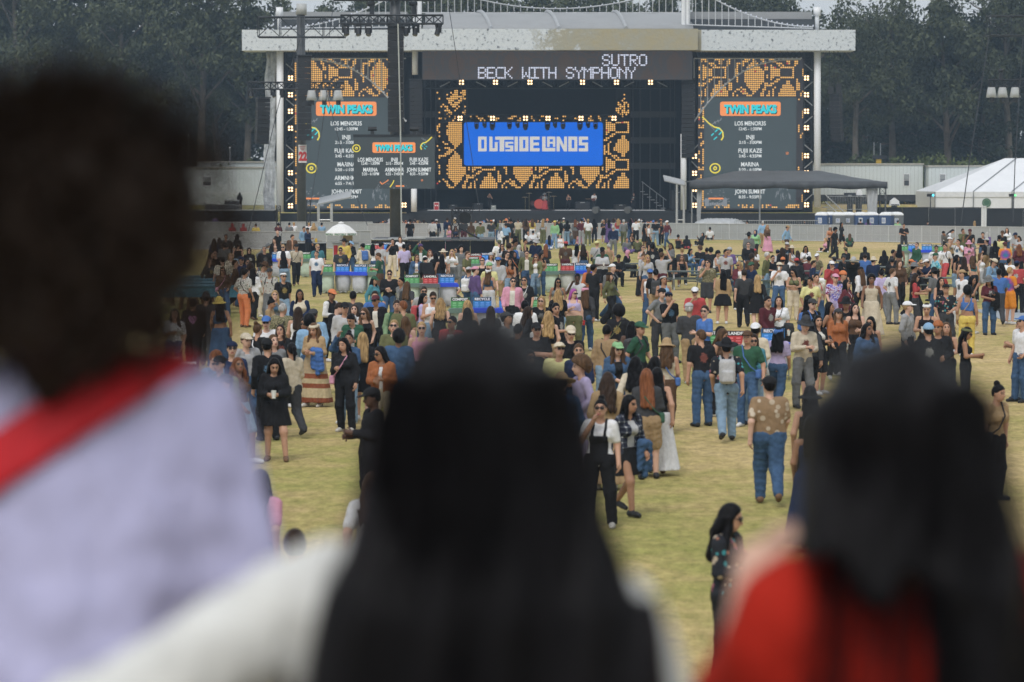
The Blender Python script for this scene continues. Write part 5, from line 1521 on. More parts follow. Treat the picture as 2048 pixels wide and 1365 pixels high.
PEOPLE = """
-1.65|22.18|180|st|sn|-|tK|pk|2||1.78|^charcoal t-shirt, short dark brown hair, standing near the lavender shirt
1.92|25.06|60|ph|wk|-|l1|pk|2|g,jv|1.66|~long wavy black hair in dark floral long sleeved top, turned right
-1.39|27.35|180|wk|wm|-|tw|pd|2||1.69|~long wavy brown hair in white t-shirt, seen from behind
-2.54|28.19|160|wk|lk|-|tp|pd|2|bk|1.64|~long black hair in pink t-shirt, seen from behind
3.65|34.49|180|wk|lk|-|kv|lv|3||1.64|~long black hair in navy sleeveless top, seen from behind
-3.57|34.59|0|st|sk|-|tG|pd|3||1.74|~short black hair in pale grey t-shirt and jeans, facing the camera
1.13|36.79|-10|dr|uk|-|tw|pk|2|g,o|1.66|~tied up black hair in white t-shirt, facing the camera
-1.86|37.23|-70|ph|sk|ck|lk|pk|5||1.78|~short black hair and black cap in black long sleeved top, turned left
1.56|38.09|40|wk|lk|-|o3|kk|3|jd|1.62|~long black hair in plaid open jacket, turned right
-3.78|38.10|-40|st|wm|-|ok|pd|1||1.65|~long wavy brown hair in black open jacket, turned left
4.04|38.41|180|st|lk|bk|kk|pk|2||1.66|^black sleeveless top, black bucket hat, standing near the tan paisley shirt
3.57|39.36|180|wk|sk|ck|t5|pd|1||1.78|~short black hair and black cap in tan paisley t-shirt, seen from behind
0.67|39.58|180|st|sn|wt|ld|pd|2|bb|1.78|^denim long sleeved top left of the lavender long sleeved top
-4.00|39.59|-60|wk|sk|cK|tk|pk|2||1.78|~short black hair and charcoal cap in black t-shirt, turned left
6.80|39.91|40|st|uk|-|tt|pk|2|xk|1.63|~tied up black hair in tan t-shirt, turned right
1.37|41.35|180|st|wn|-|lt|lt|2||1.69|~long wavy dark brown hair in tan long sleeved top, seen from behind
2.07|42.72|180|st|lr|-|lK|st|1|xe|1.65|^charcoal long sleeved top, long red hair, left of the black sleeveless top
1.07|43.08|-70|st|am|-|lu|wu|1||1.79|~big curly brown hair in lavender long sleeved top, turned left
2.22|43.28|180|wk|lk|-|kk|lw|2||1.63|^black sleeveless top, long black hair, walking near the plaid shirt
-4.59|44.58|-60|st|sk|Ck|ts|pk|2|g,bE|1.73|~short black hair and black backward cap in teal t-shirt, turned left
-4.33|45.04|60|wk|wr|-|tn|sD|4||1.67|~long wavy red hair in brown t-shirt, turned right
-4.82|45.40|60|ph|sr|-|tB|pv|1|g,f|1.79|~short red hair in light blue t-shirt, turned right
1.97|45.47|160|wk|wk|-|lc|pD|2||1.66|~long wavy black hair in cream long sleeved top, seen from behind
-3.80|45.53|0|ph|wk|-|lk|kk|2|c|1.66|~long wavy black hair in black long sleeved top, facing the camera
2.29|46.22|140|st|wk|-|kt|pk|3|c|1.62|~long wavy black hair in tan sleeveless top, turned right
0.27|47.32|10|st|wk|-|lK|pk|4|g|1.66|~long wavy black hair in charcoal long sleeved top, facing the camera
1.14|47.78|-30|st|sm|-|lv|pd|2||1.74|~short brown hair in navy long sleeved top, facing the camera
-4.79|48.15|0|wk|sk|Cv|lv|pd|1|g|1.75|^navy long sleeved top, navy backward cap, right of the black backward cap
0.77|48.23|-10|st|so|cc|lY|pd|2|g|1.73|^pale yellow long sleeved top left of the navy long sleeved top
-2.21|48.24|-10|ph|lk|-|ox|pc|3|g|1.67|~long black hair in rust open jacket, facing the camera
3.70|48.78|180|wk|sk|wk|t1|pD|2|bG|1.74|^dark floral t-shirt, right of the orange sleeveless top, near the nearest bins
1.86|49.43|10|st|wm|cl|od|pd|1|g|1.69|^denim open jacket, light green cap, right of the tan long sleeved top
-3.87|49.58|-150|wk|uk|-|lc|pK|3||1.65|~tied up black hair in cream long sleeved top, seen from behind
-4.21|49.05|200|st|sk|ek|lk|pk|2||1.74|^black long sleeved top, black beanie, standing near the tiered skirt
-4.28|50.05|160|st|uk|-|ld|pd|2|xk|1.63|~tied up black hair in denim long sleeved top, seen from behind
-4.66|50.49|30|st|sm|cc|oG|pd|1||1.77|^pale grey open jacket, cream cap, standing near the tiered skirt
2.72|50.59|170|wk|wm|bt|kc|wn|2|xb|1.63|^cream sleeveless top, right of the tan sleeveless top, near the nearest bins
-2.96|50.69|-20|st|lk|-|lk|pk|2|xp|1.67|~long black hair in black long sleeved top, facing the camera
-2.08|51.31|180|st|ck|-|ld|pd|4||1.77|~short curly black hair in denim long sleeved top, seen from behind
4.30|51.74|-20|st|sk|cn|te|pd|2|xb|1.74|~short black hair and brown cap in dark green t-shirt, facing the camera
3.48|51.78|200|st|sm|-|tk|pd|2||1.76|~short brown hair in black t-shirt, seen from behind
-4.32|52.05|20|wk|lm|-|tg|pk|1||1.65|~long brown hair in grey t-shirt, facing the camera
4.47|52.28|-20|st|ln|-|ls|pD|2|g|1.65|~long dark brown hair in teal long sleeved top, facing the camera
-3.05|52.29|-20|up|uk|-|ld|pD|3||1.69|~tied up black hair in denim long sleeved top, facing the camera
-2.78|52.80|180|wk|lo|-|lk|kk|1||1.65|^black long sleeved top, long blond hair, walking near the tiered skirt
1.12|52.88|20|wk|so|cc|tk|pk|1|g|1.78|~short blond hair and cream cap in black t-shirt, facing the camera
7.84|53.33|180|st|sk|eB|tk|pk|2||1.78|~short black hair and light blue beanie in black t-shirt, seen from behind
1.78|53.56|150|st|sk|-|lt|pD|3|xk|1.76|~short black hair in tan long sleeved top, seen from behind
4.62|53.90|150|st|sk|Cw|lc|pc|4||1.77|^cream long sleeved top, white backward cap, standing near the nearest bins
0.07|53.93|120|st|sk|-|lk|pk|4||1.76|^black long sleeved top, short black hair, standing near the middle bins
3.85|54.05|60|st|lm|-|kn|pk|2||1.67|~long brown hair in brown sleeveless top, turned right
0.50|54.18|0|cr|sk|ck|tk|pk|2|g|1.77|~short black hair and black cap in black t-shirt, facing the camera
2.46|54.32|60|wk|sn|ce|te|pk|2|bK|1.78|^dark green t-shirt, dark green cap, right of the brown sleeveless top
-1.74|54.41|0|st|so|-|kp|pk|1|g|1.77|~short blond hair in pink sleeveless top, facing the camera
8.21|54.72|0|st|sk|ex|lk|pk|3||1.76|^black long sleeved top, rust beanie, standing near the yellow trousers
4.08|54.93|60|st|lk|-|ko|pk|3||1.65|~long black hair in orange sleeveless top, turned right
8.82|55.20|80|ph|lk|vE|kk|pk|3|g|1.63|~long black hair and olive headscarf in black sleeveless top, turned right
5.15|55.25|160|wk|wk|vb|tu|pd|2||1.62|~long wavy black hair and blue headscarf in lavender t-shirt, seen from behind
-2.32|55.31|0|st|so|-|tE|pk|1|g|1.76|~short blond hair in olive t-shirt, facing the camera
6.99|55.79|10|st|wk|-|ld|pk|4||1.66|~long wavy black hair in denim long sleeved top, facing the camera
-5.01|55.94|150|st|um|-|tk|pk|2|xw|1.66|~tied up brown hair in black t-shirt, seen from behind
5.71|55.96|20|ph|sn|bK|lc|pg|1|f|1.78|^cream long sleeved top left of the charcoal long sleeved top
-4.56|56.11|10|dr|ln|-|tk|pk|2||1.62|~long dark brown hair in black t-shirt, facing the camera
8.61|56.24|0|st|lm|-|kn|pk|2||1.66|~long brown hair in brown sleeveless top, facing the camera
-3.93|56.28|-20|ph|wm|vc|lt|l6|2|jb|1.66|^tan long sleeved top right of the light blue long sleeved top
5.91|56.69|180|wk|lk|-|lK|sk|2||1.67|~long black hair in charcoal long sleeved top, seen from behind
-3.98|56.79|180|wk|ck|-|lB|pd|3||1.78|~short curly black hair in light blue long sleeved top, seen from behind
2.39|57.01|170|st|lk|-|kn|pk|5||1.64|~long black hair in brown sleeveless top, seen from behind
-4.95|57.34|0|st|sg|cb|tw|pK|1|g|1.74|~short greying hair and blue cap in white t-shirt, facing the camera
10.27|57.38|-60|st|sk|cb|tw|pd|2||1.74|~short black hair and blue cap in white t-shirt, turned left
-1.29|57.39|-20|st|sk|-|or|pk|3|g|1.74|~short black hair in red open jacket, facing the camera
-4.27|57.74|0|wk|wn|-|ok|pg|3|g|1.69|~long wavy dark brown hair in black open jacket, facing the camera
10.35|57.92|-80|ph|lk|-|tE|pD|2|xg|1.63|~long black hair in olive t-shirt, turned left
-0.06|58.33|60|st|sk|cK|tg|pk|3||1.77|~short black hair and charcoal cap in grey t-shirt, turned right
7.44|59.33|0|st|lk|-|kk|pk|2|g|1.64|~long black hair in black sleeveless top, facing the camera
-4.11|59.46|0|wk|sk|cK|lB|pk|4|g|1.78|^light blue long sleeved top right of the light blue long sleeved top
-2.18|59.49|160|st|lm|-|xp|pk|1||1.63|~long brown hair in pink crop top, seen from behind
6.44|59.54|40|ph|lk|-|ok|sk|2|f|1.64|~long black hair in black open jacket, turned right
-3.36|60.11|0|ph|uk|-|oe|pk|2|f|1.68|~tied up black hair in dark green open jacket, facing the camera
4.16|61.08|-60|st|sn|-|tb|pk|1|g|1.78|~short dark brown hair in blue t-shirt, turned left
0.76|61.22|180|st|wo|-|kk|pt|1||1.65|^black sleeveless top, long wavy blond hair, standing near the purple haired person
2.28|61.57|160|st|ak|-|tk|pk|4|xE|1.74|~big curly black hair in black t-shirt, seen from behind
-0.97|62.25|180|st|lk|-|lk|pk|3||1.67|^black long sleeved top, long black hair, standing near the middle bins
-4.75|62.45|180|wk|ln|-|kw|pd|2||1.68|~long dark brown hair in white sleeveless top, seen from behind
-3.64|62.52|0|st|sk|ck|lG|pk|2||1.79|^pale grey long sleeved top, black cap, standing near the orange cap
3.98|62.58|180|st|sG|cG|lK|pt|3||1.77|^charcoal long sleeved top, pale grey cap, standing near the picnic tables
-7.50|62.66|10|st|wn|-|tw|pd|2||1.63|~long wavy dark brown hair in white t-shirt, facing the camera
7.21|62.84|10|wk|lm|cK|lx|pk|2|c|1.63|^rust long sleeved top, charcoal cap, walking with cup near the nearest bins
9.18|62.95|-20|ph|sn|vw|kk|pk|2|c|1.76|^black sleeveless top, right of the white cap, near the yellow trousers
-5.14|63.00|180|st|sG|-|l4|pk|2|xk|1.74|~short grey hair in camouflage long sleeved top, seen from behind
-0.48|63.10|180|wk|ln|-|lK|pk|3||1.67|~long dark brown hair in charcoal long sleeved top, seen from behind
1.04|62.87|60|st|sk|-|tk|pk|2||1.77|~short black hair in black t-shirt, turned right
0.95|63.40|60|wk|uk|-|xB|pw|3||1.68|~tied up black hair in light blue crop top, turned right
-3.91|63.44|50|ph|sn|-|lk|pk|1|f|1.76|~short dark brown hair in black long sleeved top, turned right
-3.29|63.49|20|st|wm|-|kk|pk|1|g|1.63|^black sleeveless top right of the dark green open jacket
-2.45|63.45|190|st|sr|-|tE|pk|2||1.78|~short red hair in olive t-shirt, seen from behind
0.26|63.56|110|wk|wn|-|lk|pk|2||1.65|~long wavy dark brown hair in black long sleeved top, turned right
8.89|63.79|60|st|so|cw|oG|pk|1||1.75|~short blond hair and white cap in pale grey open jacket, turned right
-2.64|63.98|0|wk|sn|-|Ve|pd|2||1.77|~short dark brown hair in dark green vest, facing the camera
0.30|64.10|170|st|sk|-|lw|pw|3||1.76|^white long sleeved top, short black hair, standing near the purple haired person
6.78|64.58|40|st|sn|cK|tk|pk|1|bb|1.78|~short dark brown hair and charcoal cap in black t-shirt, turned right
7.82|64.66|0|st|lk|-|kn|pk|1||1.66|~long black hair in brown sleeveless top, facing the camera
-3.69|65.03|0|wk|ln|-|kw|pk|1||1.62|~long dark brown hair in white sleeveless top, facing the camera
7.31|65.16|60|wk|lk|-|kx|pk|3||1.67|~long black hair in rust sleeveless top, turned right
-7.36|65.49|180|wk|sk|-|lk|pk|2|h|1.75|^black long sleeved top, short black hair, walking near the blue tables
7.74|65.75|-20|st|sk|bk|tk|pk|3||1.73|~short black hair and black bucket hat in black t-shirt, facing the camera
-1.03|66.19|190|st|wo|-|xc|pc|1||1.67|~long wavy blond hair in cream crop top, seen from behind
6.05|66.97|40|wk|sk|-|lm|pd|2||1.74|~short black hair in maroon long sleeved top, turned right
-1.72|67.06|180|wk|wo|-|kk|pk|1||1.68|^black sleeveless top, long wavy blond hair, walking near the landfill bins
-3.16|67.14|-20|st|sk|cm|ok|pk|3|g|1.75|~short black hair and maroon cap in black open jacket, facing the camera
-6.85|67.25|190|wk|lk|by|xd|ld|3||1.67|^denim crop top, yellow bucket hat, walking near the blue tables
6.41|68.16|0|st|lk|-|tw|pk|2|xk,c,jK|1.68|~long black hair in white t-shirt, facing the camera
-7.36|68.41|180|wk|sk|bK|lK|pK|2||1.74|^charcoal long sleeved top, charcoal bucket hat, walking near the blue tables
-5.85|68.54|80|ph|uk|-|lt|pk|3||1.62|~tied up black hair in tan long sleeved top, turned right
-1.91|68.83|10|ph|sn|-|kw|pD|2|g|1.78|~short dark brown hair in white sleeveless top, facing the camera
0.67|68.90|0|st|lo|-|tk|pk|1|g|1.66|~long blond hair in black t-shirt, facing the camera
-3.37|69.05|10|st|sn|-|lb|pd|2|g|1.78|~short dark brown hair in blue long sleeved top, facing the camera
7.16|69.10|170|wk|lk|vk|kk|pk|3||1.67|~long black hair and black headscarf in black sleeveless top, seen from behind
3.87|69.46|30|dr|sk|cv|tk|pg|2|g|1.73|~short black hair and navy cap in black t-shirt, facing the camera
-3.92|69.61|180|wk|sk|-|lK|pk|2||1.75|~short black hair in charcoal long sleeved top, seen from behind
-4.53|70.10|60|ph|sk|co|Vk|pk|4||1.78|~short black hair and orange cap in black vest, turned right
-2.21|70.42|80|wk|lk|-|tu|pd|2|br|1.67|~long black hair in lavender t-shirt, turned right
3.65|70.73|40|hp|sn|Ck|tg|pK|1||1.78|~short dark brown hair and black backward cap in grey t-shirt, turned right
-5.33|72.09|0|st|lk|-|Vc|pk|4||1.69|~long black hair in cream vest, facing the camera
11.54|72.11|170|st|ck|-|xb|py|3|xt|1.77|~short curly black hair in blue crop top, seen from behind
-2.25|72.32|10|wk|sn|-|lG|pg|2|g|1.76|~short dark brown hair in pale grey long sleeved top, facing the camera
4.68|72.48|0|dr|sn|cw|tr|pr|2|g|1.74|~short dark brown hair and white cap in red t-shirt, facing the camera
-6.06|72.87|10|dr|lo|-|lg|pd|1||1.63|~long blond hair in grey long sleeved top, facing the camera
1.17|73.10|180|wk|wo|-|tk|pD|1||1.65|~long wavy blond hair in black t-shirt, seen from behind
11.28|73.71|0|st|sm|ck|t1|pK|2||1.76|~short brown hair and black cap in dark floral t-shirt, facing the camera
1.62|73.70|0|st|lp|-|xu|pE|1|g,c|1.64|~long purple hair in lavender crop top, facing the camera
1.93|74.21|170|wk|lm|vp|lK|pd|2||1.68|^charcoal long sleeved top, pink headscarf, walking near the purple haired person
-0.05|78.48|0|wk|sn|-|op|pk|1|g|1.78|~short dark brown hair in pink open jacket, facing the camera
9.39|79.58|60|wk|lk|-|om|pm|2|c|1.66|~long black hair in maroon open jacket, turned right
-2.94|79.45|160|wk|lm|-|tK|pK|2||1.62|~long brown hair in charcoal t-shirt, seen from behind
-3.13|79.94|-60|wk|sk|-|tg|pk|3|xg|1.73|~short black hair in grey t-shirt, turned left
8.41|79.85|10|st|sk|-|tY|pY|3||1.74|~short black hair in pale yellow t-shirt, facing the camera
0.34|80.07|0|wk|sn|-|tk|pk|2|xw,g|1.74|^black t-shirt, right of the pink open jacket, near the middle bins
10.15|80.28|-20|wk|ck|-|kc|lc|4||1.78|~short curly black hair in cream sleeveless top, facing the camera
9.20|81.03|10|wk|so|cp|t2|pu|1||1.78|~short blond hair and pink cap in tie dye t-shirt, facing the camera
1.83|81.43|-30|dr|sk|-|tw|pd|5||1.79|~short black hair in white t-shirt and jeans, facing the camera
12.36|81.59|10|wk|wk|-|kk|pk|2||1.66|~long wavy black hair in black sleeveless top, facing the camera
8.78|81.79|20|st|sk|-|tc|pd|2|br|1.76|~short black hair in cream t-shirt, facing the camera
13.74|81.88|10|ph|lk|bg|tm|pd|3|f,jk|1.68|~long black hair and grey bucket hat in maroon t-shirt, facing the camera
4.39|82.22|10|st|uk|vG|kB|pd|3||1.69|^light blue sleeveless top, pale grey headscarf, standing near the picnic tables
-6.65|82.28|30|wk|sk|vw|tk|pD|2|g,bk|1.78|~short black hair and white headscarf in black t-shirt, facing the camera
1.28|82.48|0|st|lk|-|xg|pD|3|g|1.62|~long black hair in grey crop top, facing the camera
13.35|82.62|60|dr|lk|-|tk|pd|3||1.66|~long black hair in black t-shirt, turned right
7.16|83.08|180|wk|lo|-|lk|kk|1||1.68|^black long sleeved top, long blond hair, walking near the picnic tables
-4.05|83.37|60|wk|lk|ce|ls|pd|2||1.64|^teal long sleeved top, dark green cap, walking near the left bins
9.74|84.05|40|st|sn|eo|l3|pk|2||1.76|^plaid long sleeved top, orange beanie, standing near the right picnic tables
13.37|84.71|-60|wk|sk|Ct|tw|pw|2||1.78|~short black hair and tan backward cap in white t-shirt, turned left
-3.67|84.74|0|ph|sn|-|lk|pd|1|g|1.78|^black long sleeved top, left of the grey t-shirt, near the left bins
12.05|84.87|80|ph|wn|-|tr|pK|2||1.66|~long wavy dark brown hair in red t-shirt, turned right
6.97|85.61|180|wk|sn|-|tK|pk|1||1.77|^charcoal t-shirt, short dark brown hair, walking near the picnic tables
4.30|85.64|180|wk|sk|-|tk|pt|2|bK|1.78|~short black hair in black t-shirt, seen from behind
12.82|85.90|220|ph|sk|bk|tg|pd|1||1.78|~short black hair and black bucket hat in grey t-shirt, turned left
-8.14|86.12|150|st|sk|Ck|t7|po|2|xk|1.76|^pale floral t-shirt, black backward cap, left of the grey long sleeved top
3.03|86.40|60|wk|lm|ck|lE|wk|1||1.65|~long brown hair and black cap in olive long sleeved top, turned right
4.20|86.59|0|st|sk|cb|kw|pd|3|g|1.74|~short black hair and blue cap in white sleeveless top, facing the camera
-7.35|86.77|-20|wk|sg|cK|t7|pg|2|bk|1.76|~short greying hair and charcoal cap in pale floral t-shirt, facing the camera
14.85|86.84|180|wk|sk|-|tb|pK|4||1.75|~short black hair in blue t-shirt, seen from behind
15.37|87.75|120|st|so|-|t8|s8|1||1.77|~short blond hair in rainbow tie dye t-shirt, turned right
11.72|87.77|120|st|sm|-|tw|pg|1||1.73|~short brown hair in white t-shirt, turned right
6.52|87.97|180|st|lk|-|lt|kk|2||1.66|~long black hair in tan long sleeved top, seen from behind
-1.11|88.04|120|st|sn|Cp|lP|pd|1||1.77|^purple long sleeved top, pink backward cap, standing near the middle bins
-1.35|88.77|150|st|sm|CG|ld|pd|2|bw|1.74|^denim long sleeved top left of the pink backward cap
11.66|89.64|190|wk|uk|-|lu|pg|2||1.63|~tied up black hair in lavender long sleeved top, seen from behind
2.56|89.64|150|st|sk|ck|tk|pk|3||1.79|~short black hair and black cap in black t-shirt, seen from behind
-8.19|90.04|150|wk|wk|-|lw|pk|2||1.65|~long wavy black hair in white long sleeved top, seen from behind
-0.73|90.13|160|st|lm|vw|xd|ww|2||1.65|~long brown hair and white headscarf in denim crop top, seen from behind
3.21|90.21|60|wk|so|Cw|tk|pd|1|bg|1.78|~short blond hair and white backward cap in black t-shirt, turned right
8.92|90.29|0|ph|lk|-|xE|pc|2|g,xk|1.65|~long black hair in olive crop top, facing the camera
11.10|90.34|220|wk|lm|ck|lw|pk|1||1.69|~long brown hair and black cap in white long sleeved top, turned left
12.79|90.47|100|wk|sk|wg|l3|pk|2||1.78|^plaid long sleeved top, grey wide brimmed hat, right of the orange cap
-8.38|90.54|180|st|cn|-|lg|pk|2||1.78|^grey long sleeved top right of the black long sleeved top
2.37|91.00|60|st|sk|cw|lo|pd|4||1.76|~short black hair and white cap in orange long sleeved top, turned right
-9.36|92.32|10|st|lm|-|ln|pd|2|g,xp|1.62|~long brown hair in brown long sleeved top and jeans, facing the camera
-8.09|92.52|40|ph|sn|wn|t7|pc|2|g|1.77|^pale floral t-shirt, left of the charcoal cap, near the blue tables
-0.75|92.63|20|wk|so|el|tY|pd|1||1.75|^pale yellow t-shirt, light green beanie, walking near the middle bins
8.73|93.06|0|dr|sk|cc|tw|pd|2|g,c|1.75|~short black hair and cream cap in white t-shirt, facing the camera
7.97|94.19|-60|dr|sk|ce|lv|pk|3||1.73|^navy long sleeved top right of the brown long sleeved top
-9.24|94.97|100|wk|sn|-|ln|pk|2||1.78|~short dark brown hair in brown long sleeved top, turned right
16.95|95.09|150|st|sk|cv|tr|pk|2||1.74|~short black hair and navy cap in red t-shirt, seen from behind
6.51|95.29|0|dr|sn|-|t4|sK|2||1.77|~short dark brown hair in camouflage t-shirt, facing the camera
10.74|95.30|10|dr|sn|cw|lr|pk|2|g|1.73|^red long sleeved top, left of the charcoal cap, near the right fence
-8.88|95.87|0|st|sk|-|lk|pk|3|g|1.78|^black long sleeved top right of the grey long sleeved top
16.26|96.51|40|ph|sn|Cc|lB|pd|2|g,bg|1.79|^light blue long sleeved top right of the white sleeveless top
16.71|96.79|200|st|lk|-|tk|pk|3||1.63|~long black hair in black t-shirt, seen from behind
7.79|97.33|0|ph|lo|-|om|pk|2|g,c|1.66|~long blond hair in maroon open jacket, facing the camera
13.37|97.72|0|wk|lm|-|ln|pk|1||1.69|^brown long sleeved top, long brown hair, walking near the right picnic tables
-0.48|97.99|-20|wk|sk|cb|lG|pt|2|g|1.78|^pale grey long sleeved top, blue cap, left of the black t-shirt
-10.03|98.06|180|st|sk|cK|tc|pk|2|xk|1.79|~short black hair and charcoal cap in cream t-shirt, seen from behind
-1.02|98.70|0|st|sn|-|kk|pd|1|g|1.76|~short dark brown hair in black sleeveless top, facing the camera
-9.51|99.75|30|st|sg|cv|lv|pd|2|g|1.75|^navy long sleeved top, navy cap, standing with sunglasses near the blue tables
-0.07|101.10|-20|wk|wk|-|xx|pD|3|xk|1.65|~long wavy black hair in rust crop top, facing the camera
-10.80|101.42|40|wk|lm|-|lK|pk|2||1.63|~long brown hair in charcoal long sleeved top, turned right
16.31|102.76|180|wk|ln|-|kk|pd|2||1.66|~long dark brown hair in black sleeveless top, seen from behind
16.81|103.71|180|st|lm|-|xs|pk|2||1.68|~long brown hair in teal crop top, seen from behind
-4.82|103.89|250|ph|sm|-|te|pn|2||1.79|~short brown hair in dark green t-shirt, turned left
15.50|104.24|-80|wk|sG|ce|t9|pk|2||1.76|^turquoise tie dye t-shirt, dark green cap, walking near the green sweater man
4.94|104.49|20|wk|wo|-|lG|pd|2||1.68|~long wavy blond hair in pale grey long sleeved top, facing the camera
-3.07|104.64|200|be|sk|cw|lk|pk|2||1.78|^black long sleeved top, white cap, bending near the landfill bins
5.49|104.87|150|up|sm|-|tG|pm|2|f|1.78|~short brown hair in pale grey t-shirt, seen from behind
9.39|105.20|70|st|sG|-|lE|pD|2||1.77|~short grey hair in olive long sleeved top, turned right
-2.66|105.42|200|st|lk|-|kk|pd|3||1.68|~long black hair in black sleeveless top and jeans, seen from behind
16.48|105.66|60|st|lk|-|xk|sD|3||1.65|~long black hair in black crop top, turned right
-1.71|105.67|60|wk|sm|-|tE|sg|1||1.79|~short brown hair in olive t-shirt, turned right
-0.26|106.26|30|wk|sn|-|tk|pk|1|g|1.78|^black t-shirt, short dark brown hair, walking with sunglasses near the middle bins
-10.48|106.47|30|wk|lo|-|tc|pD|1||1.69|~long blond hair in cream t-shirt, facing the camera
0.89|106.59|-10|wk|wr|-|oE|pD|1|g|1.65|~long wavy red hair in olive open jacket, facing the camera
12.81|107.44|0|be|sk|eG|lk|pk|2|g|1.79|^black long sleeved top, pale grey beanie, left of the black cap
-3.63|107.47|0|st|lm|-|od|kE|2||1.62|~long brown hair in denim open jacket, facing the camera
0.55|107.66|0|wk|sn|-|oE|pd|1||1.79|~short dark brown hair in olive open jacket, facing the camera
-0.82|107.74|20|wk|ln|eG|lw|pw|2||1.67|^white long sleeved top, pale grey beanie, walking near the middle bins
-11.47|107.85|60|st|wn|-|ln|pk|2||1.69|~long wavy dark brown hair in brown long sleeved top, turned right
-7.40|108.08|0|wk|sk|-|tw|pv|2||1.74|~short black hair in white t-shirt and navy trousers, facing the camera
-11.21|108.32|20|wk|sk|-|lk|pk|2|g|1.76|^black long sleeved top, left of the charcoal cap, near the blue tables
4.91|108.45|60|ph|um|-|tG|wk|2||1.67|~tied up brown hair in pale grey t-shirt, turned right
1.11|108.63|20|st|wk|-|kt|pd|3||1.66|~long wavy black hair in tan sleeveless top, facing the camera
8.15|108.84|0|st|sk|-|tG|pk|3||1.78|~short black hair in pale grey t-shirt and black trousers, facing the camera
18.04|109.27|60|wk|lm|-|kw|sG|1||1.62|~long brown hair in white sleeveless top, turned right
8.25|109.53|60|sit|ck|-|lK|pd|4||1.78|~short curly black hair in charcoal long sleeved top, turned right
3.47|109.84|10|ph|sk|-|tG|pk|5|c|1.74|^pale grey t-shirt, left of the black cap, near the three middle bins
-2.93|110.26|180|wk|lk|-|lk|pk|2||1.62|^black long sleeved top, long black hair, walking near the black riser
0.11|110.98|10|wk|hk|-|lk|pk|4|xo|1.62|^black long sleeved top, black hood, right of the rust crop top
11.72|111.14|100|sit|sn|-|tv|pw|2||1.73|~short dark brown hair in navy t-shirt, turned right
5.81|111.36|180|st|sk|ek|lk|pk|5||1.74|^black long sleeved top, black beanie, standing near the picnic tables
-8.92|111.52|200|st|lk|-|kk|pD|2||1.65|~long black hair in black sleeveless top and pale jeans, seen from behind
12.86|111.55|150|sit|lk|-|lk|pk|3||1.65|^black long sleeved top, long black hair, left of the charcoal cap
-6.74|111.87|0|wk|sk|-|tK|pk|2|g|1.78|~short black hair in charcoal t-shirt, facing the camera
3.61|112.22|150|wk|sk|ck|le|pk|4||1.78|^dark green long sleeved top, black cap, walking near the three middle bins
-3.22|112.39|-10|st|wr|-|t7|pd|1||1.66|~long wavy red hair in pale floral t-shirt, facing the camera
15.71|112.54|60|sit|sk|co|t4|pk|3||1.74|~short black hair and orange cap in camouflage t-shirt, turned right
16.53|112.74|-60|sit|sn|cw|tv|pk|3||1.74|~short dark brown hair and white cap in navy t-shirt, turned left
11.32|113.02|180|sit|sk|er|lk|pk|4||1.76|^black long sleeved top, red beanie, sitting near the right fence
-2.71|112.87|0|st|lo|wc|tw|pw|2||1.65|^white t-shirt, cream wide brimmed hat, standing near the black riser
-2.40|113.33|20|st|wo|-|tw|sg|1||1.66|~long wavy blond hair in white t-shirt, facing the camera
8.67|113.23|-20|st|sn|eG|lP|pd|2|g|1.74|^purple long sleeved top, pale grey beanie, right of the pale grey t-shirt
14.40|113.30|180|sit|sk|bc|lv|pk|2||1.79|^navy long sleeved top, cream bucket hat, sitting near the right picnic tables
-9.87|113.78|20|wk|sg|-|lk|pE|2||1.78|~short greying hair in black long sleeved top, facing the camera
19.87|113.78|150|sit|sk|-|lw|pk|3||1.74|^white long sleeved top, short black hair, sitting near the rainbow shirt
15.26|114.10|180|sit|sk|cK|lk|pk|3||1.74|^black long sleeved top, charcoal cap, sitting near the right picnic tables
16.41|114.16|0|sit|lo|-|kk|pk|1|g|1.65|~long blond hair in black sleeveless top, facing the camera
10.96|114.99|180|sit|sk|eo|lK|pk|2||1.74|^charcoal long sleeved top, orange beanie, sitting near the right fence
7.62|115.04|40|sit|lb|-|kw|pD|1||1.66|~long blue hair in white sleeveless top, turned right
17.14|115.40|0|st|sk|-|tw|pk|3||1.78|~short black hair in white t-shirt and black trousers, facing the camera
-2.05|115.74|10|st|ck|-|tg|pg|1||1.74|~short curly black hair in grey t-shirt, facing the camera
-10.67|115.80|20|st|hk|-|lk|pk|1||1.66|~black hood in black long sleeved top and black trousers, facing the camera
13.15|116.19|180|sit|sk|cK|lv|pk|2||1.74|^navy long sleeved top, charcoal cap, sitting near the right fence
-2.29|116.44|0|st|wk|-|tk|pk|2|g|1.65|~long wavy black hair in black t-shirt, facing the camera
11.05|116.44|190|wk|wn|-|lk|pk|2||1.65|~long wavy dark brown hair in black long sleeved top, seen from behind
12.18|116.48|180|sit|sk|ek|lm|pk|4||1.74|^maroon long sleeved top, black beanie, sitting near the right fence
-9.33|116.74|0|st|so|-|tw|pD|1|g|1.78|~short blond hair in white t-shirt, facing the camera
17.74|116.74|-40|wk|sn|-|tw|pr|2|bK|1.79|~short dark brown hair in white t-shirt, turned left
-3.75|117.18|0|up|sk|cP|oe|pw|3|f|1.79|^dark green open jacket, purple cap, right of the brown long sleeved top
6.70|117.28|170|sit|lk|-|xt|sk|3||1.63|~long black hair in tan crop top, seen from behind
10.74|117.59|20|sit|sk|-|tk|pk|2||1.78|~short black hair in black t-shirt, facing the camera
-4.41|117.76|200|st|sk|-|tu|pk|2||1.77|~short black hair in lavender t-shirt, seen from behind
-7.98|117.76|10|st|so|-|ts|pk|1|g|1.78|~short blond hair in teal t-shirt, facing the camera
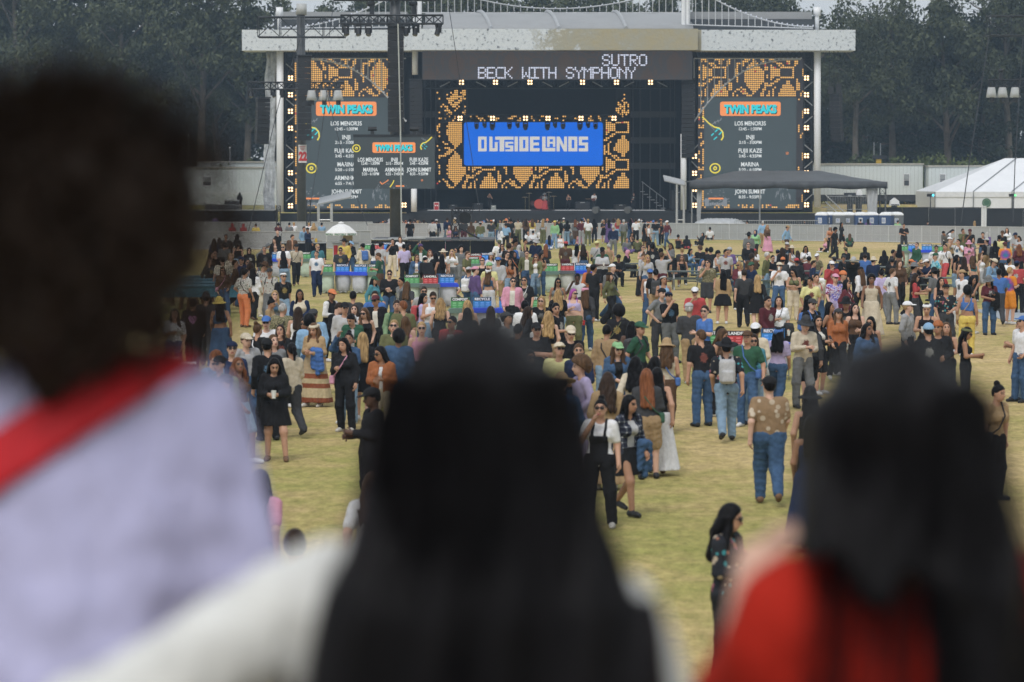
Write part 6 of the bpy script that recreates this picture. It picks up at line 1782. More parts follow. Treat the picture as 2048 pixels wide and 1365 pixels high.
-0.15|117.88|180|wk|cn|-|tk|pk|2||1.78|~short curly dark brown hair in black t-shirt, seen from behind
5.87|118.10|180|st|ck|-|lk|pk|4||1.76|~short curly black hair in black long sleeved top, seen from behind
0.03|118.34|0|st|so|-|lb|pk|2|g|1.78|~short blond hair in blue long sleeved top, facing the camera
4.44|118.39|0|sit|sk|ek|lk|pk|4||1.76|^black long sleeved top, black beanie, sitting near the three middle bins
-9.02|118.71|10|wk|sk|ck|tc|pk|2|xk|1.74|~short black hair and black cap in cream t-shirt, facing the camera
14.77|118.94|180|sit|sn|-|lb|pd|1||1.79|~short dark brown hair in blue long sleeved top, seen from behind
12.39|119.41|-30|ph|wk|-|tw|pk|3|g,xk|1.66|~long wavy black hair in white t-shirt, facing the camera
11.76|119.68|60|st|lk|wc|kw|lw|3|bg|1.63|^white sleeveless top, right of the pale grey cap, near the right fence
-6.23|119.78|200|st|sk|ck|lc|pc|3|bb|1.75|^cream long sleeved top, black cap, left of the white sleeveless top
10.10|119.78|180|sit|cn|-|ln|pk|3||1.76|~short curly dark brown hair in brown long sleeved top, seen from behind
0.36|119.78|150|st|lG|-|lg|pk|2||1.68|~long grey hair in grey long sleeved top, seen from behind
-5.51|119.83|140|st|sk|ck|tG|pd|2||1.79|~short black hair and black cap in pale grey t-shirt, turned right
12.95|120.07|-60|sit|sG|cw|t4|pd|1|g|1.78|~short grey hair and white cap in camouflage t-shirt, turned left
7.18|120.19|0|sit|wm|-|kk|pk|2||1.69|^black sleeveless top, long wavy brown hair, sitting near the picnic tables
-12.16|120.39|180|wk|cn|-|lg|pg|2||1.77|^grey long sleeved top left of the pale grey sleeveless top
5.57|120.78|10|st|um|-|kG|pk|1|g|1.66|~tied up brown hair in pale grey sleeveless top, facing the camera
14.06|121.11|60|sit|uk|cK|kk|pk|3||1.64|~tied up black hair and charcoal cap in black sleeveless top, turned right
10.04|121.30|10|wk|sn|-|lk|pd|1|g|1.78|^black long sleeved top, left of the red cap, near the picnic tables
-0.34|121.54|0|st|wk|-|tG|pk|2|g|1.69|~long wavy black hair in pale grey t-shirt, facing the camera
21.11|121.79|180|st|sm|cm|t8|pd|1||1.76|^rainbow tie dye t-shirt, maroon cap, standing near the rainbow shirt
2.27|122.03|180|st|sk|cr|tn|pm|4||1.78|~short black hair and red cap in brown t-shirt, seen from behind
16.58|122.20|170|wk|lk|-|xk|pk|4||1.66|~long black hair in black crop top, seen from behind
11.84|122.50|20|st|sk|cG|tk|pk|3||1.74|~short black hair and pale grey cap in black t-shirt, facing the camera
-5.95|122.56|170|wk|lk|-|kw|pd|2||1.66|~long black hair in white sleeveless top, seen from behind
3.64|122.61|160|st|so|cY|tG|pE|1|xk|1.79|^pale grey t-shirt, pale yellow cap, left of the black cap
4.14|122.76|200|st|uG|-|kt|pt|2||1.67|~tied up grey hair in tan sleeveless top, seen from behind
21.90|122.86|180|st|wr|-|lm|pk|1||1.64|~long wavy red hair in maroon long sleeved top, seen from behind
17.45|123.03|-60|st|sn|-|le|pd|1||1.73|~short dark brown hair in dark green long sleeved top, turned left
3.14|123.14|170|wk|wn|-|kk|pd|2||1.63|~long wavy dark brown hair in black sleeveless top, seen from behind
2.81|123.59|180|st|lk|cv|lw|pw|2||1.62|^white long sleeved top, navy cap, standing near the three middle bins
1.41|123.56|180|st|lr|-|lK|pk|1||1.63|^charcoal long sleeved top, long red hair, standing near the three middle bins
6.92|123.69|-60|ph|ln|-|lg|pk|3||1.68|~long dark brown hair in grey long sleeved top, turned left
-4.46|123.92|60|wk|wk|-|ln|sk|3||1.63|~long wavy black hair in brown long sleeved top, turned right
8.94|124.79|60|sit|ck|-|kw|pK|2||1.76|~short curly black hair in white sleeveless top, turned right
0.10|124.92|60|wk|ck|-|tE|pk|4||1.79|~short curly black hair in olive t-shirt, turned right
-12.10|125.94|180|st|un|-|kk|pD|2||1.63|~tied up dark brown hair in black sleeveless top, seen from behind
-7.41|126.26|0|st|sk|wk|ly|pk|2||1.78|^yellow long sleeved top, black wide brimmed hat, standing near the white umbrella
19.82|126.30|-40|up|sk|-|tw|pk|2|bk|1.79|~short black hair in white t-shirt, turned left
-0.57|126.36|180|st|sg|cE|tw|pd|1||1.75|~short greying hair and olive cap in white t-shirt, seen from behind
16.88|126.50|100|sit|sk|-|lk|pk|3||1.78|^black long sleeved top, short black hair, sitting near the right picnic tables
11.86|127.42|150|sit|sk|cv|lG|pk|2||1.74|^pale grey long sleeved top, navy cap, sitting near the right fence
-12.61|127.43|170|st|ln|-|kG|pd|2||1.67|~long dark brown hair in pale grey sleeveless top, seen from behind
12.83|127.51|190|sit|ln|-|ld|pd|2||1.68|~long dark brown hair in denim long sleeved top, seen from behind
1.04|127.63|180|st|sk|bG|lv|pv|4||1.77|^navy long sleeved top, pale grey bucket hat, standing near the stage fence
20.49|128.01|0|st|lm|bp|lp|pp|1|g|1.66|^pink long sleeved top, right of the white t-shirt, near the rainbow shirt
-7.26|128.09|0|ph|ln|cB|lk|pd|2||1.68|^black long sleeved top right of the black wide brimmed hat
21.80|128.41|180|wk|lk|-|lk|pk|2||1.67|^black long sleeved top, long black hair, walking near the rainbow shirt
7.71|128.97|180|sit|so|-|lK|pk|1||1.79|~short blond hair in charcoal long sleeved top, seen from behind
5.17|129.03|60|sit|hp|-|lk|pk|2||1.68|~pink hood in black long sleeved top, turned right
21.54|129.28|220|st|sk|cG|tk|pt|2|bg|1.77|~short black hair and pale grey cap in black t-shirt, turned left
9.02|129.43|160|sit|ck|-|tk|pk|2||1.78|~short curly black hair in black t-shirt, seen from behind
-5.46|129.72|0|dr|sn|-|tk|pc|2||1.74|~short dark brown hair in black t-shirt and cream trousers, facing the camera
17.02|129.90|200|sit|lk|-|lk|pk|2||1.62|^black long sleeved top left of the black long sleeved top
8.89|130.19|150|sit|sk|-|lk|pk|3||1.77|^black long sleeved top, short black hair, sitting near the picnic tables
8.14|131.25|40|sit|lk|-|lB|pd|2||1.69|~long black hair in light blue long sleeved top, turned right
11.31|132.00|-30|sit|wm|cr|tw|pk|3||1.66|~long wavy brown hair and red cap in white t-shirt, facing the camera
0.61|132.47|90|st|uk|-|kk|pk|3||1.67|~tied up black hair in black sleeveless top, turned right
20.45|132.55|20|st|sm|cw|lt|pk|1||1.74|^tan long sleeved top, white cap, standing near the green sweater man
"""
FAR = """
-13.90|132.84|180|st|wn|-|lv|pd|2||1.66
8.84|133.52|180|sit|cm|-|lk|pk|1||1.76
-11.93|133.79|90|be|hg|-|lg|pd|2||1.62
16.68|134.34|180|sit|hk|-|lk|pk|2||1.69
-11.21|134.54|10|st|wn|-|ok|pk|1||1.66
15.88|134.99|200|sit|uk|vE|tk|pk|2||1.62
23.23|135.54|160|st|sk|ck|lY|pk|3||1.78
0.18|135.54|150|wk|sk|-|lk|pk|4||1.74
-14.04|136.47|180|wk|ln|-|ln|pk|2||1.63
-13.77|137.02|0|st|sk|-|lK|pk|3||1.78
-5.40|137.47|0|ph|lm|-|tw|pw|1||1.67
22.34|137.95|60|st|lk|-|lg|pk|2||1.62
-10.78|139.32|20|st|sn|-|on|pg|2||1.73
25.07|140.61|-40|ph|ln|-|lG|pk|2||1.64
-13.69|141.84|150|wk|lk|wk|lk|pk|2||1.65
25.17|141.98|-40|ph|sk|cv|lG|pg|3||1.78
11.82|142.05|180|st|sk|wk|lg|pk|3||1.76
23.76|143.59|0|st|sk|-|tk|pd|2||1.76
25.19|146.36|20|st|sk|cn|lk|pk|3||1.79
-12.24|148.86|60|st|nn|-|tk|pk|1||1.76
25.28|151.45|150|wk|lG|-|lP|pk|2||1.62
24.41|151.71|10|dr|sn|em|tk|pk|4||1.76
13.17|154.03|-20|wk|hv|-|ll|pk|2||1.68
24.56|155.12|20|dr|sn|-|oE|pE|3||1.73
-11.15|155.39|60|st|sk|ck|lv|pk|3||1.78
17.74|156.32|60|wk|ck|-|tk|pk|4||1.76
24.25|158.30|-40|be|sk|-|lg|pk|3||1.74
-11.65|159.27|40|st|sk|-|lB|pt|2||1.78
28.03|161.27|-20|st|wn|-|lw|pd|2||1.66
15.67|162.22|60|wk|sn|ct|lB|pn|2||1.79
5.78|162.48|170|st|sG|-|lv|pg|1||1.78
-0.69|164.20|120|st|hg|-|lw|pw|4||1.69
25.10|165.14|90|be|lk|-|lw|pk|2||1.69
-3.34|168.44|0|st|wn|-|kv|pd|2||1.67
8.14|168.88|90|st|sn|-|tw|sk|2||1.77
18.92|169.24|0|wk|lm|cG|xx|pk|2||1.64
6.86|169.74|20|gs|sn|-|lg|pP|2||1.75
23.38|169.81|0|ph|sn|-|tk|pK|2||1.78
8.29|170.18|160|gs|sk|-|lk|pk|2||1.79
15.33|170.72|30|wk|lo|-|ln|lp|2||1.68
7.54|171.09|180|gs|sk|-|tE|pk|1||1.75
-3.75|171.10|30|st|lm|-|kp|lp|1||1.66
19.05|172.47|-60|gs|lo|-|kp|sk|1||1.63
-0.37|173.84|180|st|sk|cK|tB|pk|3||1.73
8.16|175.02|120|st|lk|-|kk|kk|3||1.68
-1.97|177.55|180|st|sk|cG|lE|pD|2||1.76
2.34|178.42|180|gs|lk|-|lb|pw|2||1.66
10.49|179.28|150|gs|sk|-|kk|pk|3||1.74
11.03|179.58|180|gs|hk|-|lk|lr|2||1.63
2.70|179.99|-20|st|sk|cy|ll|pD|2||1.78
20.84|180.03|60|wk|lk|-|lk|sk|3||1.67
3.07|181.65|0|gs|so|cl|kw|pw|1||1.74
16.01|181.72|170|wk|sG|-|lB|pt|1||1.74
9.99|183.67|-60|wk|sn|cw|lm|pd|2||1.73
21.87|184.29|180|gs|lm|-|te|pk|1||1.66
-1.35|185.24|180|st|sn|co|tK|pD|2||1.74
-6.65|185.64|180|wk|sk|-|tk|sk|3||1.79
-5.19|185.77|160|st|sk|cK|lw|pk|2||1.79
-2.67|186.24|180|st|hn|-|ln|pE|3||1.62
-3.17|187.40|180|st|sk|cb|lK|pm|3||1.77
9.47|187.55|180|st|sn|-|tk|pD|2||1.76
9.86|188.04|0|wk|lk|-|kk|pk|3||1.66
7.37|187.92|180|wk|sG|cG|lg|pE|1||1.73
7.88|188.32|60|gs|lk|-|kn|pk|2||1.66
-0.11|188.35|180|wk|sk|-|tk|sk|3||1.78
12.55|188.46|-60|gs|hk|-|lk|lk|2||1.62
3.64|188.63|190|st|lk|-|tk|pD|2||1.68
3.81|189.16|20|gs|sG|cg|lg|pd|1||1.77
5.05|188.98|180|st|so|-|tw|pE|2||1.76
-5.02|189.24|180|wk|sk|cw|lv|pg|2||1.73
3.13|189.44|180|st|sk|-|lk|pk|3||1.77
4.63|189.44|180|st|sk|-|lm|pG|2||1.77
4.51|189.88|0|gs|lk|-|kp|kp|2||1.66
8.33|191.27|170|st|sn|-|tw|pk|2||1.73
1.11|191.49|20|gs|sk|-|lw|pk|2||1.73
4.26|191.56|180|st|lr|-|lg|wn|1||1.67
1.43|192.59|180|gs|sk|-|tw|pk|2||1.75
-4.40|193.43|200|wk|sn|-|lv|pD|2||1.78
6.60|193.69|180|st|lk|-|lP|lP|4||1.64
6.29|194.32|0|st|lk|-|tk|kk|2||1.66
0.42|194.44|180|st|sn|-|tc|pE|2||1.73
2.13|194.59|160|st|lo|-|tG|wE|1||1.68
8.09|194.96|200|st|lk|-|lv|pd|2||1.69
-2.50|195.27|180|gs|sk|-|tP|pk|3||1.78
7.32|196.05|180|st|wo|-|tr|sB|1||1.67
5.69|196.76|180|st|lk|-|tk|pk|2||1.65
-1.13|197.01|180|st|lk|-|lE|pd|3||1.62
0.94|197.14|180|st|ln|-|ln|pk|3||1.66
0.33|197.29|180|gs|sk|-|lk|pk|3||1.78
1.42|198.39|180|st|wm|-|ty|pw|1||1.62
2.02|200.40|180|gs|sn|-|tw|pk|2||1.73
14.21|204.44|180|gs|sk|-|tw|pk|2||1.79
"""
# ================================================================ PEOPLE
# every figure is grown as a smooth distance field (one for the body, one for each garment) and meshed by surface nets
def objcol_mat(name, rough, var, scale, bump=0.0, spec=0.3, pattern=None, streak=False, prints=False):
    m, nt, b = new_mat(name)
    oi = N(nt, 'ShaderNodeObjectInfo'); tc = N(nt, 'ShaderNodeTexCoord')
    no = N(nt, 'ShaderNodeTexNoise', Scale=scale, Detail=5.0, Roughness=0.6)
    if streak:
        sm = N(nt, 'ShaderNodeMapping'); sm.inputs['Scale'].default_value = (1, 1, .10)
        nt.links.new(tc.outputs['Object'], sm.inputs['Vector']); nt.links.new(sm.outputs[0], no.inputs['Vector'])
        sb = N(nt, 'ShaderNodeBump', Strength=.5, Distance=.03); nt.links.new(no.outputs['Fac'], sb.inputs['Height']); nt.links.new(sb.outputs[0], b.inputs['Normal'])
    else:
        nt.links.new(tc.outputs['Object'], no.inputs['Vector'])
    r = ramp(nt, [(0.3, (1 - var,) * 3), (0.7, (1 + var,) * 3)])
    nt.links.new(no.outputs['Fac'], r.inputs[0])
    mx = N(nt, 'ShaderNodeMix', data_type='RGBA', blend_type='MULTIPLY'); mx.inputs[0].default_value = 1.0
    nt.links.new(r.outputs[0], mx.inputs[7])
    if pattern:
        nt.links.new(pattern(nt, tc, oi), mx.inputs[6])
    elif prints:
        nt.links.new(print_nodes(nt, tc, oi), mx.inputs[6])
    else:
        nt.links.new(oi.outputs['Color'], mx.inputs[6])
    nt.links.new(mx.outputs[2], b.inputs['Base Color'])
    b.inputs['Roughness'].default_value = rough
    b.inputs['Specular IOR Level'].default_value = spec
    if bump:
        mp = N(nt, 'ShaderNodeMapping'); mp.inputs['Scale'].default_value = (1, 1, .45)
        n2 = N(nt, 'ShaderNodeTexNoise', Scale=11.0, Detail=3.0)
        nt.links.new(tc.outputs['Object'], mp.inputs['Vector']); nt.links.new(mp.outputs[0], n2.inputs['Vector'])
        bp = N(nt, 'ShaderNodeBump', Strength=bump, Distance=0.06)
        nt.links.new(n2.outputs['Fac'], bp.inputs['Height']); nt.links.new(bp.outputs[0], b.inputs['Normal'])
    return m

def print_nodes(nt, tc, oi):
    """some shirts carry a faded print on chest or back"""
    mp = N(nt, 'ShaderNodeMapping'); mp.inputs['Location'].default_value = (0, 0, -1.25 / .105); mp.inputs['Scale'].default_value = (1 / .095, 0, 1 / .105)
    nt.links.new(tc.outputs['Object'], mp.inputs['Vector'])
    ln = N(nt, 'ShaderNodeVectorMath', operation='LENGTH'); nt.links.new(mp.outputs[0], ln.inputs[0])
    n = N(nt, 'ShaderNodeTexNoise', Scale=44.0, Detail=3.0); nt.links.new(tc.outputs['Object'], n.inputs['Vector'])
    a = N(nt, 'ShaderNodeMath', operation='MULTIPLY_ADD'); a.inputs[1].default_value = 1.6; nt.links.new(n.outputs['Fac'], a.inputs[0]); nt.links.new(ln.outputs['Value'], a.inputs[2])
    lt = N(nt, 'ShaderNodeMath', operation='LESS_THAN'); lt.inputs[1].default_value = 1.55; nt.links.new(a.outputs[0], lt.inputs[0])
    ra = N(nt, 'ShaderNodeMath', operation='GREATER_THAN'); ra.inputs[1].default_value = .66; nt.links.new(oi.outputs['Random'], ra.inputs[0])
    mu = N(nt, 'ShaderNodeMath', operation='MULTIPLY'); nt.links.new(lt.outputs[0], mu.inputs[0]); nt.links.new(ra.outputs[0], mu.inputs[1])
    m7 = N(nt, 'ShaderNodeMath', operation='MULTIPLY'); m7.inputs[1].default_value = 37.0; nt.links.new(oi.outputs['Random'], m7.inputs[0])
    fr = N(nt, 'ShaderNodeMath', operation='FRACT'); nt.links.new(m7.outputs[0], fr.inputs[0])
    r = ramp(nt, [(0, (.36, .36, .34)), (.35, (.28, .21, .08)), (.55, (.17, .06, .05)), (.65, (.08, .15, .24)), (.8, (.10, .10, .10))], 'CONSTANT'); nt.links.new(fr.outputs[0], r.inputs[0])
    mx = N(nt, 'ShaderNodeMix', data_type='RGBA'); nt.links.new(mu.outputs[0], mx.inputs[0]); nt.links.new(oi.outputs['Color'], mx.inputs[6]); nt.links.new(r.outputs[0], mx.inputs[7])
    return mx.outputs[2]

def pat_spots(cols, scale, thr):
    """blots of one or two colours on the cloth's own colour"""
    def f(nt, tc, oi):
        v = N(nt, 'ShaderNodeTexVoronoi', Scale=scale); nt.links.new(tc.outputs['Object'], v.inputs['Vector'])
        lt = N(nt, 'ShaderNodeMath', operation='LESS_THAN'); lt.inputs[1].default_value = thr
        nt.links.new(v.outputs['Distance'], lt.inputs[0])
        sp = N(nt, 'ShaderNodeSeparateColor'); nt.links.new(v.outputs['Color'], sp.inputs[0])
        r = ramp(nt, [(i / len(cols), c) for i, c in enumerate(cols)], 'CONSTANT'); nt.links.new(sp.outputs[0], r.inputs[0])
        mx = N(nt, 'ShaderNodeMix', data_type='RGBA'); nt.links.new(lt.outputs[0], mx.inputs[0])
        nt.links.new(oi.outputs['Color'], mx.inputs[6]); nt.links.new(r.outputs[0], mx.inputs[7])
        return mx.outputs[2]
    return f
def pat_noise(cols, scale, sharp=True):
    def f(nt, tc, oi):
        n = N(nt, 'ShaderNodeTexNoise', Scale=scale, Detail=2.0, Distortion=1.2); nt.links.new(tc.outputs['Object'], n.inputs['Vector'])
        k = len(cols); r = ramp(nt, [(0.28 + 0.44 * i / k, c) for i, c in enumerate(cols)], 'CONSTANT' if sharp else 'EASE')
        nt.links.new(n.outputs['Fac'], r.inputs[0]); return r.outputs[0]
    return f
def pat_rings(cols, cz=1.22):
    def f(nt, tc, oi):
        mp = N(nt, 'ShaderNodeMapping'); mp.inputs['Location'].default_value = (0, 0, -cz)
        nt.links.new(tc.outputs['Object'], mp.inputs['Vector'])
        n = N(nt, 'ShaderNodeTexNoise', Scale=9.0); nt.links.new(tc.outputs['Object'], n.inputs['Vector'])
        ln = N(nt, 'ShaderNodeVectorMath', operation='LENGTH'); nt.links.new(mp.outputs[0], ln.inputs[0])
        ma = N(nt, 'ShaderNodeMath', operation='MULTIPLY_ADD'); ma.inputs[1].default_value = .12; nt.links.new(n.outputs['Fac'], ma.inputs[0]); nt.links.new(ln.outputs['Value'], ma.inputs[2])
        sc_ = N(nt, 'ShaderNodeMath', operation='MULTIPLY'); sc_.inputs[1].default_value = 2.3; nt.links.new(ma.outputs[0], sc_.inputs[0])
        r = ramp(nt, [(i / len(cols), c) for i, c in enumerate(cols)]); nt.links.new(sc_.outputs[0], r.inputs[0]); return r.outputs[0]
    return f
def pat_plaid(base, dark, pale):
    def f(nt, tc, oi):
        outs = []
        for ax in (0, 2):
            sp = N(nt, 'ShaderNodeSeparateXYZ'); nt.links.new(tc.outputs['Object'], sp.inputs[0])
            mu = N(nt, 'ShaderNodeMath', operation='MULTIPLY'); mu.inputs[1].default_value = 13.0; nt.links.new(sp.outputs[ax], mu.inputs[0])
            fr = N(nt, 'ShaderNodeMath', operation='FRACT'); nt.links.new(mu.outputs[0], fr.inputs[0])
            lt = N(nt, 'ShaderNodeMath', operation='LESS_THAN'); lt.inputs[1].default_value = .2; nt.links.new(fr.outputs[0], lt.inputs[0]); outs.append(lt)
        ad = N(nt, 'ShaderNodeMath', operation='ADD'); nt.links.new(outs[0].outputs[0], ad.inputs[0]); nt.links.new(outs[1].outputs[0], ad.inputs[1])
        dv = N(nt, 'ShaderNodeMath', operation='MULTIPLY'); dv.inputs[1].default_value = .5; nt.links.new(ad.outputs[0], dv.inputs[0])
        r = ramp(nt, [(0, base), (.45, dark), (.9, pale)], 'CONSTANT'); nt.links.new(dv.outputs[0], r.inputs[0]); return r.outputs[0]
    return f
def pat_tiers(cols):
    def f(nt, tc, oi):
        sp = N(nt, 'ShaderNodeSeparateXYZ'); nt.links.new(tc.outputs['Object'], sp.inputs[0])
        r = ramp(nt, [(i / len(cols), c) for i, c in enumerate(cols)], 'CONSTANT'); nt.links.new(sp.outputs[2], r.inputs[0]); return r.outputs[0]
    return f
SKINM = objcol_mat('skin', .55, .08, 14, spec=.35)
CLOTHM = objcol_mat('cloth', .85, .12, 13, .6, spec=.12)
TEEM = objcol_mat('tee_cloth', .85, .12, 13, .6, spec=.12, prints=True)
DENIMM = objcol_mat('denim', .85, .24, 10, .5, spec=.12)
HAIRM = objcol_mat('hair', .40, .6, 34, .0, spec=.085, streak=True)
SHOEM = objcol_mat('shoe', .6, .1, 20)
HATM = objcol_mat('hat_cloth', .8, .1, 30, .2, spec=.15)
LEATHM = objcol_mat('bag_cloth', .6, .15, 14, .3)
FACED = plain('eye_dark', (.02, .014, .012), .5)
LIPM = plain('lip', (.30, .10, .09), .5)
PATM = {'1': objcol_mat('floral_dark', .85, .1, 14, .4, .15, pat_spots([(.35, .16, .1), (.05, .25, .28), (.4, .33, .25), (.3, .1, .14)], 13, .34)),
        '2': objcol_mat('tie_dye_violet', .85, .1, 14, .4, .15, pat_noise([(.5, .48, .62), (.12, .10, .42), (.55, .5, .65), (.22, .03, .10), (.6, .58, .68)], 9)),
        '3': objcol_mat('plaid', .85, .1, 14, .4, .15, pat_plaid((.018, .02, .035), (.07, .08, .10), (.42, .42, .44))),
        '4': objcol_mat('camouflage', .85, .1, 14, .4, .15, pat_noise([(.06, .06, .035), (.24, .21, .13), (.10, .10, .05), (.30, .27, .18)], 13)),
        '5': objcol_mat('tan_paisley', .85, .1, 14, .4, .15, pat_spots([(.50, .42, .33), (.44, .36, .27)], 9.5, .36)),
        '6': objcol_mat('tiered', .85, .15, 22, .6, .15, pat_tiers([(.22, .07, .035), (.20, .06, .03), (.46, .38, .24), (.46, .38, .24), (.22, .07, .035), (.42, .34, .21), (.22, .07, .035), (.36, .28, .18), (.38, .29, .18), (.38, .3, .19)])),
        '7': objcol_mat('floral_pale', .85, .1, 14, .4, .15, pat_spots([(.10, .16, .10), (.3, .14, .1), (.15, .12, .1)], 15, .30)),
        '8': objcol_mat('tie_dye_rainbow', .85, .1, 14, .4, .15, pat_rings([(.55, .48, .05), (.6, .55, .06), (.10, .28, .10), (.05, .14, .36), (.28, .08, .3), (.62, .2, .03), (.65, .24, .03)])),
        '9': objcol_mat('tie_dye_turquoise', .85, .1, 14, .4, .15, pat_noise([(.03, .26, .42), (.12, .44, .58), (.4, .6, .66), (.05, .32, .5)], 7, False))}
COLR = {'k': (.014, .014, .016), 'K': (.045, .046, .05), 'g': (.16, .165, .17), 'G': (.40, .40, .41), 'w': (.68, .68, .70), 'c': (.56, .49, .38), 't': (.36, .25, .14), 'n': (.09, .052, .032), 'b': (.03, .13, .42), 'B': (.22, .36, .52),
        'd': (.05, .095, .18), 'D': (.20, .29, .39), 'v': (.016, .026, .065), 'r': (.46, .035, .04), 'm': (.11, .018, .028), 'o': (.66, .17, .03), 'y': (.66, .48, .05), 'Y': (.60, .57, .28), 'e': (.025, .10, .055), 'E': (.12, .125, .06),
        'l': (.22, .46, .2), 'p': (.58, .28, .38), 'P': (.12, .065, .22), 'u': (.44, .38, .58), 's': (.04, .22, .28), 'x': (.33, .12, .05),
        '1': (.02, .022, .028), '2': (.5, .45, .6), '3': (.02, .02, .03), '4': (.2, .18, .1), '5': (.27, .18, .105), '6': (.35, .27, .17), '7': (.55, .54, .5), '8': (.6, .3, .05), '9': (.1, .4, .5)}
SKINC = {'1': (.58, .36, .27), '2': (.46, .26, .175), '3': (.34, .18, .11), '4': (.21, .105, .062), '5': (.085, .042, .027)}
for k_ in 'rbePmoysl': COLR[k_] = tuple(c * .80 + .20 * (sum(COLR[k_]) / 3) for c in COLR[k_])
HAIRC = {'k': (.006, .0055, .0065), 'n': (.028, .017, .012), 'm': (.085, .048, .026), 'o': (.33, .215, .10), 'r': (.165, .062, .028), 'g': (.12, .115, .11), 'G': (.42, .41, .40), 'p': (.33, .08, .30), 'b': (.03, .08, .18), 'v': (.08, .05, .16)}

def v3(*a): return np.array(a, np.float32)
def sseg(P, a, b, ra, rb):
    a, b = np.asarray(a, np.float32), np.asarray(b, np.float32)
    ba = b - a; pa = P - a
    t = np.clip(pa @ ba / max(1e-9, float(ba @ ba)), 0, 1)
    d = pa - t[:, None] * ba
    return np.sqrt((d * d).sum(1)) - (ra + (rb - ra) * t)
def sell(P, c, r):
    q = (P - np.asarray(c, np.float32)) / np.asarray(r, np.float32)
    k = np.sqrt((q * q).sum(1)); return (k - 1) * min(r)
def sbx(P, c, h, r=.02):
    q = np.abs(P - np.asarray(c, np.float32)) - (np.asarray(h, np.float32) - r)
    return np.sqrt((np.maximum(q, 0) ** 2).sum(1)) + np.minimum(q.max(1), 0) - r
def smin(a, b, k):
    h = np.clip(.5 + .5 * (b - a) / k, 0, 1)
    return b + (a - b) * h - k * h * (1 - h)

_E = [(0, 1), (2, 3), (4, 5), (6, 7), (0, 2), (1, 3), (4, 6), (5, 7), (0, 4), (1, 5), (2, 6), (3, 7)]
_C = np.array([(i, j, k) for i in (0, 1) for j in (0, 1) for k in (0, 1)])     # corner order: x slowest
def nets(f, lo, hi, h):
    """surface nets: vertices and quads of the zero level of f inside the box"""
    lo = np.asarray(lo, np.float32) - 2 * h
    n = np.maximum(3, np.ceil((np.asarray(hi) + 2 * h - lo) / h).astype(int) + 1)
    gx = [lo[i] + h * np.arange(n[i], dtype=np.float32) for i in range(3)]
    P = np.stack(np.meshgrid(*gx, indexing='ij'), -1).reshape(-1, 3)
    v = f(P).reshape(n)
    v[0], v[-1], v[:, 0], v[:, -1], v[:, :, 0], v[:, :, -1] = [np.maximum(s, h * .5) for s in (v[0], v[-1], v[:, 0], v[:, -1], v[:, :, 0], v[:, :, -1])]
    s = v < 0
    cs = [v[c[0]:n[0] - 1 + c[0], c[1]:n[1] - 1 + c[1], c[2]:n[2] - 1 + c[2]] for c in _C]
    ins = sum((c < 0).astype(np.int8) for c in cs)
    act = (ins > 0) & (ins < 8)
    idx = np.full(act.shape, -1, np.int32)
    k = int(act.sum()); idx[act] = np.arange(k)
    base = np.argwhere(act).astype(np.float32)
    val = np.stack([c[act] for c in cs], 1)
    acc = np.zeros((k, 3), np.float32); cnt = np.zeros(k, np.float32)
    for a, b in _E:
        va, vb = val[:, a], val[:, b]
        m = (va < 0) != (vb < 0)
        t = np.where(m, va / np.where(m, va - vb, 1), 0)[:, None]
        p = _C[a] + (_C[b] - _C[a]) * t
        acc += np.where(m[:, None], p, 0); cnt += m
    V = lo + h * (base + acc / np.maximum(cnt, 1)[:, None])
    Q = []
    for ax in range(3):
        u, w = (ax + 1) % 3, (ax + 2) % 3
        sl0 = [slice(None)] * 3; sl1 = [slice(None)] * 3
        sl0[ax] = slice(0, n[ax] - 1); sl1[ax] = slice(1, n[ax])
        sl0[u] = sl1[u] = slice(1, n[u] - 1); sl0[w] = sl1[w] = slice(1, n[w] - 1)
        a, b = s[tuple(sl0)], s[tuple(sl1)]
        for flip, m in ((False, a & ~b), (True, ~a & b)):
            e = np.argwhere(m)
            if not len(e): continue
            o = np.zeros((len(e), 3), int); o[:, ax] = e[:, ax]; o[:, u] = e[:, u] + 1; o[:, w] = e[:, w] + 1
            q = []
            for du, dw in ((-1, -1), (0, -1), (0, 0), (-1, 0)):
                c = o.copy(); c[:, u] += du; c[:, w] += dw
                q.append(idx[c[:, 0], c[:, 1], c[:, 2]])
            q = np.stack(q, 1)
            Q.append(q[:, ::-1] if flip else q)
    Q = np.concatenate(Q) if Q else np.zeros((0, 4), int)
    return V, Q

def box_of(pts, r):
    a = np.array([p for p in pts], np.float32); return a.min(0) - r, a.max(0) + r

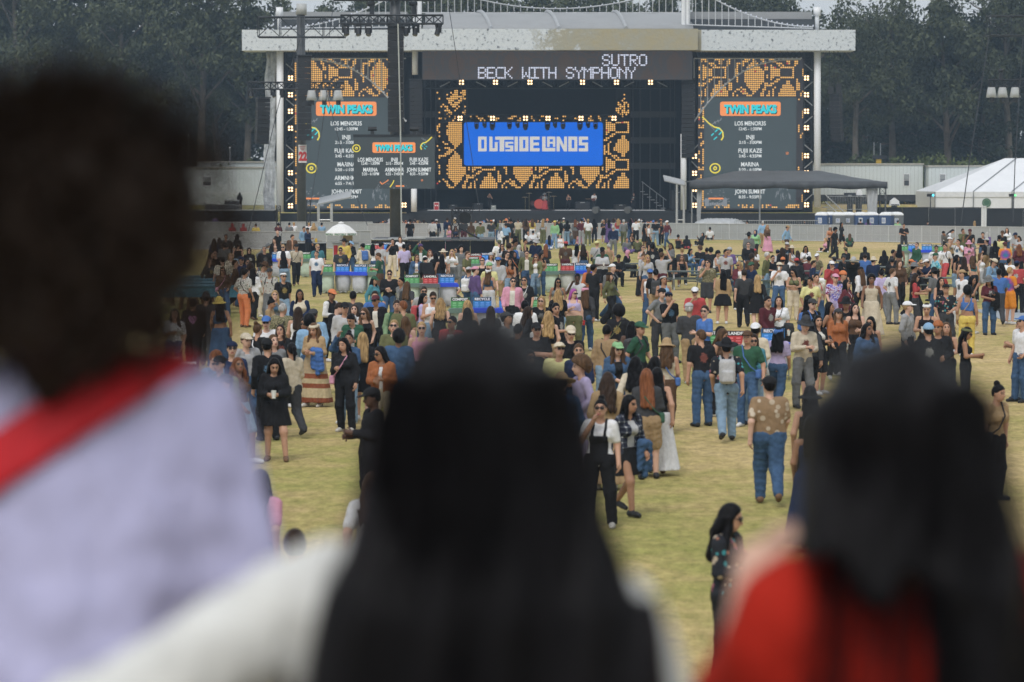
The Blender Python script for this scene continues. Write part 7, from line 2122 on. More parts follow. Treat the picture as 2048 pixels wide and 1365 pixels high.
class Fig:
    """joints of one posed figure; faces -Y, stands at the origin, 1.75 m tall before scaling"""
    def __init__(s, pose, rng, fem=False, big=0.0):
        s.fem, s.big = fem, big
        j = lambda k=.02: rng.normal(0, k)
        s.lean, s.hp, s.tw = j(.045), .95, j(.12)
        sw = .172 if fem else .195
        s.sw = sw
        a = {}
        def arm(sd, el, wr): a[sd] = (v3(sd * sw, .0, 1.41), v3(sd * el[0], el[1], el[2]), v3(sd * wr[0], wr[1], wr[2]))
        rel = lambda sd: arm(sd, (sw + .05 + abs(j(.015)), .03 + j(), 1.145), (sw + .055 + j(.03), -.05 + j(.04), .905))
        rel(-1); rel(1)
        L = {}
        for sd in (-1, 1): L[sd] = (v3(sd * .09, 0, .92), v3(sd * (.105 + abs(j(.012))), -.015 + j(.015), .50), v3(sd * (.11 + abs(j(.02))), .03 + j(.02), .085))
        if pose in ('st', 'ph', 'dr', 'cr', 'up', 'hp'):
            sd = 1 if rng.random() < .5 else -1
            sx_, sy_ = rng.uniform(0, .09), rng.uniform(-.16, .06)
            L[sd] = (v3(sd * .09, 0, .92), v3(sd * (.11 + sx_ * .6), -.03 + sy_ * .6, .50), v3(sd * (.11 + sx_), .02 + sy_, .085))
            s.lean += rng.normal(.02, .04)
        if pose == 'st':
            q = rng.random()
            q *= .8
            if q < .22: arm(1, (sw + .05, -.02, 1.15), (.07, -.25, 1.12 + j(.06)))
            elif q < .4: arm(-1, (sw + .05, -.02, 1.15), (.07, -.26, 1.16 + j(.06)))
            elif q < .5: arm(1, (sw + .09, .06, 1.16), (sw + .0, -.10, 1.0))
        if pose == 'wk':
            sd = 1 if rng.random() < .5 else -1
            L[sd] = (v3(sd * .09, 0, .92), v3(sd * .10, -.17, .52), v3(sd * .10, -.20, .10))
            L[-sd] = (v3(-sd * .09, 0, .92), v3(-sd * .10, .05, .50), v3(-sd * .10, .34, .19))
            arm(sd, (sw + .06, .13, 1.16), (sw + .07, .12, .93)); arm(-sd, (sw + .05, -.03, 1.15), (sw + .02, -.2, .95))
        if pose == 'ph': arm(1, (sw + .05, -.02, 1.15), (.06, -.27, 1.17 + j(.04))); arm(-1, (sw + .05, -.02, 1.15), (.07, -.29, 1.15 + j(.04)))
        if pose in ('dr',): arm(-1, (sw + .06, -.14, 1.2), (.07, -.20, 1.47))
        if pose == 'up':
            arm(-1, (sw + .1, -.16, 1.46), (.12, -.22, 1.73)); arm(1, (sw + .07, -.12, 1.25), (.10, -.24, 1.55))
        if pose == 'cr': arm(-1, (sw + .06, -.08, 1.16), (-.08, -.21, 1.18)); arm(1, (sw + .06, -.08, 1.16), (-.10, -.19, 1.22))
        if pose == 'hp': arm(-1, (sw + .17, .06, 1.18), (sw - .02, -.07, 1.0)); arm(1, (sw + .06, .02, 1.15), (sw + .05, -.08, .92))
        if pose == 'be': s.lean += .75; arm(-1, (sw + .03, -.14, 1.16), (sw - .03, -.38, 1.08)); arm(1, (sw + .03, -.14, 1.16), (sw - .05, -.38, 1.12))
        if pose in ('sit', 'gs'):
            s.hp = .50 if pose == 'sit' else .13
            s.lean += .12 if pose == 'sit' else (-.08 if rng.random() < .5 else .15)
            for sd in (-1, 1):
                if pose == 'sit': L[sd] = (v3(sd * .09, 0, .50), v3(sd * .13, -.42, .52), v3(sd * .14, -.44 + j(.05), .085))
                else: L[sd] = (v3(sd * .10, 0, .12), v3(sd * (.26 + j(.03)), -.34, .30 + j(.08)), v3(sd * (.02 + abs(j(.06))), -.50 + j(.05), .07))
            q = rng.random()
            if q < .7: arm(1, (sw + .04, -.10, 1.17), (.10, -.33, 1.15)); arm(-1, (sw + .04, -.10, 1.17), (.12, -.33, 1.18 if q > .3 else 1.4))
        s.arm, s.leg = a, L
        yw, pt = (rng.normal(0, .38) if pose != 'wk' else rng.normal(0, .2)), (.30 if pose == 'ph' else 0) + rng.normal(.03, .10)
        yw = max(-.8, min(.8, yw))
        cy, sy, cp, sp = math.cos(yw), math.sin(yw), math.cos(pt), math.sin(pt)
        s.HR = np.array([[cy, -sy, 0], [sy, cy, 0], [0, 0, 1]], np.float32) @ np.array([[1, 0, 0], [0, cp, -sp], [0, sp, cp]], np.float32)
        s.hc = v3(0, .01, 1.52)
        s.pivot = v3(0, 0, .95)
        c, n = math.cos(s.lean), math.sin(s.lean)
        s.RX = np.array([[1, 0, 0], [0, c, -n], [0, n, c]], np.float32)            # leans towards -Y for positive lean
    def up(s, P):
        """world to upright torso frame"""
        Q = P - v3(0, 0, s.hp)
        return Q @ s.RX + s.pivot if True else Q
    def hd(s, U):
        """torso frame to the turned head's own frame"""
        return (U - s.hc) @ s.HR + s.hc
    def hdn(s, p):
        return s.dn((np.asarray(p, np.float32) - s.hc) @ s.HR.T + s.hc)
    def dn(s, p):
        return (np.asarray(p, np.float32) - s.pivot) @ s.RX.T + v3(0, 0, s.hp)
    def torso(s, U, g=0.0):
        """trunk, in the torso frame; g grows it into a garment"""
        f = .012 if s.fem else 0
        S = v3(1, 1.42, 1)
        Q = U * S
        b = s.big
        d = sseg(Q, (-.07, 0, .93), (.07, 0, .93), .115 + g + b + f * .8, .115 + g + b + f * .8)
        d = smin(d, sseg(Q, (-.035, 0, 1.10), (.035, 0, 1.10), .105 + g + b * 1.5 - f * .6, .105 + g + b * 1.5 - f * .6), .09)
        d = smin(d, sseg(Q, (-.06, 0, 1.28), (.06, 0, 1.28), .118 + g + b - f, .118 + g + b - f), .09)
        d = smin(d, sseg(Q, (-s.sw + .06, .02, 1.405), (s.sw - .06, .02, 1.405), .062 + g, .062 + g), .08)
        if s.fem:
            for sd in (-1, 1): d = smin(d, sell(U, (sd * .075, -.075, 1.27), (.068 + g, .07 + g, .07 + g)), .04)
        return d
    def arms(s, U, g=0.0, t1=1.0, k=.03, sides=(-1, 1)):
        """t1: 1 to the wrist, .5 to the elbow"""
        d = None
        for sd in sides:
            S_, E_, W_ = s.arm[sd]
            if t1 >= .99: q = smin(sseg(U, S_, E_, .052 + g, .042 + g), sseg(U, E_, W_, .042 + g, .031 + g), k)
            elif t1 > .5: q = smin(sseg(U, S_, E_, .052 + g, .042 + g), sseg(U, E_, E_ + (W_ - E_) * (t1 - .5) * 2, .042 + g, .036 + g), k)
            else: q = sseg(U, S_, S_ + (E_ - S_) * t1 * 2, .054 + g, .05 + g)
            d = q if d is None else np.minimum(d, q)
        return d
    def legs(s, P, g=0.0, t1=1.0, wide=0.0, k=.05):
        d = None
        for sd in (-1, 1):
            H_, K_, A_ = s.leg[sd]
            r0, r1, r2 = .088 + s.big * .6, .060 + s.big * .3, .042
            if t1 >= .99: q = smin(sseg(P, H_, K_, r0 + g, r1 + g + wide * .5), sseg(P, K_, A_, r1 + g + wide * .5, r2 + g + wide), k)
            elif t1 > .5: q = smin(sseg(P, H_, K_, r0 + g, r1 + g + wide * .5), sseg(P, K_, K_ + (A_ - K_) * (t1 - .5) * 2, r1 + g, r2 + g + .01), k)
            else: q = sseg(P, H_, H_ + (K_ - H_) * t1 * 2, r0 + g, r0 + g - .006)
            d = q if d is None else smin(d, q, .02)
        return d

def quads_tube(V, Q, p, q, r0, r1, n=5):
    p, q = np.asarray(p, float), np.asarray(q, float); d = q - p; L = np.linalg.norm(d)
    if L < 1e-6: return
    d /= L; a = np.cross(d, (0, 0, 1) if abs(d[2]) < .9 else (1, 0, 0)); a /= np.linalg.norm(a); b = np.cross(d, a)
    k = len(V)
    for (c, r) in ((p, r0), (q, r1)):
        for i in range(n):
            t = 2 * math.pi * i / n; V.append(c + a * math.cos(t) * r + b * math.sin(t) * r)
    V.append(q + d * r1 * .6)
    for i in range(n):
        j = (i + 1) % n
        Q.append((k + i, k + j, k + n + j, k + n + i)); Q.append((k + n + i, k + n + j, k + 2 * n, k + 2 * n))

def body_mesh(F, h, fine):
    """one continuous skin surface: head with face, neck, trunk, arms, legs; the five fingers root in each palm"""
    def f(P):
        U = F.up(P)
        d = F.torso(U, -.004)
        d = smin(d, F.arms(U, 0), .03)
        d = smin(d, F.legs(P, 0), .04)
        d = smin(d, sseg(U, (0, .02, 1.42), (0, -.005, 1.56), .056, .05), .03)
        T, U = U, F.hd(U)
        hd = sell(U, (0, -.008, 1.645), (.076, .096, .112))
        hd = smin(hd, sell(U, (0, -.045, 1.575), (.054, .058, .062)), .035)
        hd = smin(hd, sseg(U, (0, -.098, 1.645), (0, -.120, 1.612), .010, .015), .012)
        for sd in (-1, 1): hd = smin(hd, sell(U, (sd * .078, .004, 1.632), (.012, .022, .034)), .01)
        if fine:
            for sd in (-1, 1): hd = np.maximum(hd, -(sell(U, (sd * .032, -.108, 1.648), (.02, .016, .011))))
        d = smin(d, hd, .02); U = T
        for sd in (-1, 1):
            E_, W_ = F.arm[sd][1], F.arm[sd][2]
            dr = (W_ - E_) / np.linalg.norm(W_ - E_)
            d = smin(d, sseg(U, W_ + dr * .02, W_ + dr * .075, .030, .034), .02)
        return d
    pts = [F.dn((0, 0, 1.78)), F.dn((0, .12, 1.6)), F.dn((0, -.14, 1.6)), F.dn((-.12, 0, 1.3)), F.dn((.12, 0, 1.3)), (0, 0, F.hp)]
    for sd in (-1, 1):
        for p in F.arm[sd]: pts.append(F.dn(p))
        pts += list(F.leg[sd])
    lo, hi = box_of(pts, .14)
    lo[2] = max(lo[2], 0)
    V, Q = nets(f, lo, hi, h)
    V, Q = list(V), [tuple(q) for q in Q]
    nb = len(Q)
    for sd in (-1, 1):                                        # fingers, curled, thumb from the side of the palm
        E_, W_ = F.arm[sd][1], F.arm[sd][2]
        dr = (W_ - E_) / np.linalg.norm(W_ - E_)
        side = np.cross(dr, (0, 1, 0)); side = side / (np.linalg.norm(side) + 1e-6)
        nrm = np.cross(side, dr); inw = v3(-sd, -.3, 0); inw = inw - dr * (inw @ dr); inw /= (np.linalg.norm(inw) + 1e-6)
        acr = np.cross(dr, inw)
        for q, (o, L) in enumerate(zip((-.027, -.009, .009, .026), (.062, .074, .070, .055))):
            a = W_ + dr * .085 + acr * o; b = a + dr * L * .55 + inw * L * .18; c = b + dr * L * .35 + inw * L * .42
            quads_tube(V, Q, F.dn(a), F.dn(b), .0105, .0095); quads_tube(V, Q, F.dn(b), F.dn(c), .0095, .0075)
        a = W_ + dr * .035 + acr * -.03; b = a + dr * .035 + acr * -.026 + inw * .02
        quads_tube(V, Q, F.dn(a), F.dn(b), .0125, .011); quads_tube(V, Q, F.dn(b), F.dn(b + dr * .03 + inw * .012), .011, .008)
    V = np.array(V, np.float32)
    Qa = np.array([q for q in Q if q[2] != q[3]], np.int32); Ta = np.array([q[:3] for q in Q if q[2] == q[3]], np.int32)
    cen = F.hd(F.up(V[Qa].mean(1)))
    m = np.zeros(len(Qa) + len(Ta), np.int32)
    e = (np.abs(np.abs(cen[:, 0]) - .032) < .019) & (np.abs(cen[:, 2] - 1.648) < .011) & (cen[:, 1] < -.06)
    br = (np.abs(np.abs(cen[:, 0]) - .033) < .022) & (np.abs(cen[:, 2] - 1.672) < .007) & (cen[:, 1] < -.06)
    lp = (np.abs(cen[:, 0]) < .025) & (np.abs(cen[:, 2] - 1.572) < .009) & (cen[:, 1] < -.08)
    m[:len(Qa)][e | br] = 1; m[:len(Qa)][lp] = 2
    return np_mesh('person', V, Qa, Ta, True, m)

def wrink(P, amp, ph):
    a = np.sin(P[:, 2] * 27 + 19 * P[:, 0] + ph + 2.2 * np.sin(P[:, 0] * 14 + ph)); b = np.sin(P[:, 2] * 39 - 31 * P[:, 0] + 17 * P[:, 1] + ph * 2)
    return amp * (a * b + .35 * np.sin(P[:, 2] * 23 - 37 * P[:, 0] + ph * 3))

def top_mesh(F, kind, h, ph, slv=None):
    g = {'t': .017, 'l': .024, 'o': .028, 'k': .009, 'x': .008, 'V': .024}[kind]
    hem = {'t': .84, 'l': .83, 'o': .80, 'k': .88, 'x': 1.15, 'V': .84}[kind]
    slv = slv if slv else {'t': .36, 'l': 1.0, 'o': 1.0, 'k': 0, 'x': 0, 'V': 0}[kind]
    g = max(g, h * .55)
    def f(P):
        U = F.up(P)
        d = F.torso(U, g)
        if slv: d = smin(d, F.arms(U, g * .9 if kind == 't' else g * .75, slv), .05)
        d = d + wrink(U, .0035 if kind in 'tl' else .005, ph)
        d = np.maximum(d, hem - U[:, 2] + .012 * np.sin(U[:, 0] * 17 + ph))
        if kind in 'kx':                                       # straps: open the shoulders
            d = np.maximum(d, np.where(np.abs(np.abs(U[:, 0]) - .095) < .022, U[:, 2] - 1.475, U[:, 2] - (1.36 if kind == 'x' else 1.385)))
        else:
            d = np.maximum(d, -(sell(U, (0, -.045, 1.49), (.085, .10, .065))))
        if kind == 'V': d = np.maximum(d, np.abs(U[:, 0]) - .185)
        if kind == 'o': d = np.maximum(d, -(sbx(U, (0, -.16, 1.12), (.05 + .02 * np.sin(ph), .12, .42), .02)))
        if slv == 1.0:
            for sd in (-1, 1):
                W_ = F.arm[sd][2]; E_ = F.arm[sd][1]; dr = (W_ - E_) / np.linalg.norm(W_ - E_)
                d = np.maximum(d, np.where(np.linalg.norm(U - W_, axis=1) < .16, (U - W_) @ dr + .005, -1))
        return d
    pts = [F.dn((-.2, 0, hem)), F.dn((.2, 0, hem)), F.dn((0, .1, 1.5)), F.dn((0, -.12, 1.3)), F.dn((-F.sw - .05, 0, 1.45)), F.dn((F.sw + .05, 0, 1.45))]
    if slv:
        for sd in (-1, 1):
            pts += [F.dn(F.arm[sd][0]), F.dn(F.arm[sd][1])]
            if slv > .5: pts.append(F.dn(F.arm[sd][2]))
    lo, hi = box_of(pts, .11 + F.big)
    return np_mesh('top', *nets(f, lo, hi, h))

def inner_mesh(F, h):
    g = max(.012, h * .45)
    def f(P):
        U = F.up(P); d = F.torso(U, g)
        d = np.maximum(d, .90 - U[:, 2]); d = np.maximum(d, U[:, 2] - 1.40)
        return np.maximum(d, -(sell(U, (0, -.045, 1.47), (.075, .10, .07))))
    lo, hi = box_of([F.dn((-.2, 0, .88)), F.dn((.2, 0, .88)), F.dn((0, .1, 1.45)), F.dn((0, -.12, 1.3))], .1)
    return np_mesh('shirt', *nets(f, lo, hi, h))

def sleeves_mesh(F, h, ph):
    g = max(.02, h * .5)
    def f(P):
        U = F.up(P); return F.arms(U, g, 1.0) + wrink(U, .004, ph)
    pts = []
    for sd in (-1, 1): pts += [F.dn(p) for p in F.arm[sd]]
    lo, hi = box_of(pts, .09)
    return np_mesh('shirt_sleeves', *nets(f, lo, hi, h))

def bottom_mesh(F, kind, h, ph, seated):
    g = max({'p': .018, 'w': .026, 's': .028, 'k': .02, 'l': .02}[kind], h * .5)
    t1 = {'p': 1.0, 'w': 1.0, 's': .42, 'k': .42, 'l': 1.0}[kind]
    def f(P):
        U = F.up(P)
        pel = F.torso(U, g * .8)
        pel = np.maximum(pel, U[:, 2] - 1.02); pel = np.maximum(pel, .86 - U[:, 2])
        if kind in 'kl' and not seated:
            zb = .60 if kind == 'k' else .10
            z = np.clip((.98 - U[:, 2]) / (.98 - zb), 0, 1)
            rr = .118 + F.big + g + (.085 if kind == 'k' else .17) * z ** .8
            rr = rr * (1 + .05 * z * np.sin(9 * np.arctan2(U[:, 1], U[:, 0]) + ph) + .02 * z * np.sin(23 * np.arctan2(U[:, 1], U[:, 0])))
            x = np.maximum(np.abs(U[:, 0]) - .05, 0)
            d = np.sqrt(x * x + (U[:, 1] * 1.22) ** 2) - rr
            d = np.maximum(np.maximum(d * .8, U[:, 2] - 1.02), zb - P[:, 2])
            if kind == 'l':                                     # stride shows through
                d = smin(d, np.maximum(F.legs(P, g + .02), zb - P[:, 2]), .06)
            return d
        d = smin(F.legs(P, g, t1, .055 if kind == 'w' else (.012 if kind == 'p' else 0)), pel, .05)
        d = d + wrink(P, .0045, ph)
        if t1 == 1.0:
            d = np.maximum(d, .045 - P[:, 2])
        return d
    pts = [F.dn((-.2, 0, 1.0)), F.dn((.2, 0, 1.0)), (0, 0, F.hp)]
    for sd in (-1, 1):
        H_, K_, A_ = F.leg[sd]; pts += [H_, K_] + ([A_] if t1 == 1 else [])
    lo, hi = box_of(pts, .16 + F.big)
    if kind in 'kl' and not seated: lo = np.minimum(lo, v3(-.36, -.34, .05 if kind == 'l' else .55)); hi = np.maximum(hi, v3(.36, .34, 1.05))
    lo[2] = max(lo[2], .0)
    return np_mesh('trousers', *nets(f, lo, hi, h))

def shoe_mesh(F, sd, h):
    A_ = F.leg[sd][2]; K_ = F.leg[sd][1]
    fl = v3(0, -1, 0)
    lift = max(0.0, A_[2] - .10)
    tilt = lift * 3.2
    c = A_ * v3(1, 1, 0) + v3(0, 0, A_[2] - .085)
    def tr(p):                                                  # foot frame, pitched when the heel is up
        y, z = p[1], p[2]; cs, sn = math.cos(tilt), math.sin(tilt)
        return c + v3(p[0], y * cs - (z) * sn * -1 * 0 - z * sn * 0 + 0, z * cs + y * sn)
    a, b, d_ = tr((0, .045, .045)), tr((sd * .012, -.10, .04)), tr((sd * .018, -.175, .032))
    def f(P):
        d = smin(sseg(P, a, b, .046, .042), sseg(P, b, d_, .043, .036), .02)
        d = smin(d, sseg(P, a, A_ + v3(0, 0, .0), .045, .04), .02)
        if tilt < .1: d = np.maximum(d, .004 - P[:, 2])
        return d
    lo, hi = box_of([a, b, d_, A_], .06)
    V, Q = nets(f, lo, hi, min(h, .02))
    return np_mesh('shoe', V, Q)

def hair_mesh(F, st, h, ph):
    def f(P):
        U = F.hd(F.up(P))
        if st in 'lwh':                                        # long hair falls straight below the neck
            U0 = F.up(P); t_ = np.clip((U[:, 2:3] - 1.40) / .16, 0, 1); U = U * t_ + U0 * (1 - t_)
        k = st
        if k == 'n': return sell(U, (0, .012, 1.66), (.05, .05, .05))
        r = .012 if k in 'su' else .02
        r = max(r, h * .45)
        d = sell(U, (0, .006, 1.652), (.076 + r, .097 + r, .110 + r))
        if k in 'ca':
            e = .022 if k == 'c' else .046
            d = sell(U, (0, .02, 1.665), (.078 + r + e, .098 + r + e, .108 + r + e)) + .008 * (np.sin(U[:, 0] * 95 + ph) * np.sin(U[:, 1] * 88) * np.sin(U[:, 2] * 91 + ph))
        if k == 'h':
            d = sell(U, (0, .012, 1.645), (.108, .125, .135)); d = smin(d, sseg(U * v3(1, 1.3, 1), (0, .02, 1.40), (0, .02, 1.50), .13, .10), .05)
        slope = 1.1 if k not in 'lw' else .62
        cut = -(U[:, 1] + .047 + slope * (U[:, 2] - 1.668))
        if k == 'h': cut = -(U[:, 1] + .07 + .0 * U[:, 2]) ; cut = np.maximum(-((U[:, 1] + .07)), -1); cut = np.where(U[:, 2] < 1.52, -1, cut)
        d = np.maximum(d, cut * .8)
        if k in 's': d = np.maximum(d, 1.572 - U[:, 2] - .0)
        if k in 'lw':
            end = 1.22 if k == 'l' else 1.25
            end += .05 * math.sin(ph * 3)
            wv = (.010 * np.sin(U[:, 0] * 62 + 1.6 * np.sin(U[:, 2] * 24 + ph) + ph) + .006 * np.sin(U[:, 2] * 37 + 44 * U[:, 0] + ph) * np.sin(U[:, 0] * 71) if k == 'w' else .005 * np.sin(U[:, 0] * 80 + ph + np.sin(U[:, 2] * 9))) + .003 * np.sin(U[:, 0] * 140 + U[:, 2] * 6)
            e = .015 if k == 'w' else 0
            Q = U * v3(1, 1.55, 1)
            bk = sseg(Q, (-.03, .09, 1.60), (-.055, .19, end), .075 + e, .062 + e * 1.5); bk = smin(bk, sseg(Q, (.03, .09, 1.60), (.055, .19, end + .02), .075 + e, .06 + e * 1.5), .04)
            rag = end - .055 + .045 * np.sin(U[:, 0] * 57 + ph) * np.sin(U[:, 0] * 31 + 2)
            d = smin(d, np.maximum(bk + wv, rag - U[:, 2]), .03)
            for sd in (-1, 1):
                fy = -.03 if (int(ph * 7) + sd) % 3 else .05
                d = smin(d, sseg(U, (sd * .076, .0, 1.64), (sd * (.098 + e), fy - .02, 1.36), .028 + e * .6, .032 + e) + wv * .7, .03)
        if k == 'u':
            if int(ph * 11) % 2: d = smin(d, sell(U, (0, .06, 1.775), (.048, .05, .045)), .015)
            else: d = smin(d, sseg(U, (0, .125, 1.68), (0, .15, 1.46), .034, .022), .02)
        return d
    pts = [F.hdn((-.1, .1, 1.8)), F.hdn((.1, .1, 1.8)), F.hdn((.1, -.1, 1.5)), F.hdn((-.1, -.1, 1.5)), F.dn((0, .12, 1.2 if st in 'lw' else 1.45))]
    if st in 'ca': pts.append(F.dn((0, 0, 1.84)))
    lo, hi = box_of(pts, .10)
    return np_mesh('hair', *nets(f, lo, hi, h))

def hat_mesh(F, k, h, ph):
    h = min(h, .018)
    def f(P):
        U = F.hd(F.up(P))
        if k in 'cC':
            d = np.maximum(sell(U, (0, .004, 1.685), (.100, .118, .092)), 1.678 - U[:, 2])
            sg = -1 if k == 'c' else 1
            return np.minimum(d, np.maximum(sell(U, (0, sg * .125, 1.692), (.082, .085, .014)), -1))
        if k == 'e':
            return np.maximum(sell(U, (0, .008, 1.675), (.104, .124, .118)), 1.665 - U[:, 2])
        if k == 'v':
            d = np.maximum(sell(U, (0, .004, 1.662), (.104, .124, .115)), np.abs(U[:, 2] + U[:, 1] * .2 - 1.712) - .03)
            return np.minimum(d, sell(U, (.05, .12, 1.67), (.05, .03, .05)))
        if k == 'b':
            d = np.maximum(sseg(U * v3(1, .86, 1), (0, 0, 1.66), (0, 0, 1.74), .110, .090), 1.68 - U[:, 2])
            q = np.sqrt(U[:, 0] ** 2 + U[:, 1] ** 2); br = np.maximum(np.abs(U[:, 2] - (1.69 - .45 * np.maximum(q - .09, 0))) - .011, q - .175)
            return np.minimum(d, np.maximum(br, .07 - q))
        d = np.maximum(sell(U, (0, 0, 1.70), (.098, .118, .125)), 1.69 - U[:, 2])
        q = np.sqrt(U[:, 0] ** 2 + U[:, 1] ** 2); br = np.maximum(np.abs(U[:, 2] - (1.70 + .10 * (np.abs(U[:, 0]) ** 1.5) - .05 * q)) - .011, q - .205)
        return np.minimum(d, br)
    lo, hi = box_of([F.hdn((x_, y_, z_)) for x_ in (-.2, .2) for y_ in (-.2, .21) for z_ in (1.64, 1.83)], .02)
    return np_mesh('hat', *nets(f, lo, hi, h))

def glasses_mesh(F):
    mb = MB()
    for sd in (-1, 1):
        mb.box((sd * .034, -.108, 1.648), (.052, .014, .038)); mb.box((sd * .077, -.045, 1.655), (.006, .12, .008))
    mb.box((0, -.112, 1.655), (.02, .01, .008))
    V = np.array([F.hdn(p) for p in mb.v], np.float32); return np_mesh('sunglasses', V, np.array(mb.f, np.int32), None, False)

def pack_mesh(F, h):
    h = min(h, .02)
    def f(P):
        U = F.up(P); d = sbx(U, (0, .215, 1.22), (.14, .085, .215), .07); d = np.minimum(d, sbx(U, (0, .30, 1.13), (.105, .035, .10), .03))
        for sd in (-1, 1):
            st = np.minimum(sseg(U, (sd * .10, .14, 1.40), (sd * .105, 0, 1.49), .022, .02), np.minimum(sseg(U, (sd * .105, 0, 1.49), (sd * .115, -.125, 1.33), .02, .02), sseg(U, (sd * .115, -.13, 1.33), (sd * .17, .02, 1.10), .02, .016)))
            d = np.minimum(d, st)
        return d
    lo, hi = box_of([F.dn((-.2, -.16, .98)), F.dn((.2, .36, 1.52)), F.dn((-.2, .36, .98)), F.dn((.2, -.16, 1.52))], .02)
    return np_mesh('backpack', *nets(f, lo, hi, h))

def sling_mesh(F, h, sd):
    h = min(h, .018)
    def f(P):
        U = F.up(P)
        d = sbx(U, (sd * .225, -.03, .98), (.05, .10, .085), .035)
        ring = [(-sd * .10, 0, 1.50), (-sd * .03, -.150, 1.30), (sd * .10, -.165, 1.12), (sd * .21, -.10, 1.02)]
        for a, b in zip(ring, ring[1:]): d = np.minimum(d, sseg(U, a, b, .014, .014))
        ring = [(-sd * .10, 0, 1.50), (-sd * .04, .145, 1.32), (sd * .10, .15, 1.12), (sd * .21, .05, 1.02)]
        for a, b in zip(ring, ring[1:]): d = np.minimum(d, sseg(U, a, b, .014, .014))
        return d
    lo, hi = box_of([F.dn((-.3, -.2, .86)), F.dn((.3, .2, 1.53)), F.dn((-.3, .2, .86)), F.dn((.3, -.2, 1.53))], .02)
    return np_mesh('shoulder_bag', *nets(f, lo, hi, h))

SHOEC = [(.6, .6, .6), (.02, .02, .022), (.5, .48, .44), (.02, .02, .02), (.16, .09, .05), (.55, .55, .56), (.03, .03, .04)]
CAT_N = {'t': 't_shirt', 'l': 'sweater', 'o': 'jacket', 'k': 'tank_top', 'x': 'crop_top', 'V': 'vest'}
BOT_N = {'p': 'trousers', 's': 'shorts', 'k': 'skirt', 'l': 'skirt', 'w': 'trousers'}
HAT_N = {'c': 'cap', 'C': 'cap', 'b': 'bucket_hat', 'w': 'brimmed_hat', 'e': 'beanie', 'v': 'headscarf'}
CWORD = {'k': 'black', 'K': 'charcoal', 'g': 'grey', 'G': 'pale grey', 'w': 'white', 'r': 'red', 'b': 'blue', 'B': 'light blue', 'E': 'olive', 'P': 'purple', 'p': 'pink', 'o': 'orange', 't': 'tan', 'n': 'brown', 'e': 'dark green'}

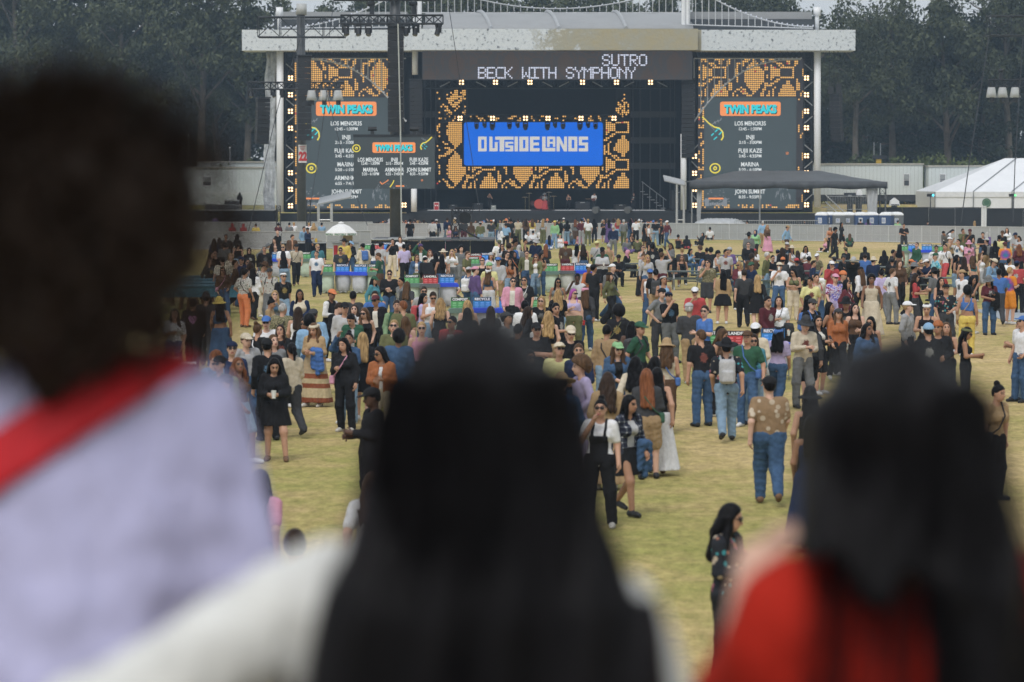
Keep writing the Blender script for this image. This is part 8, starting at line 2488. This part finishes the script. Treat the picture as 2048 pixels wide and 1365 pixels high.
def make_person(x, y, ang, pose, hair, hat, top, bot, skin, ex, hgt, label, z=None, seed=0, group='people on the festival lawn'):
    rng = np.random.default_rng(seed)
    fem = hair[0] in 'lwuh' or top[0] in 'x'
    big = .045 if (hair == 'lp') else (.03 if rng.random() < .2 and not fem else max(0, rng.normal(.006, .009)))
    if top[1] == '5': big = .042
    s = FPX / y
    h = float(np.clip(1.5 / s, .013, .026)) if s > 38 else .03
    fine = s > 90
    F = Fig(pose, rng, fem, big)
    ph = rng.random() * 6
    seated = pose in ('sit', 'gs')
    me = body_mesh(F, h, fine)
    o = link('person', me, [SKINM, FACED, LIPM], None, (x, y, ground_z(y) if z is None else z), SKINC[skin])
    # a person facing the camera looks towards -Y; positive angles turn towards picture right
    o.rotation_euler = (0, 0, R(ang))
    k = hgt / 1.75; o.scale = (k, k, k)
    o.rotation_euler = (0, 0 if seated else float(rng.normal(0, .022)), R(ang))
    tag(o, label, 'person', group)
    def part(nm, me, mat, col):
        c = link(nm, me, mat, o, None, col); return c
    jit = lambda c, e=rng: (lambda m: tuple(min(.78, max(0, q * m)) for q in c))(1 + e.normal(0, .10))
    tm = PATM.get(top[1], DENIMM if top[1] in 'dD' else (TEEM if top[0] in 'tl' else CLOTHM))
    part(CAT_N[top[0]], top_mesh(F, top[0], h, ph), tm, jit(COLR[top[1]]))
    if top[0] == 'o': part('shirt', inner_mesh(F, h), CLOTHM, [(.66, .66, .67), (.02, .02, .022), (.4, .4, .41), (.62, .6, .55)][int(ph * 3) % 4])
    if top[0] == 'V': part('shirt_sleeves', sleeves_mesh(F, h, ph), CLOTHM, {'c': (.016, .026, .065), 'k': (.66, .66, .66), 'e': (.2, .3, .17)}.get(top[1], (.5, .5, .5)))
    bm = PATM.get(bot[1], DENIMM if bot[1] in 'dD' else CLOTHM)
    part(BOT_N[bot[0]], bottom_mesh(F, bot[0], h, ph, seated), bm, jit(COLR[bot[1]]))
    sc_ = SHOEC[int(ph * 5) % len(SHOEC)]
    for sd in (-1, 1): part('shoe', shoe_mesh(F, sd, h), SHOEM, sc_)
    if hair[0] != 'n': part('hood' if hair[0] == 'h' else 'hair', hair_mesh(F, hair[0], h, ph), CLOTHM if hair[0] == 'h' else HAIRM, (COLR['r'] if hair[1] == 'r' else COLR[top[1]] if hair[1] in 'kg' else COLR.get(hair[1], (.02, .02, .02))) if hair[0] == 'h' else jit(HAIRC[hair[1]]))
    if hat != '-': part(HAT_N[hat[0]], hat_mesh(F, hat[0], h, ph), HATM, COLR.get(hat[1], (.1, .1, .1)))
    for e in ex.split(','):
        if e == 'g': part('sunglasses', glasses_mesh(F), BLACK, (0, 0, 0))
        elif e and e[0] == 'j':                                 # a jacket carried over the forearm
            E_, W_ = F.arm[1][1], F.arm[1][2]; mid_ = F.dn(E_ * .35 + W_ * .65)
            def fj(P):
                d = sseg(P, mid_ + v3(-.05, -.02, .05), mid_ + v3(.06, .02, .03), .075, .075)
                for a_, L_ in ((-.05, .30), (.02, .42), (.08, .34)): d = smin(d, sseg(P, mid_ + v3(a_, 0, .02), mid_ + v3(a_ * 1.5, .03, -L_), .07, .055), .03)
                return d + wrink(P, .009, ph)
            lo_, hi_ = box_of([mid_ + v3(-.16, -.1, -.5), mid_ + v3(.2, .12, .14)], .03)
            c = link('carried_jacket', np_mesh('carried_jacket', *nets(fj, lo_, hi_, min(h, .018))), DENIMM, None, o.location.copy(), COLR[e[1]]); c.rotation_euler = o.rotation_euler; c.scale = o.scale
            tag(c, ' '.join(({'d': 'denim', 'v': 'navy', 'b': 'blue', 'k': 'black', 'K': 'charcoal'}[e[1]] + ' jacket carried by person with ' + label.replace('person with ', '').replace('person in ', '')).split()[:16]), 'jacket', 'things held in hands')
        elif e == 'o':                                          # overall bib with straps over the shirt
            def fo(P):
                U = F.up(P); x_, z_ = np.abs(U[:, 0]), U[:, 2]
                s_ = np.maximum(F.torso(U, .036), -F.torso(U, .012))
                return np.maximum(s_, np.minimum(np.maximum(np.maximum(x_ - .125, z_ - 1.27), np.maximum(.9 - z_, U[:, 1])), np.maximum(np.abs(x_ - .085) - .02, 1.0 - z_)))
            lo_, hi_ = box_of([F.dn((-.2, -.2, .88)), F.dn((.2, .2, 1.5))], .03)
            part('overall_bib', np_mesh('overall_bib', *nets(fo, lo_, hi_, .012)), CLOTHM, COLR['k'])
        elif e == 'h':
            mb = MB(); mb.prism([(0, -.11), (.06, -.04), (.105, .03), (.09, .085), (.045, .10), (0, .065), (-.045, .10), (-.09, .085), (-.105, .03), (-.06, -.04)], .150, .178)
            me2 = mb.build('heart_emblem', CLOTHM).data; bpy.data.objects.remove(bpy.data.objects['heart_emblem']); me2.transform(Matrix.Translation((0, 0, 1.27))); part('heart_emblem', me2, CLOTHM, (.42, .2, .38))
        elif e and e[0] in 'bx':
            w_ = 'backpack' if e[0] == 'b' else 'shoulder_bag'
            me2 = pack_mesh(F, h) if e[0] == 'b' else sling_mesh(F, h, 1 if ph > 3 else -1)
            c = link(w_, me2, LEATHM, None, o.location.copy(), COLR[e[1]]); c.rotation_euler = o.rotation_euler; c.scale = o.scale
            lb = label.replace('person with ', '').replace('person in ', '')
            lb = ' '.join((CWORD.get(e[1], 'plain') + ' ' + w_.replace('_', ' ') + ' of person with ' + lb).split()[:16])
            tag(c, lb, 'backpack' if e[0] == 'b' else 'bag', 'bags worn by the crowd')
        elif e in ('c', 'f'):
            sd = -1 if pose in ('dr', 'up') else 1
            E_, W_ = F.arm[sd][1], F.arm[sd][2]; dr = (W_ - E_) / np.linalg.norm(W_ - E_)
            p = F.dn(W_ + dr * .10 + v3(0, -.02, .02))
            P3 = Matrix.Translation(o.location) @ Matrix.Rotation(R(ang), 4, 'Z') @ Matrix.Scale(k, 4) @ Vector((float(p[0]), float(p[1]), float(p[2])))
            mb = MB()
            lb = label.replace('person with ', '').replace('person in ', '')
            if e == 'c':
                col = RED if hair == 'lp' else plain('cup_white', (.68, .68, .66), .5)
                mb.lathe((0, 0, -.06), [(.030, 0), (.042, .12), (.044, .125), (.036, .126)], 12); c = mb.build('cup', col)
                lb = ('red' if hair == 'lp' else 'white') + ' cup held by person with ' + lb
            else:
                mb.box((0, 0, .03), (.072, .012, .145)); c = mb.build('phone', BLACK, bevel=.004); lb = 'dark phone held by person with ' + lb
                c.rotation_euler = (R(-35), 0, R(ang))
            c.location = P3; tag(c, ' '.join(lb.split()[:16]), 'cup' if e == 'c' else 'phone', 'things held in hands')
    return o

for i, ln in enumerate(PEOPLE.strip().split('\n')):
    q = ln.split('|')
    lb = q[11].replace('~', 'person with ').replace('^', 'person in ')
    make_person(float(q[0]), float(q[1]), float(q[2]), *q[3:10], float(q[10]), lb, seed=1000 + i)

# the performers on the deck
for (px, D, ang, pose, hair, hat, top, bot, skin, hg, lb) in [
        (1090, 286.6, 0, 'ph', 'wn', 'wg', 'og', 'lr', '2', 1.72, 'person singing on the stage deck in a red skirt beside the drum kit'),
        (1188, 287, 20, 'ph', 'sk', '-', 'tw', 'pk', '2', 1.78, 'person in white shirt playing guitar on the stage deck, right of the singer'),
        (980, 287.4, 10, 'up', 'lk', '-', 'kk', 'pk', '2', 1.66, 'person in black on the stage deck with raised arms, left of the singer'),
        (1137, 288, -20, 'ph', 'uk', '-', 'kk', 'pk', '2', 1.66, 'person in black playing on the stage deck between singer and guitarist'),
        (1268, 289, -30, 'st', 'sk', '-', 'lk', 'pk', '2', 1.76, 'person in black standing at the right inside end of the stage deck')]:
    make_person(sx(px, D), D, ang, pose, hair, hat, top, bot, skin, '', hg, lb, z=DK, seed=int(px), group='performers on the stage')
g_ = thing('guitar', 'dark electric guitar held by the white shirted performer', 'guitar', (sx(1188, 286.7), 286.68, DK + 1.1), .2)
mb = MB(); mb.prism([(-.2, -.12), (-.05, -.16), (.12, -.1), (.12, .1), (-.05, .14), (-.2, .1)], -.03, .03); mb.build('body', plain('guitar_red', (.12, .03, .02), .3), g_, bevel=.01)
MB().box((-.5, 0, .06), (.75, .03, .05)).build('neck', plain('guitar_wood', (.2, .12, .06), .5), g_)

# ---- the distant rest of the crowd: too many and too small to part, one mass with a colour per garment
def crowd_mass(entries):
    V, Q, Cc = [], [], []
    off = 0
    base = {}
    for i, (x, y, z, ang, pose, hair, hat, top, bot, skin, hg) in enumerate(entries):
        rng = np.random.default_rng(9000 + i % 160)
        F = Fig(pose, rng, hair[0] in 'lwuh')
        ph = rng.random() * 6; h = .034
        seated = pose in ('sit', 'gs')
        ms = [(body_mesh(F, h, False), SKINC[skin]), (top_mesh(F, top[0] if top[0] not in 'V' else 'l', h, ph), COLR[top[1]]), (bottom_mesh(F, bot[0], h, ph, seated), COLR[bot[1]])]
        if hair[0] != 'n': ms.append((hair_mesh(F, hair[0], h, ph), HAIRC.get(hair[1], (.1, .1, .1)) if hair[0] != 'h' else COLR.get(hair[1], (.1, .1, .1))))
        if hat != '-': ms.append((hat_mesh(F, hat[0], .022, ph), COLR[hat[1]]))
        for sd in (-1, 1): ms.append((shoe_mesh(F, sd, .03), SHOEC[i % len(SHOEC)]))
        c_, s_ = math.cos(R(ang)), math.sin(R(ang)); k = hg / 1.75
        for me, col in ms:
            co = np.empty(len(me.vertices) * 3, np.float32); me.vertices.foreach_get('co', co); co = co.reshape(-1, 3) * k
            W = np.stack([co[:, 0] * c_ - co[:, 1] * s_ + x, co[:, 0] * s_ + co[:, 1] * c_ + y, co[:, 2] + z], 1)
            for p in me.polygons:
                vs = list(p.vertices); Q.append([v + off for v in (vs if len(vs) == 4 else vs + [vs[-1]])])
            V.append(W); Cc.append(np.repeat([[*col, 1]], len(W), 0)); off += len(W)
            bpy.data.meshes.remove(me)
    V = np.concatenate(V); Q = np.array(Q, np.int32); C_ = np.concatenate(Cc).astype(np.float32)
    t = Q[:, 2] == Q[:, 3]
    me = np_mesh('crowd', V, Q[~t], Q[t][:, :3], True)
    at_ = me.color_attributes.new('col', 'FLOAT_COLOR', 'POINT'); at_.data.foreach_set('color', C_.ravel())
    m, nt, b = new_mat('crowd_cloth')
    a_ = N(nt, 'ShaderNodeVertexColor'); a_.layer_name = 'col'
    no = N(nt, 'ShaderNodeTexNoise', Scale=8.0, Detail=3.0); r = ramp(nt, [(.3, (.8,) * 3), (.7, (1.2,) * 3)]); nt.links.new(no.outputs['Fac'], r.inputs[0])
    mx = N(nt, 'ShaderNodeMix', data_type='RGBA', blend_type='MULTIPLY'); mx.inputs[0].default_value = 1
    nt.links.new(a_.outputs[0], mx.inputs[6]); nt.links.new(r.outputs[0], mx.inputs[7]); nt.links.new(mx.outputs[2], b.inputs['Base Color'])
    b.inputs['Roughness'].default_value = .85; b.inputs['Specular IOR Level'].default_value = .15
    return tag(link('crowd', me, m), 'distant crowd standing and sitting before the stage and along the fences', 'crowd', kind='stuff')
EN = []
for ln in FAR.strip().split('\n'):
    q = ln.split('|'); EN.append((float(q[0]), float(q[1]), ground_z(float(q[1])), float(q[2]), q[3], q[4], q[5], q[6], q[7], q[8], float(q[10])))
rf_ = random.Random(12)
for i in range(118):                              # the standing rows between the fence and the stage
    D = rf_.uniform(226, 262); px = rf_.uniform(752, 1338) if i > 8 else rf_.uniform(940, 1300)
    hair = rf_.choice(['sk', 'lk', 'sn', 'wn', 'lm', 'lo', 'uk', 'ck', 'sk', 'sm'])
    top = rf_.choice('tltlko') + rf_.choice('kkkkwwgKvGnrBtcPmE')
    EN.append((sx(px, D), D, ground_z(D), 180 + rf_.uniform(-40, 40) if rf_.random() < .85 else rf_.uniform(-60, 60), rf_.choice(['st', 'st', 'st', 'ph', 'up']), hair, rf_.choice(['-', '-', '-', '-', 'c', 'e', 'b']), top, rf_.choice(['pk', 'pd', 'pk', 'pD', 'sg', 'pt']), rf_.choice('12234'), rf_.uniform(1.6, 1.82)))
EN = [(a, b, c, d, e, f, (g if g == '-' or len(g) == 2 else g + rf_.choice('kkwrobG')), h_, i_, j_, k_) for (a, b, c, d, e, f, g, h_, i_, j_, k_) in EN]
for (px, D, top, hair) in [(464, 200, 'lr', 'hr'), (486, 199, 'lr', 'hr'), (511, 199, 'ly', 'sn'), (556, 201, 'lm', 'sk'), (578, 203, 'tg', 'sk'), (587, 205, 'lw', 'so'), (617, 204, 'tw', 'so'), (627, 202, 'lt', 'wo'), (643, 203, 'tB', 'sk'),
                           (1722, 228, 'lk', 'sk'), (1737, 228, 'lP', 'lk'), (1796, 232, 'tl', 'sk'), (1856, 233, 'lk', 'sk'), (1950, 235, 'lk', 'lo'), (1843, 284, 'lk', 'sk'), (1495, 250, 'lk', 'sk'), (1610, 255, 'lk', 'sk'), (484, 284, 'lk', 'lk'), (430, 279, 'lP', 'sk')]:
    zz = ground_z(D) if not (px == 484) else sz(421, 281)
    EN.append((sx(px, D), 281.5 if px == 484 else D, zz, 180, 'st' if D > 210 else 'sit', hair, '-', top, 'pk', '2', 1.74))
crowd_mass(EN)
# ================================================================ THE THREE WATCHERS CLOSE BY, on a low viewing platform
DKZ = 2.68
vp = thing('viewing_platform', 'low timber viewing platform under the three nearest watchers', 'platform')
mb = MB()
for i in range(12): mb.box((0, .6 + i * .42, DKZ - .02), (9.0, .40, .04))
mb.build('boards', plain('deck_board', (.2, .16, .11), .8, var=.3), vp)
MB().box((-.75, 4.0, DKZ + .083), (1.3, .9, .16)).build('step', plain('deck_board', (.2, .16, .11), .8), vp)
mb = MB()
for x in (-4, -2, 0, 2, 4):
    for y in (.6, 2.8, 5.0): mb.box((x, y, (DKZ - .05) / 2), (.12, .12, DKZ - .06))
mb.build('posts', plain('deck_post', (.15, .12, .08), .9), vp)

def strands(F, rng, n, kind, style):
    """loose hairs beyond the mass of hair, thin ribbons"""
    V, Q = [], []
    for i in range(n):
        if kind == 'curl':
            d = rng.normal(size=3); d /= np.linalg.norm(d)
            if d[1] < -.35 and d[2] < .35: continue
            c = np.array([0, .04, 1.672]) + d * np.array([.188, .175, .172]) * (.90 + .36 * rng.random() ** 2)
            p = [c + .022 * np.array([math.cos(t), math.sin(t * 1.3), math.sin(t)]) * 1.0 + d * .012 * t for t in np.linspace(0, rng.uniform(3, 6), 7)]
            w_ = .0014
        else:
            a = rng.uniform(-1.15, 1.15) + math.pi / 2
            r = rng.uniform(.92, 1.22)
            x0, y0 = math.cos(a) * .105 * r, math.sin(a) * .12 * r
            if style == 'red' and x0 > -.02 and rng.random() < .93: continue
            L = rng.uniform(.35, .62); out_ = rng.uniform(.2, 1.25)
            z0 = rng.uniform(1.60, 1.72)
            p = []
            for t in np.linspace(0, 1, 8):
                sp_ = 1 + .95 * out_ * t ** 1.2
                p.append(np.array([x0 * sp_ + .01 * math.sin(t * 5 + i), y0 + .07 * t + .008 * math.sin(t * 7 + i * 2), z0 - L * t]))
            w_ = .0016
        p = [F.dn(q) for q in p]
        k = len(V)
        for j, q in enumerate(p):
            s_ = v3(w_, w_ * .4, 0) * (1 - .7 * j / len(p)); V.append(q - s_); V.append(q + s_)
        for j in range(len(p) - 1): Q.append((k + 2 * j, k + 2 * j + 1, k + 2 * j + 3, k + 2 * j + 2))
    return V, Q

def watcher(px, py, S, k, foot, ang, label, style, topc, botc, skin, arms=None, seed=1, extra=None):
    D = FPX / S
    rng = np.random.default_rng(seed)
    F = Fig('st', rng, style != 'curl', .015)
    F.HR = np.eye(3, dtype=np.float32); F.sw = .18 if style == 'curl' else (.152 if style == 'long' else .172); F.arm = {q: (v3(q * F.sw, 0, 1.41), *F.arm[q][1:]) for q in (-1, 1)}; F.lean = .03; F.RX = np.array([[1, 0, 0], [0, math.cos(.03), -math.sin(.03)], [0, math.sin(.03), math.cos(.03)]], np.float32)
    for sd, (el, wr) in (arms or {}).items(): F.arm[sd] = (v3(sd * (.175 if style == 'long' else .15), 0, 1.45 if style == 'long' else 1.385), v3(*el), v3(*wr))
    h = .0135
    o = link('person', body_mesh(F, .012, True), [SKINM, FACED, LIPM], None, (sx(px, D), D, foot), SKINC[skin])
    o.rotation_euler.z = R(ang); o.scale = (k, k, k)
    tag(o, label, 'person', 'watchers close to the camera')
    part = lambda nm, me, m, c: link(nm, me, m, o, None, c)
    if style == 'curl':
        part('t_shirt', top_mesh(F, 't', h, 1.0, .72), CLOTHM, topc)
    else:
        part('jacket' if style == 'red' else 'sweater', top_mesh(F, 'l', h, 2.0 + seed, .5 if style == 'red' else None), CLOTHM, topc)
    part('trousers', bottom_mesh(F, 'p', .018, 1.0, False), DENIMM, botc)
    for sd in (-1, 1): part('shoe', shoe_mesh(F, sd, .018), SHOEM, (.4, .4, .4))
    def f(P):
        U = F.up(P)
        if style == 'curl':
            d = sell(U, (0, .04, 1.672), (.188, .175, .172))
            d = smin(d, sell(U, (0, .07, 1.56), (.085, .11, .115)), .06)
            d = d + .020 * (np.sin(U[:, 0] * 41 + 1) * np.sin(U[:, 1] * 43) * np.sin(U[:, 2] * 39 + 2)) + .008 * np.sin(U[:, 0] * 121) * np.sin(U[:, 2] * 117)
            return np.maximum(d, -(U[:, 1] + .06 + .5 * (U[:, 2] - 1.70)) * .8)
        d = sell(U, (0, .012, 1.652), (.105, .120, .125))
        if style == 'red': zs, ws = (1.20, 1.45, 1.49, 1.557, 1.624, 1.69, 1.73), (.16, .16, .157, .142, .124, .107, .08)
        else: zs, ws = (1.05, 1.25, 1.34, 1.42, 1.48, 1.537, 1.594, 1.652, 1.704, 1.735), (.29, .255, .228, .20, .176, .154, .132, .112, .085, .05)
        z_ = U[:, 2]
        w_ = np.interp(z_, zs, ws); sh = np.interp(z_, (1.1, 1.5), (-.015, 0)) if style != 'red' else 0
        t_ = np.interp(z_, (1.1, 1.45, 1.6), (.075, .085, .11)); yc = np.interp(z_, (1.1, 1.45, 1.62), (.13, .10, .02))
        cape = (np.sqrt(((U[:, 0] - sh) / w_) ** 2 + ((U[:, 1] - yc) / t_) ** 2) - 1) * .085
        cape = np.maximum(np.maximum(cape, z_ - 1.70), 1.06 - z_)
        if style == 'red':                         # ends at the shoulders but for one thick lock on the right
            rag = 1.475 - .03 * np.sin(U[:, 0] * 24 + .5) + .02 * np.sin(U[:, 0] * 70)
            cape = np.maximum(cape, np.where((U[:, 0] < -.03) & (U[:, 0] > -.145), 1.10, rag) - z_)
        d = smin(d, cape, .04)
        d = d + .004 * np.sin(U[:, 0] * 75 + 2 * np.sin(U[:, 2] * 9)) + .003 * np.sin(U[:, 0] * 150 + U[:, 2] * 11)
        return np.maximum(d, np.where(U[:, 2] > 1.45, -(U[:, 1] + .055 + .62 * (U[:, 2] - 1.68)) * .8, -1))
    lo, hi = box_of([F.dn((-.18, -.2, 1.86)), F.dn((.18, .25, 1.5)), F.dn((.22, .2, 1.05 if style != 'curl' else 1.42))], .06)
    lo[0] = -.34; hi[0] = .30; lo[2] = min(lo[2], .98)
    V, Q = nets(f, lo, hi, .011)
    sv, sq = strands(F, rng, 4200 if style == 'curl' else 1900, 'curl' if style == 'curl' else 'long', style)
    n = len(V)
    part('hair', np_mesh('hair', np.concatenate([V, np.array(sv, np.float32)]), np.concatenate([Q, np.array(sq, np.int32) + n])), HAIRM, HAIRC['k'] if style != 'curl' else (.024, .016, .012))
    if extra: extra(F, o, part)
    return o

def red_strap(F, o, part):
    def f(P):
        U = F.up(P)
        t = F.torso(U, .040); t2 = F.torso(U, .020)
        n_ = v3(.555, 0, .832)
        band = np.abs((U - v3(.018, .1, 1.395)) @ n_) - .040
        return np.maximum(np.maximum(t, -t2), band)
    lo, hi = box_of([F.dn((-.3, -.2, .95)), F.dn((.3, .25, 1.5))], .03)
    part('shoulder_strap', np_mesh('strap', *nets(f, lo, hi, .0075)), LEATHM, (.50, .012, .02))

watcher(146, 500, 1450, .977, DKZ + .163, 172, 'person close by with huge curly dark hair, lavender shirt and red shoulder strap', 'curl', (.47, .465, .68), (.03, .04, .07), '4', {}, 3, red_strap)
watcher(955, 862, 1800, .966, DKZ, 183, 'person close by with long black hair in a white top, left elbow lifted outward', 'long', (.60, .60, .585), (.02, .02, .025), '2', {1: ((.45, -.02, 1.295), (.58, -.16, 1.10))}, 4)
watcher(1800, 868, 1600, .94, DKZ, 186, 'person close by with long dark hair in a red jacket, one hand raised', 'red', (.38, .020, .011), (.03, .03, .04), '1', {1: ((.196, -.17, 1.225), (.130, -.34, 1.385))}, 5)

# ================================================================ HAZE: one box of even air round everything
hz = MB(); hz.span((-150, -40, -12), (150, 420, 48))
ho = hz.build('haze', [])
hm = bpy.data.materials.new('haze_air'); hm.use_nodes = True
hn_ = hm.node_tree; hn_.nodes.clear()
ou = hn_.nodes.new('ShaderNodeOutputMaterial'); pv = hn_.nodes.new('ShaderNodeVolumePrincipled')
pv.inputs['Color'].default_value = (.60, .80, 1.0, 1); pv.inputs['Density'].default_value = .0004; pv.inputs['Anisotropy'].default_value = .2
hn_.links.new(pv.outputs[0], ou.inputs['Volume'])
ho.data.materials.append(hm)
tag(ho, kind='stuff')
